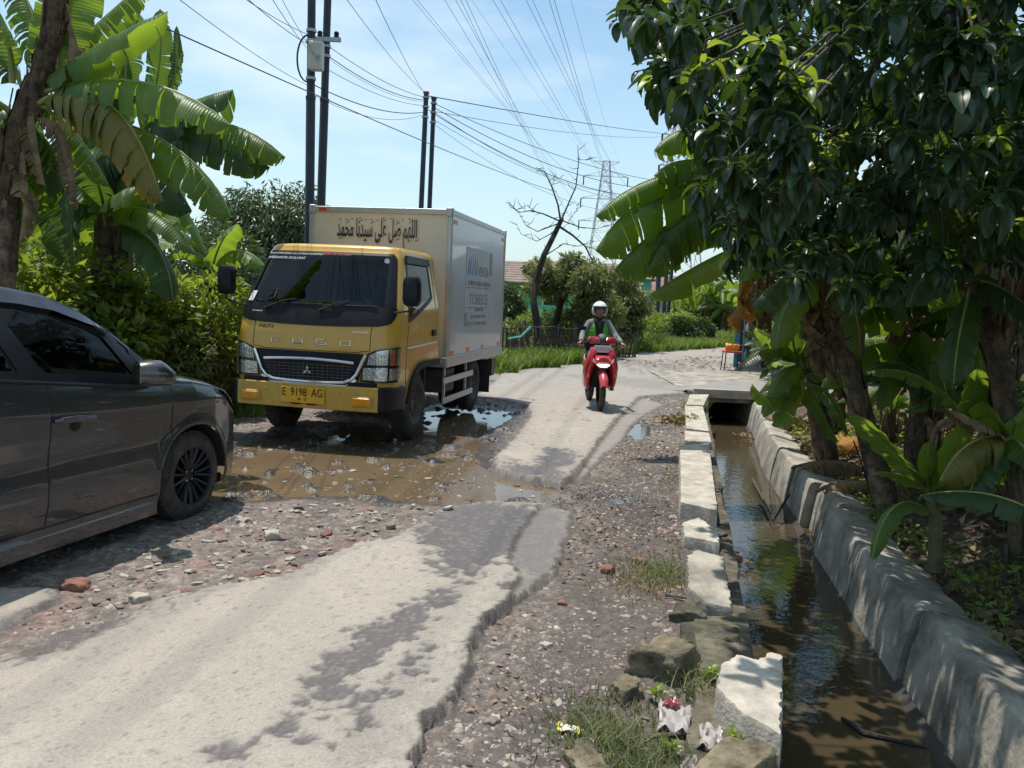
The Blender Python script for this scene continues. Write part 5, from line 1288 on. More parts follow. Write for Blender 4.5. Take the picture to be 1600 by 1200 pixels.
def hero(parent, B, M, T, W, Y, **k):
    """B, M, T pixel positions of the midrib at depths Y=(yb, ym, yt)"""
    return banana_leaf(at(*B, Y[0]), at(*M, Y[1]), at(*T, Y[2]), W, parent=parent, **k)

# --- small-leaf foliage, vectorised
def leaves_np(name, pos, dirs, nrm, size, wid, m, parent=None, col=None, kind='stuff', fold=.18):
    n = len(pos); d = dirs / np.linalg.norm(dirs, axis=1, keepdims=True); s = np.cross(d, nrm); s /= np.linalg.norm(s, axis=1, keepdims=True) + 1e-9; u = np.cross(s, d)
    sz = size[:, None]; w = (size * wid)[:, None]
    b = pos; t = pos + d * sz; c = pos + d * sz * .45; l = c + s * w * .5 + u * w * fold; r = c - s * w * .5 + u * w * fold; t = t - u * sz * .10
    V = np.stack([b, l, c, r, t], 1).reshape(-1, 3); k = np.arange(n)[:, None] * 5
    F = np.concatenate([k + np.array([0, 2, 1]), k + np.array([0, 3, 2]), k + np.array([1, 2, 4]), k + np.array([2, 3, 4])], 0)
    me = bpy.data.meshes.new(name); setmesh(me, V, F); 
    if col is None: col = RNG.uniform(.7, 1.3, (n, 1)) * np.ones((1, 3))
    colattr(me, np.repeat(col, 5, axis=0)); me.materials.append(m); smooth(me)
    o = ob(name, me, parent); 
    if kind: o['kind'] = kind
    return o
def rnd_dirs(n, down=.2): 
    d = RNG.normal(size=(n, 3)); d /= np.linalg.norm(d, axis=1, keepdims=True); d[:, 2] -= down; return d
def clumpy(n, lobes, shell_=.55):
    """points in a set of ellipsoid lobes, denser to their skins; returns pos, outward"""
    k = RNG.integers(0, len(lobes), n); L = np.array(lobes); w = L[:, 3] * L[:, 4]; w = w / w.sum(); k = RNG.choice(len(lobes), n, p=w); L = L[k]
    d = RNG.normal(size=(n, 3)); d /= np.linalg.norm(d, axis=1, keepdims=True); r = shell_ + (1 - shell_) * RNG.random(n) ** .6; r *= .86 + .25 * vn(d[:, 0] * 3 + L[:, 0], d[:, 2] * 3 + L[:, 1] + d[:, 1] * 2, 3)
    return L[:, :3] + d * r[:, None] * L[:, 3:6], d
M_shrub = leafmat('shrub leaf', (.075, .14, .025), (.13, .20, .035), .42, .40, (.42, .55, .05), 4, vcol=True, orand=.05)
M_mango = leafmat('mango leaf', (.028, .055, .018), (.055, .095, .025), .35, .18, (.16, .26, .04), 3, vcol=True, orand=.05)
M_olive = leafmat('olive leaf', (.085, .12, .045), (.13, .16, .06), .5, .3, (.3, .36, .08), 4, vcol=True, orand=.05)
M_tree = leafmat('broad tree leaf', (.016, .040, .020), (.026, .058, .024), .30, .15, (.14, .26, .03), 3, vcol=True, orand=.35)
M_young = leafmat('young leaf', (.10, .19, .025), (.16, .25, .03), .38, .42, (.42, .55, .04), 3, vcol=True, orand=.2)
M_grass = leafmat('grass blade', (.075, .135, .025), (.13, .19, .04), .5, .35, (.3, .42, .05), 3, vcol=True, orand=.03)
M_gdry = leafmat('dry grass', (.26, .21, .11), (.36, .29, .16), .7, .25, (.4, .3, .12), 3, vcol=True, orand=.1)
def bush(name, lobes, n, size, m, label, cat, group=None, wid=.45, down=.1, stems=5, loc=None, yel=.0, var=(.6, 1.35)):
    c = np.mean([l[:3] for l in lobes], 0); z0 = min(l[2] - l[5] for l in lobes); o = empty(name, (c[0], c[1], max(z0, -.2)), 0, label=label, cat=cat, group=group)
    pos, d = clumpy(n, lobes); dd = d + rnd_dirs(n, down) * .9; pos = pos - np.array(o.location)
    col = RNG.uniform(*var, (n, 1)) * np.ones((1, 3)); cl = vn(pos[:, 0] * 2.5 + pos[:, 1], pos[:, 2] * 2.5, 8)[:, None]; col *= .75 + .5 * cl; col[:, 0] *= 1 + yel * RNG.random(n)
    leaves_np('foliage', pos, dd, rnd_dirs(n, -.9), RNG.uniform(.7, 1.3, n) * size, wid, m, o, col)
    rn = random.Random(int(abs(c[0]) * 100))
    for k in range(stems):
        l = rn.choice(lobes); p1 = Vector(l[:3]) - Vector(o.location); p0 = Vector((p1.x * .4, p1.y * .4, -.05)); MB().tube([p0, p0.lerp(p1, .5) + Vector((rn.uniform(-.1, .1), 0, 0)), p1 + Vector((0, 0, l[5] * .6))], [.03 * l[5], .02 * l[5], .006], 5).build('branch', M_bark, o, sm=True)
    return o
# ---------------- LEFT SIDE
GB = 'banana plants crowding the left verge'
p1 = empty('banana_plant', at(8, 440, 7.6) * 1.0, 0, label='nearest left banana plant with shaggy brown trunk and big arching leaf', cat='banana plant', group=GB); p1.location.z = 0
stem(p1, [(p1.location.x - .1, 7.6, -.1), at(8, 300, 7.55), at(32, 190, 7.5), at(58, 130, 7.5)], [.12, .11, .095, .08], m=M_stemp, seed=1, flake=60)
stem(p1, [at(48, 170, 7.5), at(78, 60, 7.45), at(98, -60, 7.4)], [.08, .075, .05], m=M_stemp, seed=2, flake=60, name='bent_stalk')
hy = 7.5
hero(p1, (45, 170), (165, 158), (254, 315), .27, (7.5, 7.2, 7.0), seed=1, tears=.7, droop=1.35, vee=.1, edge=.5, mats=(M_bany, M_rib))
hero(p1, (50, 150), (215, 128), (362, 196), .27, (7.5, 7.2, 7.0), seed=2, tears=.45, droop=1.0, vee=.15)
hero(p1, (55, 165), (255, 220), (362, 340), .24, (7.5, 7.3, 7.2), seed=3, tears=.5, droop=1.1, vee=.1)
hero(p1, (60, 135), (140, 80), (262, 18), .20, (7.5, 7.3, 7.1), seed=4, tears=.10, droop=.9, vee=.0)
hero(p1, (90, 120), (98, 40), (135, -60), .26, (7.5, 7.5, 7.6), seed=5, tears=.06, droop=.2, vee=.2, up=(.3, -1, .2), mats=(M_ban, M_rib))
hero(p1, (60, 150), (140, 158), (212, 150), .11, (7.5, 7.3, 7.2), seed=6, tears=.02, droop=1.4, vee=-.4)
hero(p1, (20, 130), (0, 30), (-60, -20), .32, (7.5, 7.4, 7.2), seed=7, tears=.2, droop=.8)
hero(p1, (20, 180), (-40, 150), (-120, 190), .32, (7.5, 7.3, 7.0), seed=8, tears=.3, droop=.9)
hero(p1, (10, 190), (-10, 250), (-40, 420), .30, (7.6, 7.8, 7.9), seed=9, tears=.4, droop=1.0)
hero(p1, (40, 200), (90, 260), (110, 420), .26, (7.6, 7.8, 7.9), seed=10, tears=.4, droop=1.2, mats=(M_band, M_rib))
for k, (b, m_, t) in enumerate([((60, 110), (50, 160), (70, 290)), ((95, 20), (70, 70), (60, 150)), ((100, 0), (110, 60), (90, 150)), ((20, 210), (40, 260), (30, 380)), ((50, 190), (100, 210), (120, 330))]):
    hero(p1, b, m_, t, .12, (7.5, 7.45, 7.45), seed=20 + k, tears=.6, droop=1.9, vee=-.3, mats=(M_dryl, M_dryl), name='dry_leaf')
for k, (b, m_, t, w, mt) in enumerate([((50, 140), (60, 60), (20, -40), .2, M_ban), ((60, 130), (150, 40), (230, -30), .17, M_ban), ((40, 150), (-10, 60), (-60, 60), .22, M_band), ((30, 180), (20, 260), (50, 350), .2, M_band), ((45, 160), (110, 200), (170, 290), .18, M_ban), ((60, 120), (120, 100), (190, 105), .15, M_ban), ((40, 190), (70, 240), (60, 330), .18, M_ban)]):
    hero(p1, b, m_, t, w, (7.55, 7.7, 7.8), seed=700 + k, tears=.5, droop=1.0, vee=.1, mats=(mt, M_rib), edge=.3)
p2 = empty('banana_plant', (at(205, 300, 9.4).x, 9.4, 0), 0, label='second left banana plant with tattered upright leaves standing against the sky', cat='banana plant', group=GB)
stem(p2, [(p2.location.x - .1, 9.4, -.1), at(180, 320, 9.4), at(205, 215, 9.4)], [.17, .14, .09], m=M_stemd, seed=3, flake=40)
Y9 = (9.4, 9.2, 9.1)
for k, (b, m_, t, w, tr_, dr_, mt) in enumerate([
    ((205, 225), (330, 190), (446, 246), .30, .45, 1.1, M_ban), ((205, 235), (310, 210), (422, 262), .28, .35, 1.1, M_band), ((210, 210), (290, 165), (364, 140), .30, .12, 1.0, M_band),
    ((215, 225), (246, 120), (250, 14), .14, .15, .3, M_band), ((220, 235), (268, 140), (276, 40), .15, .8, 1.5, M_band), ((205, 220), (196, 110), (218, 22), .28, .5, .9, M_band), ((200, 225), (175, 160), (190, 60), .24, .2, .6, M_ban),
    ((205, 235), (250, 260), (300, 330), .28, .3, 1.1, M_band), ((200, 240), (150, 250), (95, 330), .30, .3, 1.0, M_band), ((200, 240), (210, 280), (230, 400), .28, .3, .9, M_band), ((195, 230), (120, 200), (60, 260), .30, .2, .9, M_band)]):
    hero(p2, b, m_, t, w, Y9, seed=30 + k, tears=tr_, droop=dr_, vee=.1, mats=(mt, M_rib), up=(0, 0, 1) if abs(t[0] - b[0]) > 60 else (.5, -1, .1))
p3 = empty('banana_plant', (at(170, 420, 8.9).x, 8.9, 0), 0, label='short left banana plant with low broad leaf above the shrubs', cat='banana plant', group=GB)
stem(p3, [(p3.location.x, 8.9, -.1), at(160, 420, 8.9), at(165, 335, 8.9)], [.13, .11, .08], seed=4, flake=26)
for k, (b, m_, t, w) in enumerate([((165, 345), (190, 305), (222, 292), .27), ((165, 340), (235, 330), (305, 395), .22), ((170, 345), (120, 290), (60, 245), .25), ((168, 350), (240, 380), (270, 470), .22), ((165, 340), (110, 320), (70, 370), .24), ((165, 335), (150, 280), (130, 250), .22)]):
    hero(p3, b, m_, t, w, (8.9, 8.7, 8.6), seed=50 + k, tears=.2, droop=.8, mats=((M_ban if k in (0, 1) else M_band), M_rib))
p4 = empty('banana_plant', (at(335, 470, 10.4).x, 10.4, 0), 0, label='small left banana plant whose glossy leaf reaches the truck mirror', cat='banana plant', group=GB)
stem(p4, [(p4.location.x, 10.4, -.1), at(330, 430, 10.4)], [.10, .07], seed=5, flake=12)
for k, (b, m_, t, w) in enumerate([((330, 430), (370, 392), (415, 418), .22), ((330, 430), (300, 385), (262, 400), .22), ((330, 430), (345, 380), (372, 350), .20), ((330, 430), (290, 330), (240, 320), .22), ((330, 430), (350, 430), (372, 480), .2)]):
    hero(p4, b, m_, t, w, (10.4, 10.3, 10.2), seed=60 + k, tears=.15, droop=.7)
# dark banana thicket behind them
rn = random.Random(3)
for k in range(11):
    x = -9.6 + .36 * k + rn.uniform(-.15, .15); y = rn.uniform(10.6, 13.0)
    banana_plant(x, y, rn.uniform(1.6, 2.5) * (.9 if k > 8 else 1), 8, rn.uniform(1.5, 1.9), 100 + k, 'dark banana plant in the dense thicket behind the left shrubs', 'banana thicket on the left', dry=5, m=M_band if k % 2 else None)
# shrubs between verge and bananas
SG = 'leafy shrubs along the left verge'
sl_ = ['yellow-green broad-leaved shrub right beside the brown banana trunk', 'tall leafy shrub behind the car roof, second from the left', 'shrub with pale young shoots behind the car window', 'dark green shrub behind the car bonnet', 'shrub with drooping twigs left of the truck mirror', 'low shrub on the verge beside the yellow truck cab']
for k, (u, v0, Y, r, hh_) in enumerate([(60, 400, 8.6, .65, 1), (135, 415, 8.8, .65, 1), (205, 420, 9.2, .65, 1), (275, 440, 9.6, .6, 1), (325, 470, 10.0, .5, 1), (375, 480, 10.9, .5, 1)]):
    t = at(u, v0, Y); lobes = []
    for q in range(9): lobes.append((t.x + rn.uniform(-.45, .45), Y + rn.uniform(-.35, .5), t.z * rn.uniform(.25, .92), r * rn.uniform(.45, .7), r * .5, r * rn.uniform(.4, .6)))
    lobes.append((t.x, Y + .2, t.z * .45, r * 1.1, .5, t.z * .5))
    bush('shrub', lobes, 5600, .115, M_shrub, sl_[k], 'shrub', SG, stems=7, yel=.5, wid=.42, var=(.45, 1.5))
# dry scrubby weeds in front of them
for k, (u, v, Y) in enumerate([(300, 560, 9.6), (340, 585, 9.9), (370, 600, 10.6), (265, 560, 9.2)]):
    t = at(u, v, Y); bush('dry_shrub', [(t.x, Y, .35, .4, .3, .45), (t.x + .2, Y, .75, .3, .25, .3)], 1500, .07, M_gdry if k % 2 == 0 else M_olive, ['straw-coloured dry weeds at the foot of the shrubs by the car nose', 'olive weeds between the car nose and the truck', 'straw-coloured weeds beside the truck headlamp', 'olive weeds half hidden behind the car bonnet'][k], 'weeds', 'dry weeds by the verge', wid=.25, stems=4)
# mango dome
t = at(432, 370, 22)
lob = [(t.x, 22, t.z - .35, 1.75, 1.7, 1.85)] + [(t.x + rn.uniform(-1.2, 1.3), 22 + rn.uniform(-1, .3), t.z + rn.uniform(-.8, .7), .7, .7, .6) for _ in range(12)]
bush('mango_tree', lob, 15000, .19, M_mango, 'dense rounded dark mango tree behind the truck and the utility poles', 'tree', wid=.26, down=1.5, stems=6, yel=.3)
for k, (u, Y, r) in enumerate([(330, 19, 1.2), (230, 17, 1.5), (90, 16, 1.6), (-60, 15, 1.6), (500, 27, 1.2)]):
    t = at(u, 420, Y); bush('bushy_tree', [(t.x, Y, 1.2, r, r, 1.3), (t.x + .3, Y, 2.1, r * .7, r, .8)], 4500, .14, M_mango, ['dark bushy tree at the left foot of the mango dome', 'bushy tree glimpsed between the left banana stems', 'bushy tree deep behind the brown banana trunk', 'bushy tree at the far left edge behind the bananas', 'small bushy tree behind the truck box'][k], 'tree', 'background trees on the left', wid=.4, stems=3)
# ---------------- MIDDLE BACKGROUND
def tree_px(name, trunk, Y, r, lobes_px, n, size, m, label, group=None, wid=.3, down=.9, mb_=None, yel=.3):
    b = at(*trunk[0], Y); b.z = -.05; o = empty(name, b, 0, label=label, cat='tree', group=group)
    P = [Vector((0, 0, 0))] + [at(*p, Y) - b for p in trunk[1:]]; MB().tube(P, [r * (1 - .55 * i / len(P)) for i in range(len(P))], 8).build('trunk', mb_ or M_bark2, o, sm=True)
    L = []
    for (u, v, rr2) in lobes_px:
        c = at(u, v, Y) - b; q = rr2 / FPX * Y; L.append((c.x, c.y + random.uniform(-.8, .8), c.z, q, q * 1.1, q * .8)); MB().tube([P[-1], P[-1].lerp(c, .6) + Vector((0, 0, .1)), c], [r * .4, r * .25, r * .1], 5).build('branch', mb_ or M_bark2, o)
    L = [(l[0] + random.uniform(-.7, .7) * l[3], l[1] + random.uniform(-.7, .7) * l[3], l[2] + random.uniform(-.6, .6) * l[5], l[3] * .5, l[4] * .5, l[5] * .5) for l in L for _ in range(6)]
    n = int(n * .8); pos, d = clumpy(n, L, .35); col = RNG.uniform(.6, 1.4, (n, 1)) * np.ones((1, 3)); col *= (.7 + .6 * vn(pos[:, 0] * 1.8, pos[:, 2] * 1.8, 5))[:, None]; col[:, 0] *= 1 + yel * RNG.random(n)
    leaves_np('crown', pos, d + rnd_dirs(n, down), rnd_dirs(n, -.8), RNG.uniform(.7, 1.3, n) * size, wid, m, o, col); return o
GM = 'scrubby trees behind the roadside fence'
tree_px('small_tree', [(872, 548), (868, 505), (880, 460)], 24, .13, [(860, 430, 34), (885, 410, 32), (845, 445, 24), (880, 455, 34), (905, 430, 30), (840, 420, 18)], 6500, .19, M_olive, 'willowy olive tree directly behind the bare dead trunk', GM)
tree_px('small_tree', [(905, 546), (908, 500), (905, 460)], 23.5, .16, [(925, 430, 30), (905, 475, 30), (930, 470, 36), (945, 440, 28), (900, 445, 26), (955, 490, 26)], 7000, .18, M_olive, 'olive leafy tree rising just left of the rider', GM)
tree_px('small_tree', [(985, 540), (980, 500), (975, 470)], 27, .14, [(965, 445, 28), (985, 430, 20), (990, 465, 30), (960, 485, 28), (975, 505, 26), (1000, 480, 18)], 6000, .19, M_olive, 'leafy tree just right of the rider, below the hanging banana leaf', GM)
tree_px('small_tree', [(805, 535), (803, 500), (806, 480)], 30, .14, [(805, 470, 26), (790, 490, 24), (815, 490, 22), (800, 455, 14)], 4000, .2, M_mango, 'dark green tree in front of the green house wall', GM, down=.3)
dt = at(832, 548, 22); dtr = empty('dead_tree', (dt.x, 22, -.05), 0, label='leafless dead tree with crooked dark trunk and thin spreading branches', cat='tree')
def branch_px(P, r0, r1, nm='branch', Y=22, n=7):
    Q = [at(*p, Y) - dtr.location for p in P]; Q = [q + Vector((random.uniform(-.03, .03), random.uniform(-.25, .25) if i else 0, 0)) for i, q in enumerate(Q)]
    MB().tube(Q, [r0 + (r1 - r0) * i / (len(Q) - 1) for i in range(len(Q))], n).build(nm, M_bark2, dtr, sm=True)
tp = [(832, 552), (840, 525), (838, 500), (832, 470), (836, 440), (850, 400), (868, 365), (877, 342)]
branch_px(tp, .12, .06, 'trunk')
for P, a, b in [([(877, 342), (872, 320), (862, 292), (850, 270), (838, 262)], .05, .015), ([(877, 342), (890, 318), (900, 292), (904, 255), (904, 228)], .045, .012), ([(904, 250), (916, 250), (924, 248)], .012, .006), ([(873, 345), (850, 335), (830, 330), (808, 332), (795, 315)], .04, .01), ([(870, 350), (840, 362), (820, 350), (812, 335)], .03, .008),
    ([(870, 352), (895, 368), (915, 385), (922, 402), (930, 410)], .06, .02), ([(880, 345), (905, 356), (930, 358), (960, 350)], .03, .008), ([(868, 362), (840, 378), (815, 365), (806, 348)], .025, .006), ([(838, 332), (822, 322), (806, 328), (798, 320)], .02, .005), ([(862, 292), (866, 280), (878, 276)], .015, .005), ([(850, 400), (880, 380), (905, 384), (935, 375)], .03, .008), ([(890, 345), (900, 330), (902, 320)], .012, .005), ([(915, 385), (940, 392), (960, 405)], .02, .006)]:
    branch_px(P, a * .55, b * .6, n=5)
    for j in range(len(P) - 1):
        for s_ in (.35, .8):
            bu, bv = P[j][0] + (P[j + 1][0] - P[j][0]) * s_, P[j][1] + (P[j + 1][1] - P[j][1]) * s_; du, dv = random.uniform(-14, 14), random.uniform(-16, 4)
            branch_px([(bu, bv), (bu + du * .6, bv + dv * .5), (bu + du, bv + dv)], .010, .003, 'twig', n=4)
# stick fence
fe = empty('stick_fence', (at(870, 540, 21).x, 21, 0), 0, label='rough fence of thin upright bamboo sticks beside the grass verge', cat='fence')
rn = random.Random(9); fb = []
for k in range(130):
    u = 782 + k * 1.5 if k < 118 else 960 + (k - 118) * 3; v = 546 - (u - 782) * .012; Y = 19.5 + (u - 782) * .022; b = at(u, v, Y); h_ = rn.uniform(.5, 1.0)
    MB().tube([(b.x - fe.location.x, Y - 21 + rn.uniform(-.15, .15), -.05), (b.x - fe.location.x + rn.uniform(-.12, .12), Y - 21, h_)], [.022, .014], 4).build('stick', M_bark, fe)
for h_ in (.45, .85): MB().tube([(at(782 + i * 20, 546, 19.5 + i * .44).x - fe.location.x, -1.5 + i * .44, h_ + rn.uniform(-.04, .04)) for i in range(11)], .018, 5).build('rail', M_bark, fe)
MB().tube([(at(795, 500, 19.3).x - fe.location.x, -1.75, .62), (at(815, 500, 19.4).x - fe.location.x, -1.7, .68), (at(830, 500, 19.5).x - fe.location.x, -1.65, .92)], .03, 6).build('teal_pipe', mat('teal pipe', (.10, .42, .38), .5), fe)
for k, (u, Y, h_) in enumerate([(810, 24, .9), (850, 25, 1.2), (890, 25, 1.1), (925, 26, 1.2), (960, 27, 1.1), (1000, 29, 1.2), (1030, 33, 1.0), (1050, 34, 1.2)]):
    b = at(u, 530, Y); bush('hedge_bush', [(b.x, Y, h_ * .5, .9, .7, h_ * .6), (b.x + .5, Y, h_ * .8, .5, .5, .35)], 2300, .11, M_shrub if k % 2 else M_olive, ['low bush behind the fence nearest the truck box', 'bush behind the dead trunk', 'bush left of the willowy tree', 'bush behind the rider shoulder', 'bush right of the rider helmet', 'bush beyond the rider, right of the leafy tree', 'pale bush left of the distant pole pair', 'bush behind the distant pole pair'][k], 'bush', 'bushes behind the stick fence', stems=3)
for k, (u, v, Y, rp) in enumerate([(1062, 517, 33, 22), (1093, 517, 34, 22)]):
    c = at(u, v, Y); q = rp / FPX * Y; bush('round_bush', [(c.x, Y, c.z, q * 1.1, q, q)], 2600, .12, M_mango, ['left one of two clipped round bushes near the distant poles', 'right one of two clipped round bushes near the distant poles'][k], 'bush', 'two round bushes by the far bend', stems=2, down=0)
c = at(1105, 478, 44); bush('bushy_tree', [(c.x - .6, 44, c.z - .2, 1.4, 1.4, 1.3), (c.x + .8, 44, c.z, 1.4, 1.4, 1.1), (c.x, 44, 1.0, 2.2, 1.5, 1.2)], 5500, .28, M_shrub, 'broad bright green bushy tree left of the stall', 'tree', stems=4, yel=.2)
for k in range(4):
    c = at(1085 + k * 22, 500, 42); banana_plant(c.x, 42, rn.uniform(1.3, 2.0), 7, 1.8, 300 + k, 'distant banana plant among the bushes left of the stall', 'distant banana plants', dry=1, z0=0)
for k, (u, Y, r, h_) in enumerate([(760, 60, 4, 3), (820, 75, 5, 3.5), (1010, 80, 5, 3.2), (1180, 60, 4, 5), (1300, 50, 5, 5), (1450, 45, 5, 6), (400, 60, 6, 4), (600, 65, 6, 3), (100, 50, 6, 4), (-200, 40, 6, 5), (1650, 40, 5, 6)]):
    b = at(u, 500, Y); bush('far_tree', [(b.x, Y, h_ * .45, r, r * .6, h_ * .55), (b.x + r * .4, Y, h_ * .7, r * .5, r * .5, h_ * .35)], 2600, .5, M_mango if k % 2 else M_olive, 'distant leafy tree on the skyline beyond the bend', 'tree', 'distant skyline trees', stems=2)
# golden field behind the fence
fld = MB().add([(-9, 26, .32), (3, 26, .32), (6, 42, .34), (-8, 42, .34)], [(0, 1, 2, 3)]).build('field', mat('ripe rice field', (.30, .26, .08), .9, var=.3, scale=3, bump=.8, bscale=12)); tag(fld, kind='structure')
# ================================================================ RIGHT SIDE
rn0 = random.Random(77)
GR = 'banana plants on the right bank'
def hplant(u, v, Y, label, name='banana_plant', group=GR, cat='banana plant'):
    p = at(u, v, Y); return empty(name, (p.x, Y, gz(p.x, Y)), 0, label=label, cat=cat, group=group)
# leaves reaching over the lane (crown behind the broad-leaved tree)
q1 = hplant(1295, 600, 9.2, 'banana plant whose torn leaves hang against the sky left of the broad-leaved tree'); b0 = q1.location
stem(q1, [(b0.x, 9.2, -.1), at(1262, 480, 9.2), at(1205, 320, 9.2)], [.10, .09, .06], m=M_stemp, seed=11, flake=60)
YR = (9.2, 8.9, 8.7)
for k, (b, m_, t, w, tr_, dr_) in enumerate([
    ((1195, 300), (1040, 298), (930, 392), .33, .5, 1.35), ((1195, 290), (1050, 272), (930, 338), .22, .35, 1.2), ((1195, 320), (1060, 345), (960, 422), .30, .55, 1.4), ((1195, 320), (1080, 330), (1010, 425), .30, .6, 1.3),
    ((1190, 270), (1090, 205), (1022, 236), .24, .3, 1.0), ((1195, 280), (1090, 250), (1022, 274), .20, .3, 1.1), ((1195, 370), (1110, 405), (1016, 460), .22, .06, .9), ((1200, 300), (1230, 240), (1330, 220), .3, .3, 1.0), ((1200, 350), (1250, 390), (1290, 440), .26, .08, .8)]):
    hero(q1, b, m_, t, w, YR, seed=200 + k, tears=tr_, droop=dr_, vee=.1)
hero(q1, (1172, 395), (1160, 440), (1157, 520), .16, (8.9, 8.8, 8.8), seed=220, tears=.9, droop=1.7, vee=-.2, mats=(M_oran, M_oran), name='dry_leaf')
hero(q1, (1158, 478), (1172, 470), (1182, 500), .15, (8.8, 8.8, 8.75), seed=221, tears=.9, droop=1.2, vee=-.2, mats=(M_oran, M_oran), name='dry_leaf')
for k in range(9):
    u = 1175 + 12 * k; hero(q1, (u + 15, 400 + 5 * k), (u + 8, 450), (u + (-1) ** k * 6, 520 + 9 * k), .10, (9.1, 9.0, 9.0), seed=230 + k, tears=.8, droop=1.9, vee=-.3, mats=(M_dryl, M_dryl), name='dry_leaf')
# mid sapling hanging over the drain
q2 = hplant(1305, 690, 8.6, 'young banana plant with broad fresh leaves drooping over the drain end')
stem(q2, [(q2.location.x, 8.6, -.05), at(1285, 620, 8.6), at(1255, 570, 8.6)], [.07, .055, .04], seed=12, flake=4)
for k, (b, m_, t, w) in enumerate([((1250, 575), (1205, 545), (1150, 578), .14), ((1250, 575), (1225, 585), (1192, 652), .17), ((1250, 575), (1238, 520), (1245, 462), .17), ((1250, 575), (1225, 540), (1180, 512), .13), ((1255, 580), (1290, 560), (1330, 590), .14), ((1255, 590), (1300, 590), (1350, 640), .14), ((1258, 600), (1280, 640), (1310, 690), .13), ((1255, 585), (1230, 620), (1215, 668), .14)]):
    hero(q2, b, m_, t, w, (8.6, 8.4, 8.3), seed=250 + k, tears=.06, droop=.55, vee=.2, mats=(M_ban if k % 2 else M_band, M_rib))
# leaning stem
q3 = hplant(1385, 768, 6.75, 'leaning brown banana stem rooted by the drain wall')
stem(q3, [(q3.location.x + .05, 6.75, -.15), at(1345, 640, 6.9), at(1312, 530, 7.0), at(1290, 430, 7.1)], [.09, .085, .07, .055], m=M_stemp, seed=13, flake=50)
for k, (b, m_, t, w) in enumerate([((1290, 430), (1230, 380), (1190, 420), .22), ((1290, 420), (1330, 330), (1420, 330), .26), ((1290, 425), (1260, 330), (1250, 240), .24), ((1295, 430), (1370, 420), (1420, 500), .24), ((1290, 430), (1220, 440), (1180, 480), .2)]):
    hero(q3, b, m_, t, w, (7.1, 7.0, 6.9), seed=260 + k, tears=.12, droop=.8, mats=(M_band, M_rib))
for k, (b, m_, t) in enumerate([((1310, 440), (1318, 470), (1322, 510)), ((1290, 430), (1275, 480), (1268, 560)), ((1300, 440), (1285, 500), (1290, 590)), ((1300, 440), (1340, 480), (1350, 560))]):
    hero(q3, b, m_, t, .12, (7.1, 7.0, 7.0), seed=270 + k, tears=.8, droop=1.8, vee=-.3, mats=((M_oran, M_oran) if k == 0 else (M_dryl, M_dryl)), name='dry_leaf')
# plant with two big arching leaves in the middle
q4 = hplant(1440, 700, 8.0, 'green banana plant arching two dark leaves over the leaning stem')
stem(q4, [(q4.location.x, 8.0, -.05), at(1440, 600, 8.0), at(1432, 500, 8.0)], [.12, .10, .06], seed=14, flake=14)
for k, (b, m_, t, w) in enumerate([((1430, 520), (1350, 500), (1288, 542), .18), ((1432, 545), (1350, 545), (1285, 605), .19), ((1432, 510), (1425, 430), (1440, 350), .22), ((1432, 510), (1480, 430), (1560, 440), .24), ((1432, 520), (1380, 440), (1330, 430), .2), ((1435, 530), (1480, 500), (1530, 560), .2), ((1432, 500), (1400, 400), (1350, 380), .2)]):
    hero(q4, b, m_, t, w, (8.0, 7.7, 7.5), seed=280 + k, tears=.12, droop=.8, mats=(M_ban if k < 2 else M_band, M_rib))
for q_, cr_, Y_, lo_ in ((q4, (1435, 500), 8.0, 40), (q7, (1525, 430), 5.9, 70), (q3, (1295, 430), 7.0, 40)) if False else ((q4, (1435, 500), 8.0, 40), (q3, (1292, 435), 7.05, 30)):
    for k in range(8):
        hero(q_, cr_, (cr_[0] + rn0.uniform(-lo_, lo_), cr_[1] + 20), (cr_[0] + rn0.uniform(-lo_, lo_), cr_[1] + rn0.uniform(70, 170)), .09, (Y_, Y_ - .05, Y_ - .03), seed=800 + k, tears=.8, droop=1.9, vee=-.3, mats=(M_dryl, M_dryl), name='dry_leaf')
# sunlit young leaves filling the gaps between the stems
for q_, Y_, L_ in ((q3, 7.0, [((1290, 430), (1235, 470), (1215, 545), .15), ((1292, 440), (1330, 470), (1345, 560), .15), ((1290, 430), (1350, 390), (1400, 430), .18)]), (q4, 7.9, [((1432, 520), (1400, 560), (1370, 640), .15), ((1432, 520), (1470, 560), (1480, 640), .14), ((1432, 510), (1500, 480), (1560, 520), .17), ((1432, 505), (1380, 480), (1340, 500), .15)]), (q1, 9.0, [((1205, 330), (1180, 380), (1172, 440), .18), ((1210, 340), (1260, 340), (1300, 380), .2), ((1215, 350), (1240, 400), (1235, 460), .17)]), (q2, 8.5, [((1255, 570), (1215, 620), (1175, 600), .12), ((1255, 575), (1275, 520), (1310, 500), .13), ((1258, 600), (1300, 620), (1325, 680), .12)])):
    for k, (b, m_, t, w) in enumerate(L_):
        hero(q_, b, m_, t, w, (Y_, Y_ - .25, Y_ - .35), seed=850 + k, tears=.12, droop=.7, vee=.15)
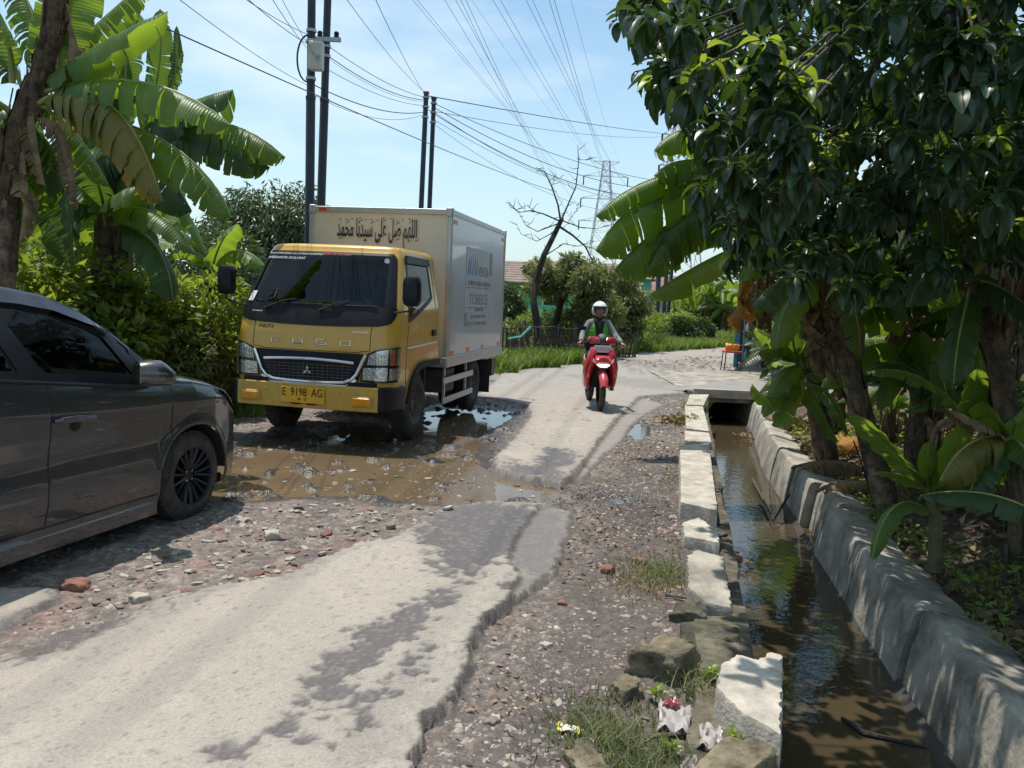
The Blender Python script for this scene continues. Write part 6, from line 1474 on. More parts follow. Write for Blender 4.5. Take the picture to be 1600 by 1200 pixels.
# nearest saplings
q5 = hplant(1463, 868, 5.05, 'small banana sapling with broad leaves on the bank nearest the drain wall')
stem(q5, [(q5.location.x, 5.05, -.03), at(1462, 810, 5.05), at(1452, 765, 5.05)], [.045, .038, .028], m=mat('green sapling stem', (.10, .09, .045), .6, var=.4, scale=9), seed=15, flake=0)
for k, (b, m_, t, w, dr_) in enumerate([((1452, 768), (1390, 700), (1340, 648), .135, .30), ((1452, 770), (1410, 745), (1372, 738), .105, .4), ((1455, 765), (1480, 725), (1502, 664), .105, .3), ((1460, 805), (1400, 790), (1362, 875), .075, .8), ((1460, 800), (1500, 775), (1545, 800), .08, .8), ((1455, 770), (1450, 730), (1452, 690), .06, .4)]):
    hero(q5, b, m_, t, w, (5.05, 4.95, 4.85), seed=300 + k, tears=.03, droop=dr_, vee=.22, petiole=.05)
q6 = hplant(1575, 900, 4.9, 'banana sapling at the right edge with a yellow-brown hanging leaf')
stem(q6, [(q6.location.x + .05, 4.9, -.03), at(1590, 800, 4.9), at(1580, 700, 4.9)], [.06, .05, .035], seed=16, flake=8)
for k, (b, m_, t, w, mt) in enumerate([((1582, 690), (1552, 650), (1535, 628), .10, M_ban), ((1580, 690), (1520, 690), (1468, 752), .15, M_bany), ((1582, 700), (1600, 640), (1650, 600), .12, M_ban), ((1582, 705), (1540, 720), (1510, 790), .12, M_band), ((1585, 690), (1600, 700), (1640, 760), .12, M_ban), ((1580, 690), (1530, 660), (1480, 640), .08, M_dryl)]):
    hero(q6, b, m_, t, w, (4.9, 4.8, 4.75), seed=310 + k, tears=.08, droop=.6 if k != 1 else 1.2, vee=.2, mats=(mt, M_rib))
q7 = hplant(1540, 620, 5.9, 'banana plant in deep shade under the broad-leaved tree, with a sunlit silvery leaf tip')
stem(q7, [(q7.location.x + .4, 5.9, -.03), at(1560, 560, 5.9), at(1520, 440, 5.9)], [.09, .075, .055], m=M_stemd, seed=17, flake=20)
for k, (b, m_, t, w) in enumerate([((1520, 440), (1460, 420), (1420, 480), .16), ((1520, 430), (1570, 350), (1640, 320), .18), ((1520, 440), (1500, 520), (1490, 600), .13), ((1525, 440), (1580, 460), (1640, 520), .18), ((1520, 430), (1490, 350), (1440, 330), .18), ((1520, 430), (1460, 200), (1330, 120), .22), ((1520, 430), (1600, 300), (1560, 160), .2)]):
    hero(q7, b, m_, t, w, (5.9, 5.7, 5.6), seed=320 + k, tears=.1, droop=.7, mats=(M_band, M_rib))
# young suckers along the bank
rn = random.Random(31)
for k in range(13):
    y = (4.1, 5.7, 6.3, 7.3, 7.9, 8.7, 9.5, 10.2, 11.0, 11.8, 6.9, 8.3, 9.9)[k]; x = DR(y) + (.95, 1.1, 1.0, .9, 1.3, 1.0, 1.2, .9, 1.1, .9, 1.8, 2.0, 1.9)[k] + rn.uniform(-.1, .1)
    banana_plant(x, y, rn.uniform(.45, 1.0), 6, rn.uniform(.7, 1.1), 480 + k, 'young banana sucker on the right bank', 'young banana suckers on the right bank', dry=2, m=(M_ban if k % 3 else M_band), R=.05, elev=(15, 75))
# thicket behind
rn = random.Random(12)
RT_L = []
for k in range(30):
    y = rn.uniform(8.3, 15.5); x = DR(y) + rn.uniform(1.7, 6.0) + (.6 if y > 10 else 0)
    lab_ = 'banana plant in the shaded thicket behind the right bank'
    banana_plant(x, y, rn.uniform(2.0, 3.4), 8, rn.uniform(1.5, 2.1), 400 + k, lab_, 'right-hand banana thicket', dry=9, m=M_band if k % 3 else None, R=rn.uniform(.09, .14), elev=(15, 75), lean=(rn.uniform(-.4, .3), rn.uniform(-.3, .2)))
for k in range(5):
    y = rn.uniform(5.8, 7.6); x = DR(y) + rn.uniform(1.7, 3.2)
    banana_plant(x, y, rn.uniform(2.2, 3.0), 6, rn.uniform(1.4, 1.8), 450 + k, 'banana plant beneath the broad-leaved tree', 'banana plants under the big tree', dry=6, m=M_band, R=.10, elev=(20, 70))
bush('far_thicket', [(9.5, 19, 1.6, 4, 1.5, 2.6), (6.8, 17.5, 1.4, 1.6, 1.2, 2.2), (12, 17, 2.2, 3, 2, 3)], 6000, .35, M_mango, 'dark leafy thicket closing the gaps behind the right-hand bananas', 'thicket', stems=4)
# ---------------- broad-leaved tree
tb_ = Vector((4.3, 6.0, gz(4.3, 6.0))); bt_ = empty('broad_leaved_tree', tb_, 0, label='large dark glossy broad-leaved tree overhanging the upper right of the lane', cat='tree')
def limb(P, r, nm='branch'): MB().tube([Vector(p) - tb_ for p in P], r, 9).build(nm, M_bark, bt_, sm=True)
bk_ = []
_n = 6500; _Y = RNG.uniform(6.6, 8.2, _n); _u = RNG.uniform(1040, 1700, _n); _v = RNG.uniform(-60, 400, _n)
bk_ = np.array([at(u, v, Y) - tb_ for u, v, Y in zip(_u, _v, _Y) if (v < 150 or u > 1100 + (v - 150) * .35) and math.sin(u * .031) + math.sin(v * .043 + u * .01) > -1.1])
leaves_np('foliage', bk_, rnd_dirs(len(bk_), 1.2), rnd_dirs(len(bk_), -.9), RNG.uniform(.10, .17, len(bk_)), .5, M_tree, bt_, None)
limb([tb_ - Vector((0, 0, .1)), (4.25, 5.95, 1.2), (4.1, 5.8, 2.3), (3.9, 5.6, 3.2)], [.17, .14, .12, .10], 'trunk')
poly = [(962, -60), (966, 30), (992, 112), (1050, 175), (1068, 235), (1085, 300), (1098, 375), (1120, 415), (1175, 425), (1250, 440), (1400, 470), (1520, 420), (1640, 430), (1640, -60)]
def proj(p):
    d = Vector(p) - Vector((0, 0, CAM_H)); z = d.dot(FW); return 800 + FPX * d.dot(RT) / z, 600 - FPX * d.dot(UP) / z
ros = []; rn = random.Random(21); PX = [p[0] for p in poly]; PY = [p[1] for p in poly]
while len(ros) < 1500:
    Y = rn.uniform(3.6, 8.0); u = rn.uniform(930, 2300); v = rn.uniform(-1100, 470); p = at(u, v, Y)
    if p.z > 5.4 or p.x > 6.0: continue
    if v > -60 and u < 1640:
        s_ = float(sdp(np.array([u]), np.array([float(v)]), poly)[0]); need = .07 / Y * FPX
        if s_ < need * rn.uniform(.6, 1.6): continue
        if v > 300 and Y < 4.6: continue
        if rn.random() < .0: continue
    elif v <= -60:
        if p.x < 1.15 + .12 * rn.random() or rn.random() < .62: continue
    ros.append(p)
lp, ld, lu, ls, young = [], [], [], [], []
for c in ros:
    a0 = rn.uniform(0, 6.28); tip = Vector((rn.uniform(-.5, .2), rn.uniform(-.5, .2), rn.uniform(-.2, .5))).normalized(); n = rn.randint(9, 14); yg = rn.random() < .10
    for k in range(n):
        a = a0 + k * 2.4; lvl = k / n; el = .55 - 2.1 * lvl + rn.uniform(-.25, .25); d = Vector((cos(a) * cos(el), sin(a) * cos(el), sin(el) - .25)).normalized()
        lp.append(c + d * .02 - tip * .10 * lvl); ld.append(d); lu.append(Vector((rn.uniform(-.2, .2), rn.uniform(-.2, .2), 1))); ls.append(rn.uniform(.09, .17) * (.75 if lvl < .25 else 1)); young.append(yg and lvl < .55)
order = sorted(range(len(lp)), key=lambda i: (lp[i] - Vector((0, 0, CAM_H))).length if proj(lp[i])[1] > -10 and proj(lp[i])[0] < 1620 else 99)
def big_leaf():
    V = []; F = []; n = 6
    for i in range(n + 1):
        t = i / n; w = .27 * sin(pi * min(1, t * .92 + .04)) ** .75 * (1 - .15 * t); z = .08 * sin(pi * t) - .22 * t * t
        V += [(-w, t, z + w * .35), (-w * .5, t, z + w * .12), (0, t, z - .012), (w * .5, t, z + w * .12), (w, t, z + w * .35)]
    for i in range(n):
        for k in range(4): a = i * 5 + k; F.append((a, a + 1, a + 6, a + 5))
    return V, F
lv, lf_ = big_leaf()
LM = []
for m in (M_tree, M_young):
    me = bpy.data.meshes.new('leaf'); setmesh(me, lv, np.array(lf_)); colattr(me, np.ones((len(lv), 3)) * (1.0)); me.materials.append(m); smooth(me); LM.append(me)
for i in order[:300]:
    d = ld[i]; x = d.cross(lu[i]).normalized(); z = x.cross(d); o = ob('leaf', LM[1 if young[i] else 0], bt_, lp[i] - tb_); o.rotation_euler = Matrix((x, d, z)).transposed().to_euler(); o.scale = (ls[i],) * 3
LV = np.array(lv); LF = np.array(lf_)
for yf, m in ((False, M_tree), (True, M_young)):
    idx_ = [i for i in order[300:] if young[i] == yf]; VV = []; cc = []
    for i in idx_:
        d = ld[i]; x = d.cross(lu[i]).normalized(); z = x.cross(d); R3 = np.array((x, d, z)); VV.append(LV @ R3 * ls[i] + np.array(lp[i] - tb_)); cc.append(np.ones((len(LV), 3)) * rn.uniform(.65, 1.4))
    F = (LF[None] + (np.arange(len(idx_)) * len(LV))[:, None, None]).reshape(-1, 4); me = bpy.data.meshes.new('foliage'); setmesh(me, np.concatenate(VV), F); colattr(me, np.concatenate(cc)); me.materials.append(m); smooth(me); ob('foliage', me, bt_)['kind'] = 'stuff'
hub = [Vector(p) for p in ((3.9, 5.6, 3.2), (3.2, 5.2, 3.3), (2.6, 5.4, 3.0), (3.4, 4.4, 3.6), (4.4, 5.0, 3.4), (2.2, 4.6, 3.6), (3.0, 6.2, 2.9))]
for h_ in hub[1:]: limb([hub[0], (hub[0] + h_) / 2 + Vector((0, 0, .12)), h_], [.09, .06, .04])
for k, c in enumerate(ros):
    if k % 3 == 0: h_ = min(hub, key=lambda q: (q - c).length); m_ = (h_ + c) / 2 + Vector((0, 0, -.06)); limb([h_.lerp(c, max(0, 1 - .5 / max(.5, (h_ - c).length))), c + Vector((0, 0, .02)), c - Vector((0, 0, .03))], [.006, .005, .003], 'twig')
# ---------------- litter and weeds on the bank
def at_bank(u, v): x, y = gp(u, v, .08); return x, y
GD = 'fallen dry banana leaves on the right bank'
dlab = ['pale yellow', 'orange-brown', 'straw-coloured', 'brown', 'golden']
spots = [(1235, 600), (1250, 625), (1270, 610), (1225, 640), (1300, 660), (1285, 680), (1320, 690), (1305, 715), (1275, 735), (1330, 740), (1300, 750), (1345, 700), (1240, 650), (1360, 650), (1395, 640), (1320, 640), (1270, 655), (1335, 770), (1300, 765), (1420, 690), (1255, 700), (1285, 640)]
for k, (u, v) in enumerate(spots):
    x, y = at_bank(u, v); z = gz(x, y) + .07; a = rn.uniform(0, 6.28); l = rn.uniform(.45, .9); d = Vector((cos(a), sin(a), 0)); B = Vector((x, y, z)) - d * l / 2; T = Vector((x, y, z)) + d * l / 2; mt = (M_oran if k % 5 in (1,) else M_dryl)
    o = banana_leaf(B, Vector((x, y, z + rn.uniform(.04, .16))), T, rn.uniform(.12, .2), seed=500 + k, tears=.6, droop=rn.uniform(.4, 1.3), vee=.3, N=16, mats=(mt, mt), name='fallen_leaf', edge=.2)
    tag(o, 'crumpled dry banana leaf lying on the right bank litter', 'fallen leaf', GD)
def scatter(name, n, fn, size, m, label=None, wid=.5, flat=.3, kindcol=None):
    P = np.array([fn() for _ in range(n)]); d = RNG.normal(size=(len(P), 3)); d[:, 2] *= flat; d[:, 2] += .02; nn = rnd_dirs(len(P), -1.2)
    col = RNG.uniform(.5, 1.5, (len(P), 1)) * np.ones((1, 3)) if kindcol is None else kindcol(len(P))
    o = leaves_np(name, P, d, nn, RNG.uniform(.5, 1.4, len(P)) * size, wid, m, None, col, 'stuff', fold=.35)
    return tag(o, label, None, None, 'stuff')
def multi_gz(P):
    g = ground_eval(P[:, 0].copy(), P[:, 1].copy()); return np.where(g['a'] > .02, g['zr'], g['z'])
def rnd_bank(n, y0, y1, w0, w1):
    y = RNG.uniform(y0, y1, n) ; x = 1.55 + .172 * y + RNG.uniform(w0, w1, n); P = np.stack([x, y], 1); return np.concatenate([P, multi_gz(P)[:, None]], 1)
def scat(name, P, size, m, label, wid=.5, flat=.3, lift=.01, col=None, down=None):
    n = len(P); d = RNG.normal(size=(n, 3)); d[:, 2] = np.abs(d[:, 2]) * flat if down is None else d[:, 2] * flat + down; P = P.copy(); P[:, 2] += lift * RNG.random(n)
    c = RNG.uniform(.5, 1.5, (n, 1)) * np.ones((1, 3)) if col is None else col
    return tag(leaves_np(name, P, d, rnd_dirs(n, -1.2), RNG.uniform(.5, 1.4, n) * size, wid, m, None, c, 'stuff', fold=.35), label, None, None, 'stuff')
scat('leaf_litter', rnd_bank(5200, 2.2, 12.5, .15, 3.2), .085, M_dryl, 'brown leaf litter covering the right bank', lift=.05)
scat('leaf_litter', rnd_bank(900, 3, 12.5, -.08, .40), .06, M_dryl, 'scattered dry leaves on the drain wall cap', lift=.01)
P = rnd_bank(15000, 2.4, 11.5, .24, 2.4); P = P[vn(P[:, 0] * 2.2, P[:, 1] * 2.2, 4) > .42 + .16 * (P[:, 1] > 6.2)]; P[:, 2] += RNG.random(len(P)) * .32 * vn(P[:, 0] * 4, P[:, 1] * 4, 6)
scat('ground_cover', P, .042, M_shrub, 'low green creeping weeds at the foot of the banana saplings', wid=.6, flat=.8, lift=.05)
# shoulder plants
xk = lambda y: DL(y)
yy = RNG.uniform(2.4, 12, 2600); xx = xk(yy) - RNG.uniform(.25, 1.3, 2600); P = np.stack([xx, yy], 1); P = np.concatenate([P, multi_gz(P)[:, None]], 1); P = P[(vn(P[:, 0] * 1.6, P[:, 1] * 1.6, 14) > .50) & (ground_eval(P[:, 0].copy(), P[:, 1].copy())['a'] < -.02)]
scat('leaf_litter', P, .032, M_dryl, 'small brown leaf bits on the dirt shoulder', lift=.01)
# ---------------- grass
def blades(name, P, h_, m, label, w=.012, lean=.5):
    n = len(P); a = RNG.uniform(0, 6.28, n); hh = RNG.uniform(.5, 1.2, n) * h_; ln = RNG.normal(size=(n, 2)) * lean * hh[:, None]; ww = (w * RNG.uniform(.7, 1.3, n)) if not hasattr(w, 'shape') else w
    s = np.stack([np.cos(a), np.sin(a), 0 * a], 1) * ww[:, None]; b = P; mid = P + np.concatenate([ln * .35, (hh * .6)[:, None]], 1); t = P + np.concatenate([ln, hh[:, None]], 1)
    V = np.stack([b - s, b + s, mid + s * .7, mid - s * .7, t], 1).reshape(-1, 3); k = np.arange(n)[:, None] * 5
    F = np.concatenate([k + np.array([0, 1, 2]), k + np.array([0, 2, 3]), k + np.array([3, 2, 4])], 0)
    me = bpy.data.meshes.new(name); setmesh(me, V, F); colattr(me, np.repeat(RNG.uniform(.6, 1.45, (n, 1)) * np.ones((1, 3)), 5, axis=0)); me.materials.append(m)
    return tag(ob(name, me), label, None, None, 'stuff')
def verge(n, y0, y1, w0, w1, far=False):
    y = y0 + (y1 - y0) * RNG.random(n) ** 1.0; e = left_edge(y); x = e - (w0 + (w1 - w0) * RNG.random(n) ** 1.3) + (vn(y * 2, y * 0, 5) - .5) * .8
    P = np.stack([x, y], 1); return np.concatenate([P, multi_gz(P)[:, None]], 1)
P = verge(17000, 8.5, 20, -.05, 2.6); blades('grass', P, .13, M_grass, 'short green grass on the left verge beside the truck', w=.009)
P = verge(26000, 17, 36, -.1, 3.6); blades('grass', P, .34, M_grass, 'bright tall grass on the far verge beyond the scooter', w=.020)
P = verge(3000, 17, 34, 1.5, 4.5); blades('grass', P, .5, M_gdry, 'dry tall grass tufts along the stick fence', w=.016)
x_ = RNG.uniform(6, 26, 9000); y_ = RNG.uniform(34, 42, 9000); blades('grass', np.stack([x_, y_, x_ * 0 + .1], 1), .45, M_grass, 'grass bank at the far bend', w=.035)
def tuft(u, v, r, n, h_, m, label):
    x, y = gp(u, v); P = np.stack([x + RNG.normal(size=n) * r, y + RNG.normal(size=n) * r * 1.2], 1); return blades('grass_tuft', np.concatenate([P, multi_gz(P)[:, None] - .005], 1), h_, m, label, w=.0035, lean=.6)
M_gg = leafmat('shoulder grass', (.17, .19, .09), (.26, .26, .13), .55, .3, (.3, .38, .1), 3, vcol=True)
tuft(1085, 640, .09, 420, .16, M_grass, 'green grass tuft growing against the kerb near the culvert'); tuft(1075, 665, .10, 260, .12, M_grass, 'green grass tuft between kerb block and dry leaves')
tuft(945, 1130, .12, 800, .06, M_gg, 'olive grass patch at the bottom of the shoulder beside the rubbish'); tuft(1000, 1180, .09, 600, .06, M_gg, 'olive grass patch under the mossy rock at the bottom'); tuft(1030, 890, .10, 600, .06, M_gg, 'thin pale grass beside the tilted kerb slab'); tuft(1000, 900, .12, 400, .05, M_gdry, 'straw-like grass on the shoulder'); tuft(1060, 745, .16, 350, .04, M_gg, 'sparse grass by the long kerb block'); tuft(1085, 1060, .06, 200, .10, M_gg, 'wispy grass between boulder and big slab')
# ---------------- rocks and rubble
def rock(name, u, v, s, m, label, cat='rock', group=None, seed=0, z=None, sub=4, flat=.7, zoff=0):
    if name == 'boulder': s = tuple(q * .82 for q in s); zoff -= s[2] * .25
    x, y = gp(u, v) ; bm = bmesh.new(); bmesh.ops.create_icosphere(bm, subdivisions=sub, radius=1); rr_ = np.array([v_.co[:] for v_ in bm.verts]); n = fbm(rr_[:, 0] * 1.6 + seed, rr_[:, 1] * 1.6 + rr_[:, 2] * 1.3, 4, seed) ; n2 = np.abs(fbm(rr_[:, 0] * 3 + seed, rr_[:, 2] * 3 + rr_[:, 1], 3, seed + 3) - .5)
    n3 = fbm(rr_[:, 0] * 7 + seed, rr_[:, 2] * 7 + rr_[:, 1] * 5, 4, seed + 8) - .5
    for v_, a, b, c3 in zip(bm.verts, n, n2, n3): f = .68 + .70 * a - .35 * b + .16 * c3; v_.co = Vector((max(-.8, min(.8, v_.co.x * 1.15)) * s[0], max(-.8, min(.8, v_.co.y * 1.15)) * s[1], max(-.7, min(.78, v_.co.z * 1.1)) * s[2])) * f
    me = bpy.data.meshes.new(name); bm.to_mesh(me); bm.free(); me.materials.append(m); smooth(me, sub > 2); None
    o = ob(name, me, None, (x, y, gz(x, y) + s[2] * .35 + zoff)); o.rotation_euler = (0, 0, seed); return tag(o, label, cat, group)
M_rock = mat('mossy brown rock', (.10, .085, .05), .95, var=.45, scale=7, bump=1.0, bscale=28, col2=(.26, .22, .14))
M_rock2 = mat('dark mossy rock', (.05, .048, .03), .95, var=.45, scale=8, bump=1.0, bscale=30, col2=(.13, .12, .08))
rock('boulder', 1038, 1035, (.19, .17, .17), M_rock, 'big brown mossy boulder at the shoulder edge', seed=1)
rock('boulder', 978, 1072, (.085, .08, .07), M_rock, 'small mossy rock left of the big boulder', seed=2)
rock('boulder', 1110, 985, (.20, .17, .12), M_rock2, 'dark shaded rock between the tilted slab and the big slab', seed=3, zoff=-.05)
rock('boulder', 1150, 1195, (.20, .12, .10), M_rock, 'mossy rock under the corner of the big slab', seed=4)
rock('boulder', 920, 1190, (.14, .08, .06), M_rock, 'rounded mossy rock at the bottom edge of the shoulder', seed=5)
rock('boulder', 1075, 955, (.12, .10, .07), M_rock2, 'dark rock behind the big boulder', seed=6)
rock('boulder', 1110, 830, (.10, .16, .06), M_rock2, 'mossy lump between the kerb pieces', seed=7, zoff=-.02)
M_brick = mat('broken brick', (.20, .085, .06), .9, var=.3, scale=15, bump=.5, col2=(.32, .16, .12))
M_pale = mat('pale rubble stone', (.40, .36, .30), .85, var=.2, scale=15, bump=.4, bscale=60)
M_mid = mat('brown rubble stone', (.22, .18, .15), .9, var=.3, scale=15, bump=.5, bscale=60)
M_dkst = mat('dark wet stone', (.07, .06, .055), .45, var=.3, scale=15, bump=.5, bscale=60)
for k, (u, v, s, m, lab) in enumerate([(950, 885, .055, M_brick, 'reddish brick lump on the shoulder in front of the grass'), (1000, 873, .05, M_brick, 'brick lump just left of the mossy kerb'), (878, 932, .03, M_brick, 'small red stone on the shoulder by the asphalt edge'), (770, 1120, .03, M_mid, 'rounded stone near the bottom asphalt edge'), (425, 840, .07, M_pale, 'bright white flat stone in the rubble by the asphalt edge'), (120, 918, .07, M_brick, 'orange brick piece at the near left asphalt corner'), (218, 940, .055, M_pale, 'pale flat stone left of the asphalt tongue'), (610, 825, .05, M_mid, 'brown stone on the rubble bank near the puddle'), (1150, 862, .05, M_brick, 'brick piece at the water edge by the crumbling kerb'), (855, 1000, .03, M_pale, 'pale pebble lump on the wet shoulder'), (775, 1112, .025, M_pale, 'small pale stone by the deep asphalt edge'), (1480, 1190, .14, M_mid, 'broken brown stone in the drain at the bottom right'), (1390, 1185, .12, M_mid, 'brown stone in the drain at the bottom')]):
    rock('stone', u, v, (s, s * .75, s * .5), m, lab, 'stone', seed=20 + k, sub=4 if k > 10 else 3, zoff=-.0 if k < 11 else -.42)
SM = []
for k in range(7):
    bm = bmesh.new(); bmesh.ops.create_icosphere(bm, subdivisions=1 if k < 5 else 2, radius=1); r_ = random.Random(k)
    for v_ in bm.verts: v_.co = Vector((v_.co.x, v_.co.y * r_.uniform(.6, 1), max(-.5, min(.5, v_.co.z)) * .75)) * r_.uniform(.72, 1.15)
    me = bpy.data.meshes.new('rubble'); bm.to_mesh(me); bm.free(); SM.append(me)
SMM = {}
def smesh(k, m):
    if (k, m.name) not in SMM: c = SM[k].copy(); c.materials.clear(); c.materials.append(m); SMM[(k, m.name)] = c
    return SMM[(k, m.name)]
rn = random.Random(5); cnt = 0
RUB = G([(60, 960), (330, 800), (380, 785), (760, 790), (560, 850), (430, 905), (200, 960)])
rx = [p[0] for p in RUB]; ry = [p[1] for p in RUB]; cand = []
while len(cand) < 215:
    x, y = rn.uniform(min(rx), max(rx)), rn.uniform(min(ry), max(ry))
    if sdp(np.array([x]), np.array([y]), RUB)[0] > .02: cand.append((x, y, rn.uniform(.012, .030) * (1.7 if rn.random() < .12 else 1), rn.choice([M_pale, M_pale, M_mid, M_mid, M_brick, M_pale])))
while len(cand) < 250:
    y = rn.uniform(2.5, 7); x = rn.uniform(-.15, DL(y) - .4)
    if ground_eval(np.array([x]), np.array([y]))['a'][0] < -.02: cand.append((x, y, rn.uniform(.009, .02), rn.choice([M_pale, M_mid, M_mid])))
xs = [p[0] for p in P1]; ys2 = [p[1] for p in P1]
while len(cand) < 298:
    x, y = rn.uniform(min(xs), max(xs)), rn.uniform(min(ys2), max(ys2))
    if sdp(np.array([x]), np.array([y]), P1)[0] > .03 and y < 8.4 : cand.append((x, y, rn.uniform(.014, .034), rn.choice([M_dkst, M_mid, M_pale])))
gl_ = {'a': ('rubble stone lying in the broken road', 'rubble stones in the broken road')}
for x, y, s, m in cand:
    inp = sdp(np.array([x]), np.array([y]), P1)[0] > 0; z = -.034 if inp else gz(x, y)
    o = ob('rubble_stone', smesh(rn.randrange(7), m), None, (x, y, z + s * .12)); o.scale = (s * rn.uniform(.9, 1.5), s, s * rn.uniform(.35, .8)); o.rotation_euler = (rn.uniform(-.2, .2), rn.uniform(-.2, .2), rn.uniform(0, 6.28))
    tag(o, 'rubble stone standing in the muddy puddle water' if inp else ('loose stone on the dirt shoulder' if x > -.2 and y < 7 and m != M_brick and x > DL(y) - 1.6 else 'broken rubble stone on the bank between puddle and asphalt'), 'stone', 'stones in the puddle' if inp else 'loose rubble stones')
# gravel: fine rubble, one mesh
def gravel(name, P, size, cols_, m, label):
    n = len(P); base = np.array([(1, 0, 0), (0, 1, 0), (-1, 0, 0), (0, -1, 0), (.1, .1, .55), (-.6, .5, .3)]); Fb = np.array([(0, 1, 4), (1, 5, 4), (5, 2, 4), (2, 3, 4), (3, 0, 4), (1, 2, 5)])
    a = RNG.uniform(0, 6.28, n); c, s = np.cos(a), np.sin(a); sx = size * RNG.uniform(.7, 1.4, n); sy = size * RNG.uniform(.5, 1.0, n); sz = size * RNG.uniform(.5, 1.3, n)
    J = base[None] * RNG.uniform(.75, 1.25, (n, 6, 3)); X = J[:, :, 0] * sx[:, None]; Y = J[:, :, 1] * sy[:, None]; Z = J[:, :, 2] * sz[:, None] + RNG.uniform(-.15, .3, (n, 6)) * (size * .5)[:, None] * (base[:, 2] == 0) - .003
    V = np.stack([X * c[:, None] - Y * s[:, None] + P[:, 0:1], X * s[:, None] + Y * c[:, None] + P[:, 1:2], Z + P[:, 2:3]], 2).reshape(-1, 3); F = (Fb[None] + (np.arange(n) * 6)[:, None, None]).reshape(-1, 3)
    me = bpy.data.meshes.new(name); setmesh(me, V, F); colattr(me, np.repeat(cols_, 6, axis=0)); me.materials.append(m); return tag(ob(name, me), label, None, None, 'stuff')
M_grav = mat('gravel', (.9, .9, .9), .85, var=.15, scale=60, bump=.3, vcol=True)
def gcols(n, P):
    pal = np.array([(.31, .27, .23), (.22, .18, .155), (.15, .125, .11), (.38, .35, .30), (.21, .13, .11), (.10, .09, .08)]); k = RNG.choice(6, n, p=[.16, .27, .25, .06, .06, .20]); return pal[k] * RNG.uniform(.8, 1.2, (n, 1))
n = 60000; yy = 2.0 + 12 * RNG.random(n) ** 1.5; xx = RNG.uniform(-1, 1, n) * 1.0; xx = np.where(RNG.random(n) < .62, -3.9 + (4.2) * RNG.random(n), (DL(yy) - 1.55 + 1.35 * RNG.random(n)))
g = ground_eval(xx, yy); ok = (g['a'] < -.01) & (g['grass'] < .0) & (g['pud'] < -.02 + .10 * (g['n2'] > .6)) & (g['pud2'] < .02) & (xx < DL(yy) - .2) & (vn(xx * 3, yy * 3, 71) + RNG.random(n) * .5 > .48)
P = np.stack([xx, yy, g['z']], 1)[ok]; sz_ = RNG.uniform(.004, .013, len(P)) * (1 + .08 * P[:, 1]) * np.where(RNG.random(len(P)) < .12, 1.7, 1)
wet = sst(g['pud'][ok], -.4, 0); gc2 = gcols(len(P), P) * (1 - .5 * wet[:, None]); gravel('gravel', P, sz_, gc2, M_grav, 'crushed stone and brick gravel filling the broken parts of the road')
n = 3200; xx = RNG.uniform(min(xs), max(xs), n); yy = RNG.uniform(min(ys2), max(ys2), n); s_ = sdp(xx, yy, P1); ok = (s_ > -.05) & (vn(xx * 2.4, yy * 2.4, 9) * .7 + vn(xx * 9, yy * 9, 19) * .5 > .66 - .25 * (s_ < .12) - .12 * (xx > -.9)) & (yy < 9.5)
P = np.stack([xx, yy, np.full(n, -.036)], 1)[ok]; gravel('gravel', P, RNG.uniform(.012, .030, len(P)), gcols(len(P), P) * .8, M_grav, 'stones breaking the surface of the muddy puddle')
n = 5000; yy = RNG.uniform(20, 34, n); xx = left_edge(yy) + RNG.uniform(.2, 9, n); g = ground_eval(xx, yy); P = np.stack([xx, yy, np.maximum(g['zr'], g['z'])], 1)[g['fb'] > -.3]; gravel('gravel', P, RNG.uniform(.02, .06, len(P)), gcols(len(P), P), M_grav, 'loose broken asphalt on the far rough stretch')
# small litter
def sheetlet(name, pts, m, label, cat, th=.004, crumple=.01, seed=0, z=0):
    r_ = random.Random(seed); mb = MB(); n = 9; (ax, ay), (bx2, by2), (cx2, cy2), (dx, dy) = [gp(*p) for p in pts]; V = []
    for i in range(n):
        for j in range(n):
            s, t = i / (n - 1), j / (n - 1); x = (ax * (1 - s) + bx2 * s) * (1 - t) + (dx * (1 - s) + cx2 * s) * t; y = (ay * (1 - s) + by2 * s) * (1 - t) + (dy * (1 - s) + cy2 * s) * t
            V.append((x + r_.uniform(-1, 1) * crumple * .3, y + r_.uniform(-1, 1) * crumple * .3, gz(x, y) + z + .012 + crumple * (1 + sin(i * 1.7 + seed) * cos(j * 1.3) + r_.uniform(-.6, .6))))
    o = mb.add(V, [(i * n + j, (i + 1) * n + j, (i + 1) * n + j + 1, i * n + j + 1) for i in range(n - 1) for j in range(n - 1)]).build(name, m, sm=True); sd2 = o.modifiers.new('S', 'SOLIDIFY'); sd2.thickness = th; return tag(o, label, cat)
M_pw = leafmat('white plastic film', (.62, .58, .55), (.72, .68, .66), .3, .3, (.7, .65, .62), 8)
M_pc = leafmat('cloudy plastic bag', (.42, .38, .35), (.6, .56, .52), .25, .35, (.5, .45, .42), 8)
sheetlet('plastic_wrapper', [(1030, 1085), (1080, 1100), (1078, 1140), (1028, 1130)], M_pw, 'white and pink plastic wrapper in the grass by the big slab', 'wrapper', crumple=.018, seed=1)
sheetlet('plastic_bag', [(1095, 1130), (1130, 1140), (1128, 1170), (1090, 1165)], M_pc, 'crumpled cloudy plastic bag below the wrapper', 'bag', crumple=.022, seed=2)
sheetlet('plastic_bag', [(1068, 1180), (1090, 1178), (1085, 1200), (1064, 1200)], M_pc, 'small plastic scrap at the bottom edge beside the mossy rock', 'bag', crumple=.012, seed=3)
sheetlet('plastic_wrapper', [(1040, 1095), (1060, 1098), (1062, 1108), (1036, 1105)], mat('maroon foil', (.22, .03, .04), .3), 'maroon foil scrap on the white wrapper', 'wrapper', crumple=.008, seed=8, z=.03)
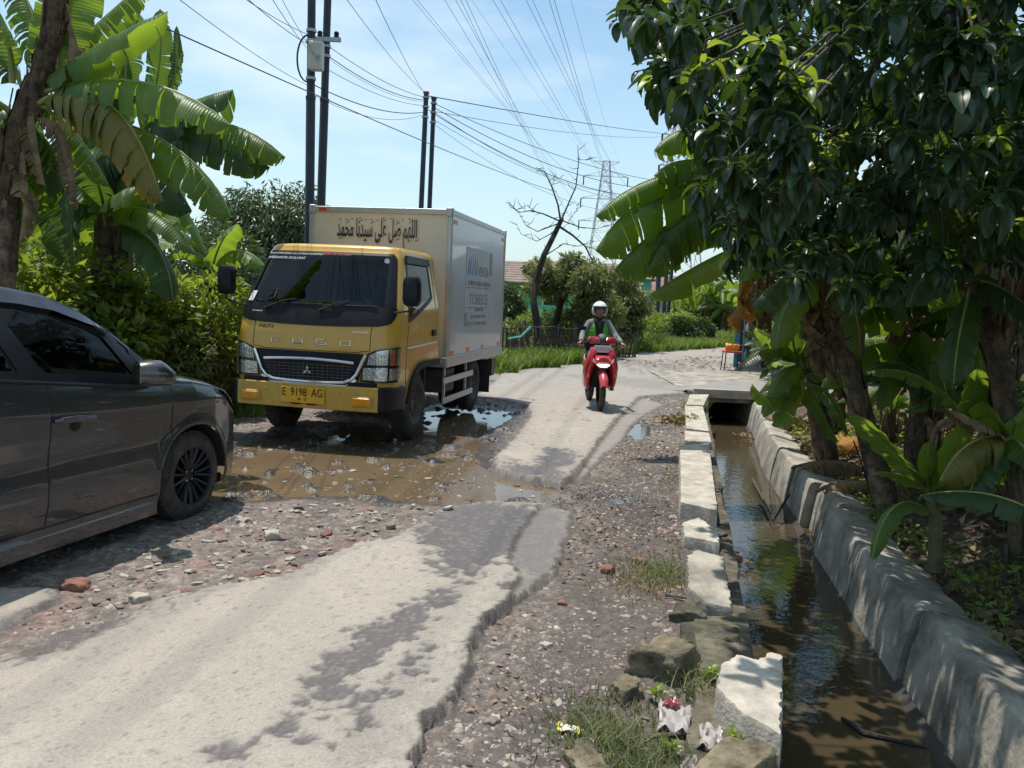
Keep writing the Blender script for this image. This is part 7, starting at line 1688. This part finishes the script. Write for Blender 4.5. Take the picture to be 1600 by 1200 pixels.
wq = sheetlet('snack_sachet', [(875, 1125), (904, 1130), (903, 1140), (873, 1136)], M_wht, 'yellow-ended silver snack sachet on the wet shoulder', 'sachet', crumple=.003, seed=4)
for pts in ([(873, 1124), (881, 1126), (880, 1138), (871, 1136)], [(898, 1129), (906, 1131), (905, 1142), (897, 1140)]):
    e_ = sheetlet('sachet_end', pts, mat('yellow print', (.75, .62, .02), .4), 'x', 'x', crumple=.003, seed=5, z=.004); e_.parent = wq
    for k_ in ('label', 'category'): del e_[k_]
def twig(P, r, label, zz=.02):
    Q = [(*gp(*p), 0) for p in P]; Q = [(x, y, max(gz(x, y), -.5) + zz) for x, y, _ in Q]; return tag(MB().tube(Q, [r * (1 - .5 * i / len(Q)) for i in range(len(Q))], 6).build('fallen_branch', M_bark, sm=True), label, 'branch')
twig([(968, 1155), (1000, 1143), (1030, 1138), (1070, 1135), (1100, 1100), (1110, 1098)], .010, 'curved bare stick lying across the grass by the wrapper'); twig([(1040, 925), (1070, 932), (1130, 943)], .008, 'thin stick at the foot of the tilted slab'); twig([(1180, 690), (1215, 740), (1260, 700), (1290, 670)], .018, 'bent stick propped on the drain wall end', .05)
tag(MB().tube([(*gp(1315, 1125, -.5), -.49), (*gp(1350, 1150, -.5), -.485), (*gp(1400, 1160, -.5), -.49), (*gp(1450, 1170, -.5), -.5)], [.010, .014, .012, .006], 6).build('fallen_branch', M_bark2, sm=True), 'dark wet stick floating in the drain near the bottom', 'branch')
x, y = gp(1190, 690, -.5)
P = np.stack([x + RNG.normal(size=260) * .16, y + RNG.normal(size=260) * .22, np.full(260, -.48)], 1); scat('leaf_litter', P, .07, M_dryl, 'raft of dead leaves caught in the drain water', lift=.05, wid=.6)
x, y = gp(1150, 880, -.5); P = np.stack([x - .1 + RNG.normal(size=160) * .09, y + RNG.normal(size=160) * .16, np.full(160, -.48)], 1); scat('leaf_litter', P, .06, M_dryl, 'dead leaves caught under the kerb in the drain', lift=.05, wid=.6)
x, y = gp(1065, 662); P = np.stack([x + RNG.normal(size=180) * .13, y + RNG.normal(size=180) * .16, np.zeros(180)], 1); P[:, 2] = multi_gz(P[:, :2]); scat('leaf_litter', P, .09, M_dryl, 'pale dry leaves heaped by the kerb near the grass tuft', lift=.08, wid=.5)
def sprout(u, v, n, label, s=.05):
    x, y = gp(u, v); o = empty('weed', (x, y, gz(x, y)), 0, label=label, cat='weed'); 
    for k in range(n):
        a = k * 2.4; d = Vector((cos(a), sin(a), .8)).normalized(); xx_ = d.cross(Vector((0, 0, 1))).normalized(); z_ = xx_.cross(d); l = ob('leaf', LM[1], o, (0, 0, .02 + .006 * k)); l.rotation_euler = Matrix((xx_, d, z_)).transposed().to_euler(); l.scale = (s * random.uniform(.7, 1.2),) * 3
    MB().tube([(0, 0, -.02), (0, 0, .03 + .006 * n)], .003, 5).build('stem', M_rib, o)
sprout(1025, 1085, 6, 'small leafy weed in front of the big boulder'); sprout(1110, 1060, 9, 'leafy weed at the left edge of the big slab', .06); sprout(1145, 1150, 4, 'two-leafed weed below the big slab', .06); sprout(1050, 1165, 6, 'blue-green weed beside the plastic wrapper'); sprout(1500, 1170, 8, 'long-leaved weed at the bottom right of the drain', .09); sprout(1375, 790, 7, 'bright yellow-green weed at the foot of the leaning stem', .08)

# ================================================================ POLES, WIRES, TOWERS
M_pole = mat('dark steel pole', (.028, .034, .040), .5, .3, var=.3, scale=3)
M_wire = mat('cable black', (.02, .02, .022), .6)
M_lat = mat('haze-paled galvanised steel', (.38, .43, .48), .6, .1)  # paled steel: the pylons' distance haze is put into the colour
M_box = mat('cream equipment box', (.52, .50, .43), .5, var=.1, scale=12)
def pole(u, v0, v1, Y, r, label, top=None, group='utility poles along the left verge'):
    a = at(u[0], v0, Y); b = at(u[1], v1, Y); d = (b - a).normalized(); base = a - d * ((a.z + .1) / d.z) if d.z else a
    o = empty('utility_pole', base, 0, label=label, cat='utility pole', group=group); L = top or (b - base).length
    MB().tube([Vector((0, 0, -.1)), d * L * .55, d * (L * .55 + .02), d * L], [r, r, r * .88, r * .82], 14).build('shaft', M_pole, o, sm=True)
    MB().tube([d * L * .55, d * (L * .55 + .05)], r * 1.08, 14).build('collar', M_pole, o); return o, base, d, L
pa, ba, da, La = pole((484, 487), 310, 0, 13.0, .070, 'left pole of the near pair, carrying a cream equipment box', top=8.2)
pb, bb_, db_, Lb = pole((502, 512), 310, 0, 13.6, .068, 'right pole of the near pair, with a crossarm at its top edge', top=8.4)
pc, bc_, dc_, Lc = pole((658, 666), 325, 146, 21.5, .075, 'left pole of the middle pair above the truck box')
pd, bd_, dd_, Ld = pole((671, 678), 325, 155, 22.0, .070, 'right pole of the middle pair above the truck box')
pe, be_, de_, Le = pole((1025, 1031), 530, 380, 34, .10, 'left pole of the far group by the round bushes', top=7.0); pf, bf_, df_, Lf = pole((1034, 1044), 535, 390, 33, .085, 'leaning pole of the far group by the round bushes', top=6.5); pg_, bg_, dg_, Lg = pole((1041, 1052), 530, 390, 36, .08, 'rear thin pole of the far group', top=7.5)
def strap(par, d, h_, r): MB().tube([d * h_, d * (h_ + .04)], r, 12).build('band', M_lat, par)
for h_ in (4.8, 5.35, 5.5): strap(pa, da, h_ , .078)
for h_ in (5.3, 5.45): strap(pb, db_, h_, .076)
for par, d, L in ((pc, dc_, Lc), (pd, dd_, Ld)):
    for k in (.12, .35, .6): strap(par, d, L - k, .085)
    MB().tube([d * L, d * (L + .04)], .08, 10).build('cap', M_redt if par is pc else M_pole, par)
bx = at(494, 88, 12.9); eb = MB().box((0, 0, 0), (.22, .16, .42)).build('equipment_box', M_box, None, bx, bevel=.03); tag(eb, 'cream ribbed equipment box strapped to the left near pole', 'junction box')
dl_ = MB()
for k in range(4): dl_.box((-.06 + .04 * k, -.083, 0), (.010, .012, .34))
build_each(dl_, 'rib', M_box, eb, bevel=.003); MB().box((.05, -.088, -.03), (.06, .004, .05)).build('print', mat('green print', (.1, .4, .3), .5), eb)
MB().tube([(-.14 + .16 * cos(a), .06, -.02 + .34 * sin(a)) for a in np.linspace(1.4, 5.2, 18)], .014, 6).build('cable_loop', M_wire, eb)
ca = MB(); tp_ = bb_ + db_ * 5.55 - bb_; ca.box(tp_ + Vector((0, -.1, 0)), (.5, .06, .06)); ca.build('crossarm', M_lat, pb)
for sx in (-.22, -.08, .18):
    MB().lathe([(0, .1), (.03, .09), (.045, .06), (.03, .045), (.045, .02), (.02, 0)], (tp_.x + sx, tp_.y - .1, tp_.z + .03), axis=2, n=10).build('insulator', M_rib if False else M_blk, pb)
def cat_(P0, P1_, sag, r, label, n=22, group='overhead cables between the utility poles', name='overhead_cable'):
    P0, P1_ = Vector(P0), Vector(P1_); Q = []
    for i in range(n + 1): t = i / n; q = P0.lerp(P1_, t); q.z -= 4 * sag * t * (1 - t); Q.append(q)
    o = MB().tube([q - P0 for q in Q], r, 4).build(name, M_wire, None, P0); return tag(o, label, 'cable', group)
A_ = lambda h_: ba + da * h_; B_ = lambda h_: bb_ + db_ * h_; Cp = lambda k: bc_ + dc_ * (Lc - k); Dp = lambda k: bd_ + dd_ * (Ld - k); Ep = lambda h_: be_ + de_ * h_
rn = random.Random(8)
W_ = [
 (at(330, -40, 7), A_(5.45), .05, .007, 'upper cable running left from the near pole pair'), (at(345, -40, 7), A_(5.30), .05, .008, 'second cable running left from the near pole pair'), (at(390, -60, 7), A_(5.2), .05, .007, 'third cable running left from the near pole pair'), (at(230, -40, 6), A_(4.7), .06, .006, 'low thin cable running left from the near pole pair'),
 (B_(5.5), Cp(.10), .12, .010, 'topmost cable between the near and middle poles'), (B_(5.35), Cp(.16), .16, .013, 'thick cable bundle between the near and middle poles'), (A_(5.1), Cp(.30), .15, .008, 'cable just below the bundle between near and middle poles'), (A_(4.75), Cp(.45), .18, .014, 'lower thick cable bundle between near and middle poles'), (A_(4.6), Cp(.5), .25, .007, 'sagging thin cable between near and middle poles'), (A_(5.3), Cp(.2), .2, .006, 'thin cable crossing between near and middle poles'),
 (Dp(.10), Ep(6.6), .30, .014, 'top cable from the middle poles to the far poles'), (Dp(.2), Ep(6.3), .5, .016, 'thick bundle from the middle poles to the far poles'), (Dp(.35), Ep(6.0), .6, .018, 'lower bundle from the middle poles to the far poles'), (Dp(.5), Ep(5.7), .5, .010, 'thin low cable from the middle poles to the far poles'), (Dp(.6), Ep(5.4), .8, .009, 'sagging thin cable from the middle to the far poles'), (Dp(.3), Ep(6.15), .75, .008, 'slack cable from the middle poles to the far poles'),
 (Cp(.05), at(1040, 209, 60), .1, .020, 'long cable from the middle poles rightwards to the second pylon'), (Cp(.4), at(1040, 213, 60), .3, .012, 'thinner cable below it running to the second pylon'),
 (at(250, 40, 8), at(870, 300, 30), .1, .012, 'single thin cable sloping down across the sky behind the middle poles'), (at(500, -60, 9), Cp(.0), .12, .008, 'cable from overhead down to the middle poles'), (at(560, -60, 9), Cp(.05), .10, .008, 'second cable from overhead down to the middle poles'), (at(420, -40, 9), B_(5.1), .05, .006, 'short cable entering the near poles from the upper left')]
for a, b, s_, r, lab in W_: cat_(a, b, s_, r * .62, lab)
def tower(u, vt, vb, Y, label, wtop=1.0):
    t = at(u, vt, Y); o = empty('pylon', (t.x, Y, 0), 0, label=label, cat='pylon', group='lattice pylons on the skyline'); H = t.z; mb = MB(); r = .10
    wid = lambda z: 3.6 * (1 - z / H) ** 1.1 + .75; lv_ = [0, .2, .38, .53, .65, .75, .83, .90, .96, 1.0]
    C4 = [(1, 1), (1, -1), (-1, -1), (-1, 1)]
    for cx, cy in C4: mb.tube([(cx * wid(z * H) / 1, cy * wid(z * H), z * H) for z in lv_], r, 4)
    for a, b in zip(lv_[:-1], lv_[1:]):
        for k in range(4):
            c0, c1 = C4[k], C4[(k + 1) % 4]; wa, wb = wid(a * H), wid(b * H)
            mb.tube([(c0[0] * wa, c0[1] * wa, a * H), (c1[0] * wb, c1[1] * wb, b * H)], .05, 3); mb.tube([(c1[0] * wa, c1[1] * wa, a * H), (c0[0] * wb, c0[1] * wb, b * H)], .05, 3); mb.tube([(c0[0] * wb, c0[1] * wb, b * H), (c1[0] * wb, c1[1] * wb, b * H)], .05, 3)
    o_ = mb.build('lattice', M_lat, o); o_['kind'] = 'stuff'
    for z, w in ((1.0, 3.1 * wtop), (.90, 5.2 * wtop), (.75, 5.6 * wtop), (.60, 5.8 * wtop)):
        am = MB(); zz = z * H
        for sx in (1, -1):
            am.tube([(0, 0, zz), (sx * w, 0, zz)], .09, 4); am.tube([(sx * .6, 0, zz + (1.3 if z < 1 else -1.2)), (sx * w, 0, zz)], .07, 4)
            for q in (.3, .55, .8): am.tube([(sx * w * q, 0, zz), (sx * w * q * .98, 0, zz + (1.3 if z < 1 else -1.2) * (1 - q))], .04, 3)
        am.build('crossarm', M_lat, o)['kind'] = 'stuff'
        if z < 1:
            for sx in (1, -1): MB().tube([(sx * w, 0, zz), (sx * w, 0, zz - 2.2)], .14, 5).build('insulator', M_pole, o)
    return o, H
tw, TH = tower(948, 252, 480, 200, 'tall lattice pylon in the centre of the skyline'); tw2, TH2 = tower(1066, 178, 480, 120, 'second lattice pylon mostly hidden behind the banana leaves', .5)
arms = [(-5.2, .90), (-5.6, .75), (-5.8, .60), (5.2, .90), (5.6, .75), (5.8, .60), (-3.1, 1.0), (3.1, 1.0)]
tops = {0: [(645, 0), (652, 0)], 1: [(695, 0), (712, 0)], 2: [(720, 0), (728, 0)], 3: [(822, 0), (832, 0)], 4: [(770, 0), (782, 0)], 5: [(858, 0), (866, 0)], 6: [(737, 0)], 7: [(892, 0)]}
for k, (dx, zf) in enumerate(arms):
    t = Vector((tw.location.x + dx, 200, TH * zf - (2.2 if zf < 1 else 0)))
    for j, (u, v) in enumerate(tops[k]):
        m_ = at(u, v, 48); e_ = m_ + (m_ - t) * .5; Q = []
        for i in range(31):
            s_ = i / 30; q = t.lerp(e_, s_); q.z -= 9.0 * s_ * (1 - s_) * (0 if False else 1) - 9.0 * (2 / 3) * (1 / 3) * s_ * 1.5; Q.append(q)
        o = MB().tube([q - t for q in Q], .0155 if zf < 1 else .010, 4).build('power_line', mat('line grey', (.16, .18, .20), .5) if k == 0 and j == 0 else bpy.data.materials['line grey'], None, t)
        tag(o, '%s line of the %s arm of the central pylon, fanning to the sky top' % (('left', 'right')[j], ('upper left', 'middle left', 'lower left', 'upper right', 'middle right', 'lower right', 'peak left', 'peak right')[k]), 'power line', 'high-voltage lines from the central pylon')
# ================================================================ HOUSES AND STALL
M_tile = mat('brown roof tile', (.20, .15, .12), .8, var=.25, scale=3, bump=.3); M_tile2 = mat('red roof tile', (.27, .14, .12), .85, var=.25, scale=3, bump=.3)
M_teal = mat('teal wall paint', (.10, .40, .33), .7, var=.1, scale=2); M_grwall = mat('green wall paint', (.06, .33, .14), .7, var=.1, scale=2); M_cwall = mat('pale wall', (.5, .5, .47), .8)
def house(c, w, dep, hw, hr, mw, mr, label, yaw=0, rows=9, wins=((-.5, 1), (.3, 1)), mw2=None):
    o = empty('house', (c[0], c[1], 0), yaw, label=label, cat='house'); MB().box((0, 0, hw / 2), (w, dep, hw)).build('wall', mw, o)
    if mw2: MB().box((0, -dep / 2 - .06, hw * .42), (w * .98, .10, hw * .26)).build('painted_band', mw2, o)
    rf_ = bpy.data.objects.new('roof', None); C.objects.link(rf_); rf_.parent = o
    ov = .5
    for sy in (-1, 1):
        for k in range(rows):
            t0, t1 = k / rows, (k + 1) / rows; y0 = sy * (dep / 2 + ov) * (1 - t0); y1 = sy * (dep / 2 + ov) * (1 - t1); z0 = hw - .1 + hr * t0; z1 = hw - .1 + hr * t1; x0 = w / 2 + ov - t0 * hr * .8; x1 = w / 2 + ov - t1 * hr * .8
            V = [(-x0, y0, z0), (x0, y0, z0), (x1, y1, z1 + .01), (-x1, y1, z1 + .01), (-x0, y0, z0 + .07), (x0, y0, z0 + .07), (x1, y1, z1 + .05), (-x1, y1, z1 + .05)]
            MB().add(V, [(0, 1, 2, 3), (4, 5, 6, 7), (0, 1, 5, 4), (2, 3, 7, 6), (1, 2, 6, 5), (0, 3, 7, 4)]).build('tile_course', mr, rf_)
    for sx in (-1, 1): MB().add([(sx * (w / 2 + ov), -(dep / 2 + ov), hw - .1), (sx * (w / 2 + ov), dep / 2 + ov, hw - .1), (sx * (w / 2 + ov - hr * .8), 0, hw + hr - .1)], [(0, 1, 2)]).build('hip', mr, rf_)
    for x, s in wins:
        f = MB().box((x * w / 2, -dep / 2 - .03, hw * .55), (1.1, .08, 1.1)).build('window', M_cwall, o); MB().box((x * w / 2, -dep / 2 - .08, hw * .55), (.9, .03, .9)).build('pane', M_gdark, f)
    return o
h1 = at(810, 440, 42); house((h1.x + .8, 44), 7.5, 6, h1.z, 1.15, M_grwall, M_tile, 'green-walled house with brown tiled roof behind the trees by the truck', mw2=M_teal, wins=((-.45, 1), (.25, 1)))
h2 = at(930, 470, 52); house((h2.x, 55), 7, 5, 3.2, 1.0, M_teal, M_tile, 'teal building mostly hidden behind the trees beside the rider', wins=((-.3, 1), (.4, 1)))
h3 = at(1035, 482, 58); house((h3.x - 1.2, 60), 10, 6, 2.2, 1.5, M_cwall, M_tile2, 'low house with faded red tiled roof beyond the far poles', wins=((-.3, 1), (.4, 1)))
# warung stall
s0 = at(1172, 560, 21.5); stl = empty('roadside_stall', (s0.x, 21.5, gz(s0.x, 21.5)), -.26, label='roadside stall with blue corner post, white awning and crowded wire shelves', cat='stall')
M_bpost = mat('blue painted post', (.05, .20, .32), .6, var=.2, scale=10); M_shop = mat('stall dark boards', (.06, .04, .04), .8, var=.3, scale=4); M_awn = mat('white awning sheet', (.72, .72, .72), .5); M_rack = mat('rack wire', (.25, .27, .29), .5, .4)
for x, y in ((-.35, 0), (3.2, 0), (-.35, 2.6), (3.2, 2.6)): MB().box((x, y, 1.25), (.13, .13, 2.5)).build('post', M_bpost, stl, bevel=.01)
MB().box((1.4, 2.5, 1.2), (3.4, .06, 2.4)).build('back_wall', M_shop, stl); MB().box((1.6, .9, .35), (2.6, .7, .7)).build('counter', M_shop, stl, bevel=.02)
MB().add([(-1.0, -.9, 2.42), (3.9, -.9, 2.42), (3.9, 3, 3.05), (-1.0, 3, 3.05), (-1.0, -.9, 2.46), (3.9, -.9, 2.46), (3.9, 3, 3.09), (-1.0, 3, 3.09)], [(0, 1, 2, 3), (4, 5, 6, 7), (0, 1, 5, 4), (2, 3, 7, 6), (1, 2, 6, 5), (0, 3, 7, 4)]).build('awning', M_awn, stl)
MB().box((1.1, -.1, 2.0), (1.9, .05, .55)).build('sign_board', mat('maroon board', (.10, .035, .04), .6), stl); sgn = [o for o in stl.children if o.name.startswith('sign_board')][0]; text('CAFE', 'lettering', .42, M_wht, sgn, (.9, -.13, 2.02), (radians(90), 0, 0), w=.95)
bcol = [mat('bottle amber', (.35, .16, .03), .2), mat('bottle clear white', (.6, .62, .62), .2), mat('bottle teal', (.1, .35, .3), .2), mat('packet orange', (.6, .25, .03), .5)]
rk = bpy.data.objects.new('rack', None); C.objects.link(rk); rk.parent = stl
for x in (-.2, .55, 1.3): MB().box((x, -.25, .7), (.035, .035, 1.4)).build('upright', M_rack, rk)
for z in (.25, .6, .95, 1.3): MB().box((.55, -.25, z), (1.6, .3, .025)).build('shelf', M_rack, rk)
for z in (.25, .6, .95, 1.3):
    for k in range(9): MB().lathe([(0, 0), (.05, 0), (.055, .14), (.02, .19), (.02, .24), (0, .24)], (-.12 + .165 * k, -.27, z + .014), axis=2, n=8).build('bottle', bcol[(k * 7 + int(z * 10)) % 4], rk, sm=True)
ch_ = at(1143, 560, 20.5); st_ = empty('folding_stool', (ch_.x, 20.5, gz(ch_.x, 20.5)), 0, label='red-topped metal stool holding an orange plastic bag beside the stall post', cat='stool'); MB().box((0, 0, .46), (.42, .36, .05)).build('seat', mat('red vinyl', (.5, .08, .05), .5), st_, bevel=.015)
for x in (-.18, .18):
    for y in (-.15, .15): MB().tube([(x * 1.15, y * 1.1, -.02), (x, y, .44)], .014, 6).build('leg', M_blk, st_)
o = rock('orange_bag', 1143, 542, (.20, .14, .12), mat('orange plastic', (.75, .25, .02), .35), 'orange plastic bag of snacks lying on the red stool', 'bag', seed=3); o.location = (ch_.x, 20.5, st_.location.z + .56)
b2 = at(1150, 430, 34); o2 = empty('grey_building', (b2.x + 1.9, 34, 0), 0, label='small grey upstairs building with dark window band rising behind the stall', cat='building'); MB().box((0, 0, 1.5), (2.4, 2.5, 3.0 + .0)).build('wall', M_shop, o2); MB().box((0, 0, 3.35), (2.2, 2.2, .7)).build('upper_wall', mat('blue grey wall', (.18, .24, .28), .7), o2); MB().box((0, -1.12, 3.25), (1.9, .05, .35)).build('window', M_gdark, o2); MB().box((0, 0, 3.78), (2.6, 2.6, .14)).build('roof', M_lat, o2)

# ---------------- labels that single out the repeats, by their order across the view
ORD = ['leftmost', 'second', 'third', 'fourth', 'fifth', 'sixth', 'seventh', 'eighth', 'ninth', 'tenth', 'eleventh', 'twelfth', 'thirteenth', 'fourteenth', 'fifteenth', 'sixteenth', 'seventeenth', 'eighteenth', 'nineteenth', 'twentieth'] + ['twenty-' + w for w in ('first', 'second', 'third', 'fourth', 'fifth', 'sixth', 'seventh', 'eighth', 'ninth')] + ['thirtieth']
for grp, tail in (('right-hand banana thicket', 'from the left of the shaded banana plants behind the right bank'), ('banana thicket on the left', 'from the left of the dark banana plants behind the left shrubs'), ('banana plants under the big tree', 'from the left of the banana plants under the broad-leaved tree'), ('young banana suckers on the right bank', 'from the left of the small young banana suckers on the right bank'), ('distant skyline trees', 'from the left of the distant leafy trees on the skyline'), ('distant banana plants', 'from the left of the distant banana plants near the stall'), ('fallen dry banana leaves on the right bank', 'from the left of the crumpled dry leaves on the right bank')):
    L_ = [o for o in C.objects if o.get('group') == grp]; bpy.context.view_layer.update() if grp.startswith('right') else None
    for k, o in enumerate(sorted(L_, key=lambda o: proj(o.location)[0])): o['label'] = ORD[k] + (' one ' if k else ' ') + tail.replace('from the left of', 'of' if k == 0 else 'from the left of')
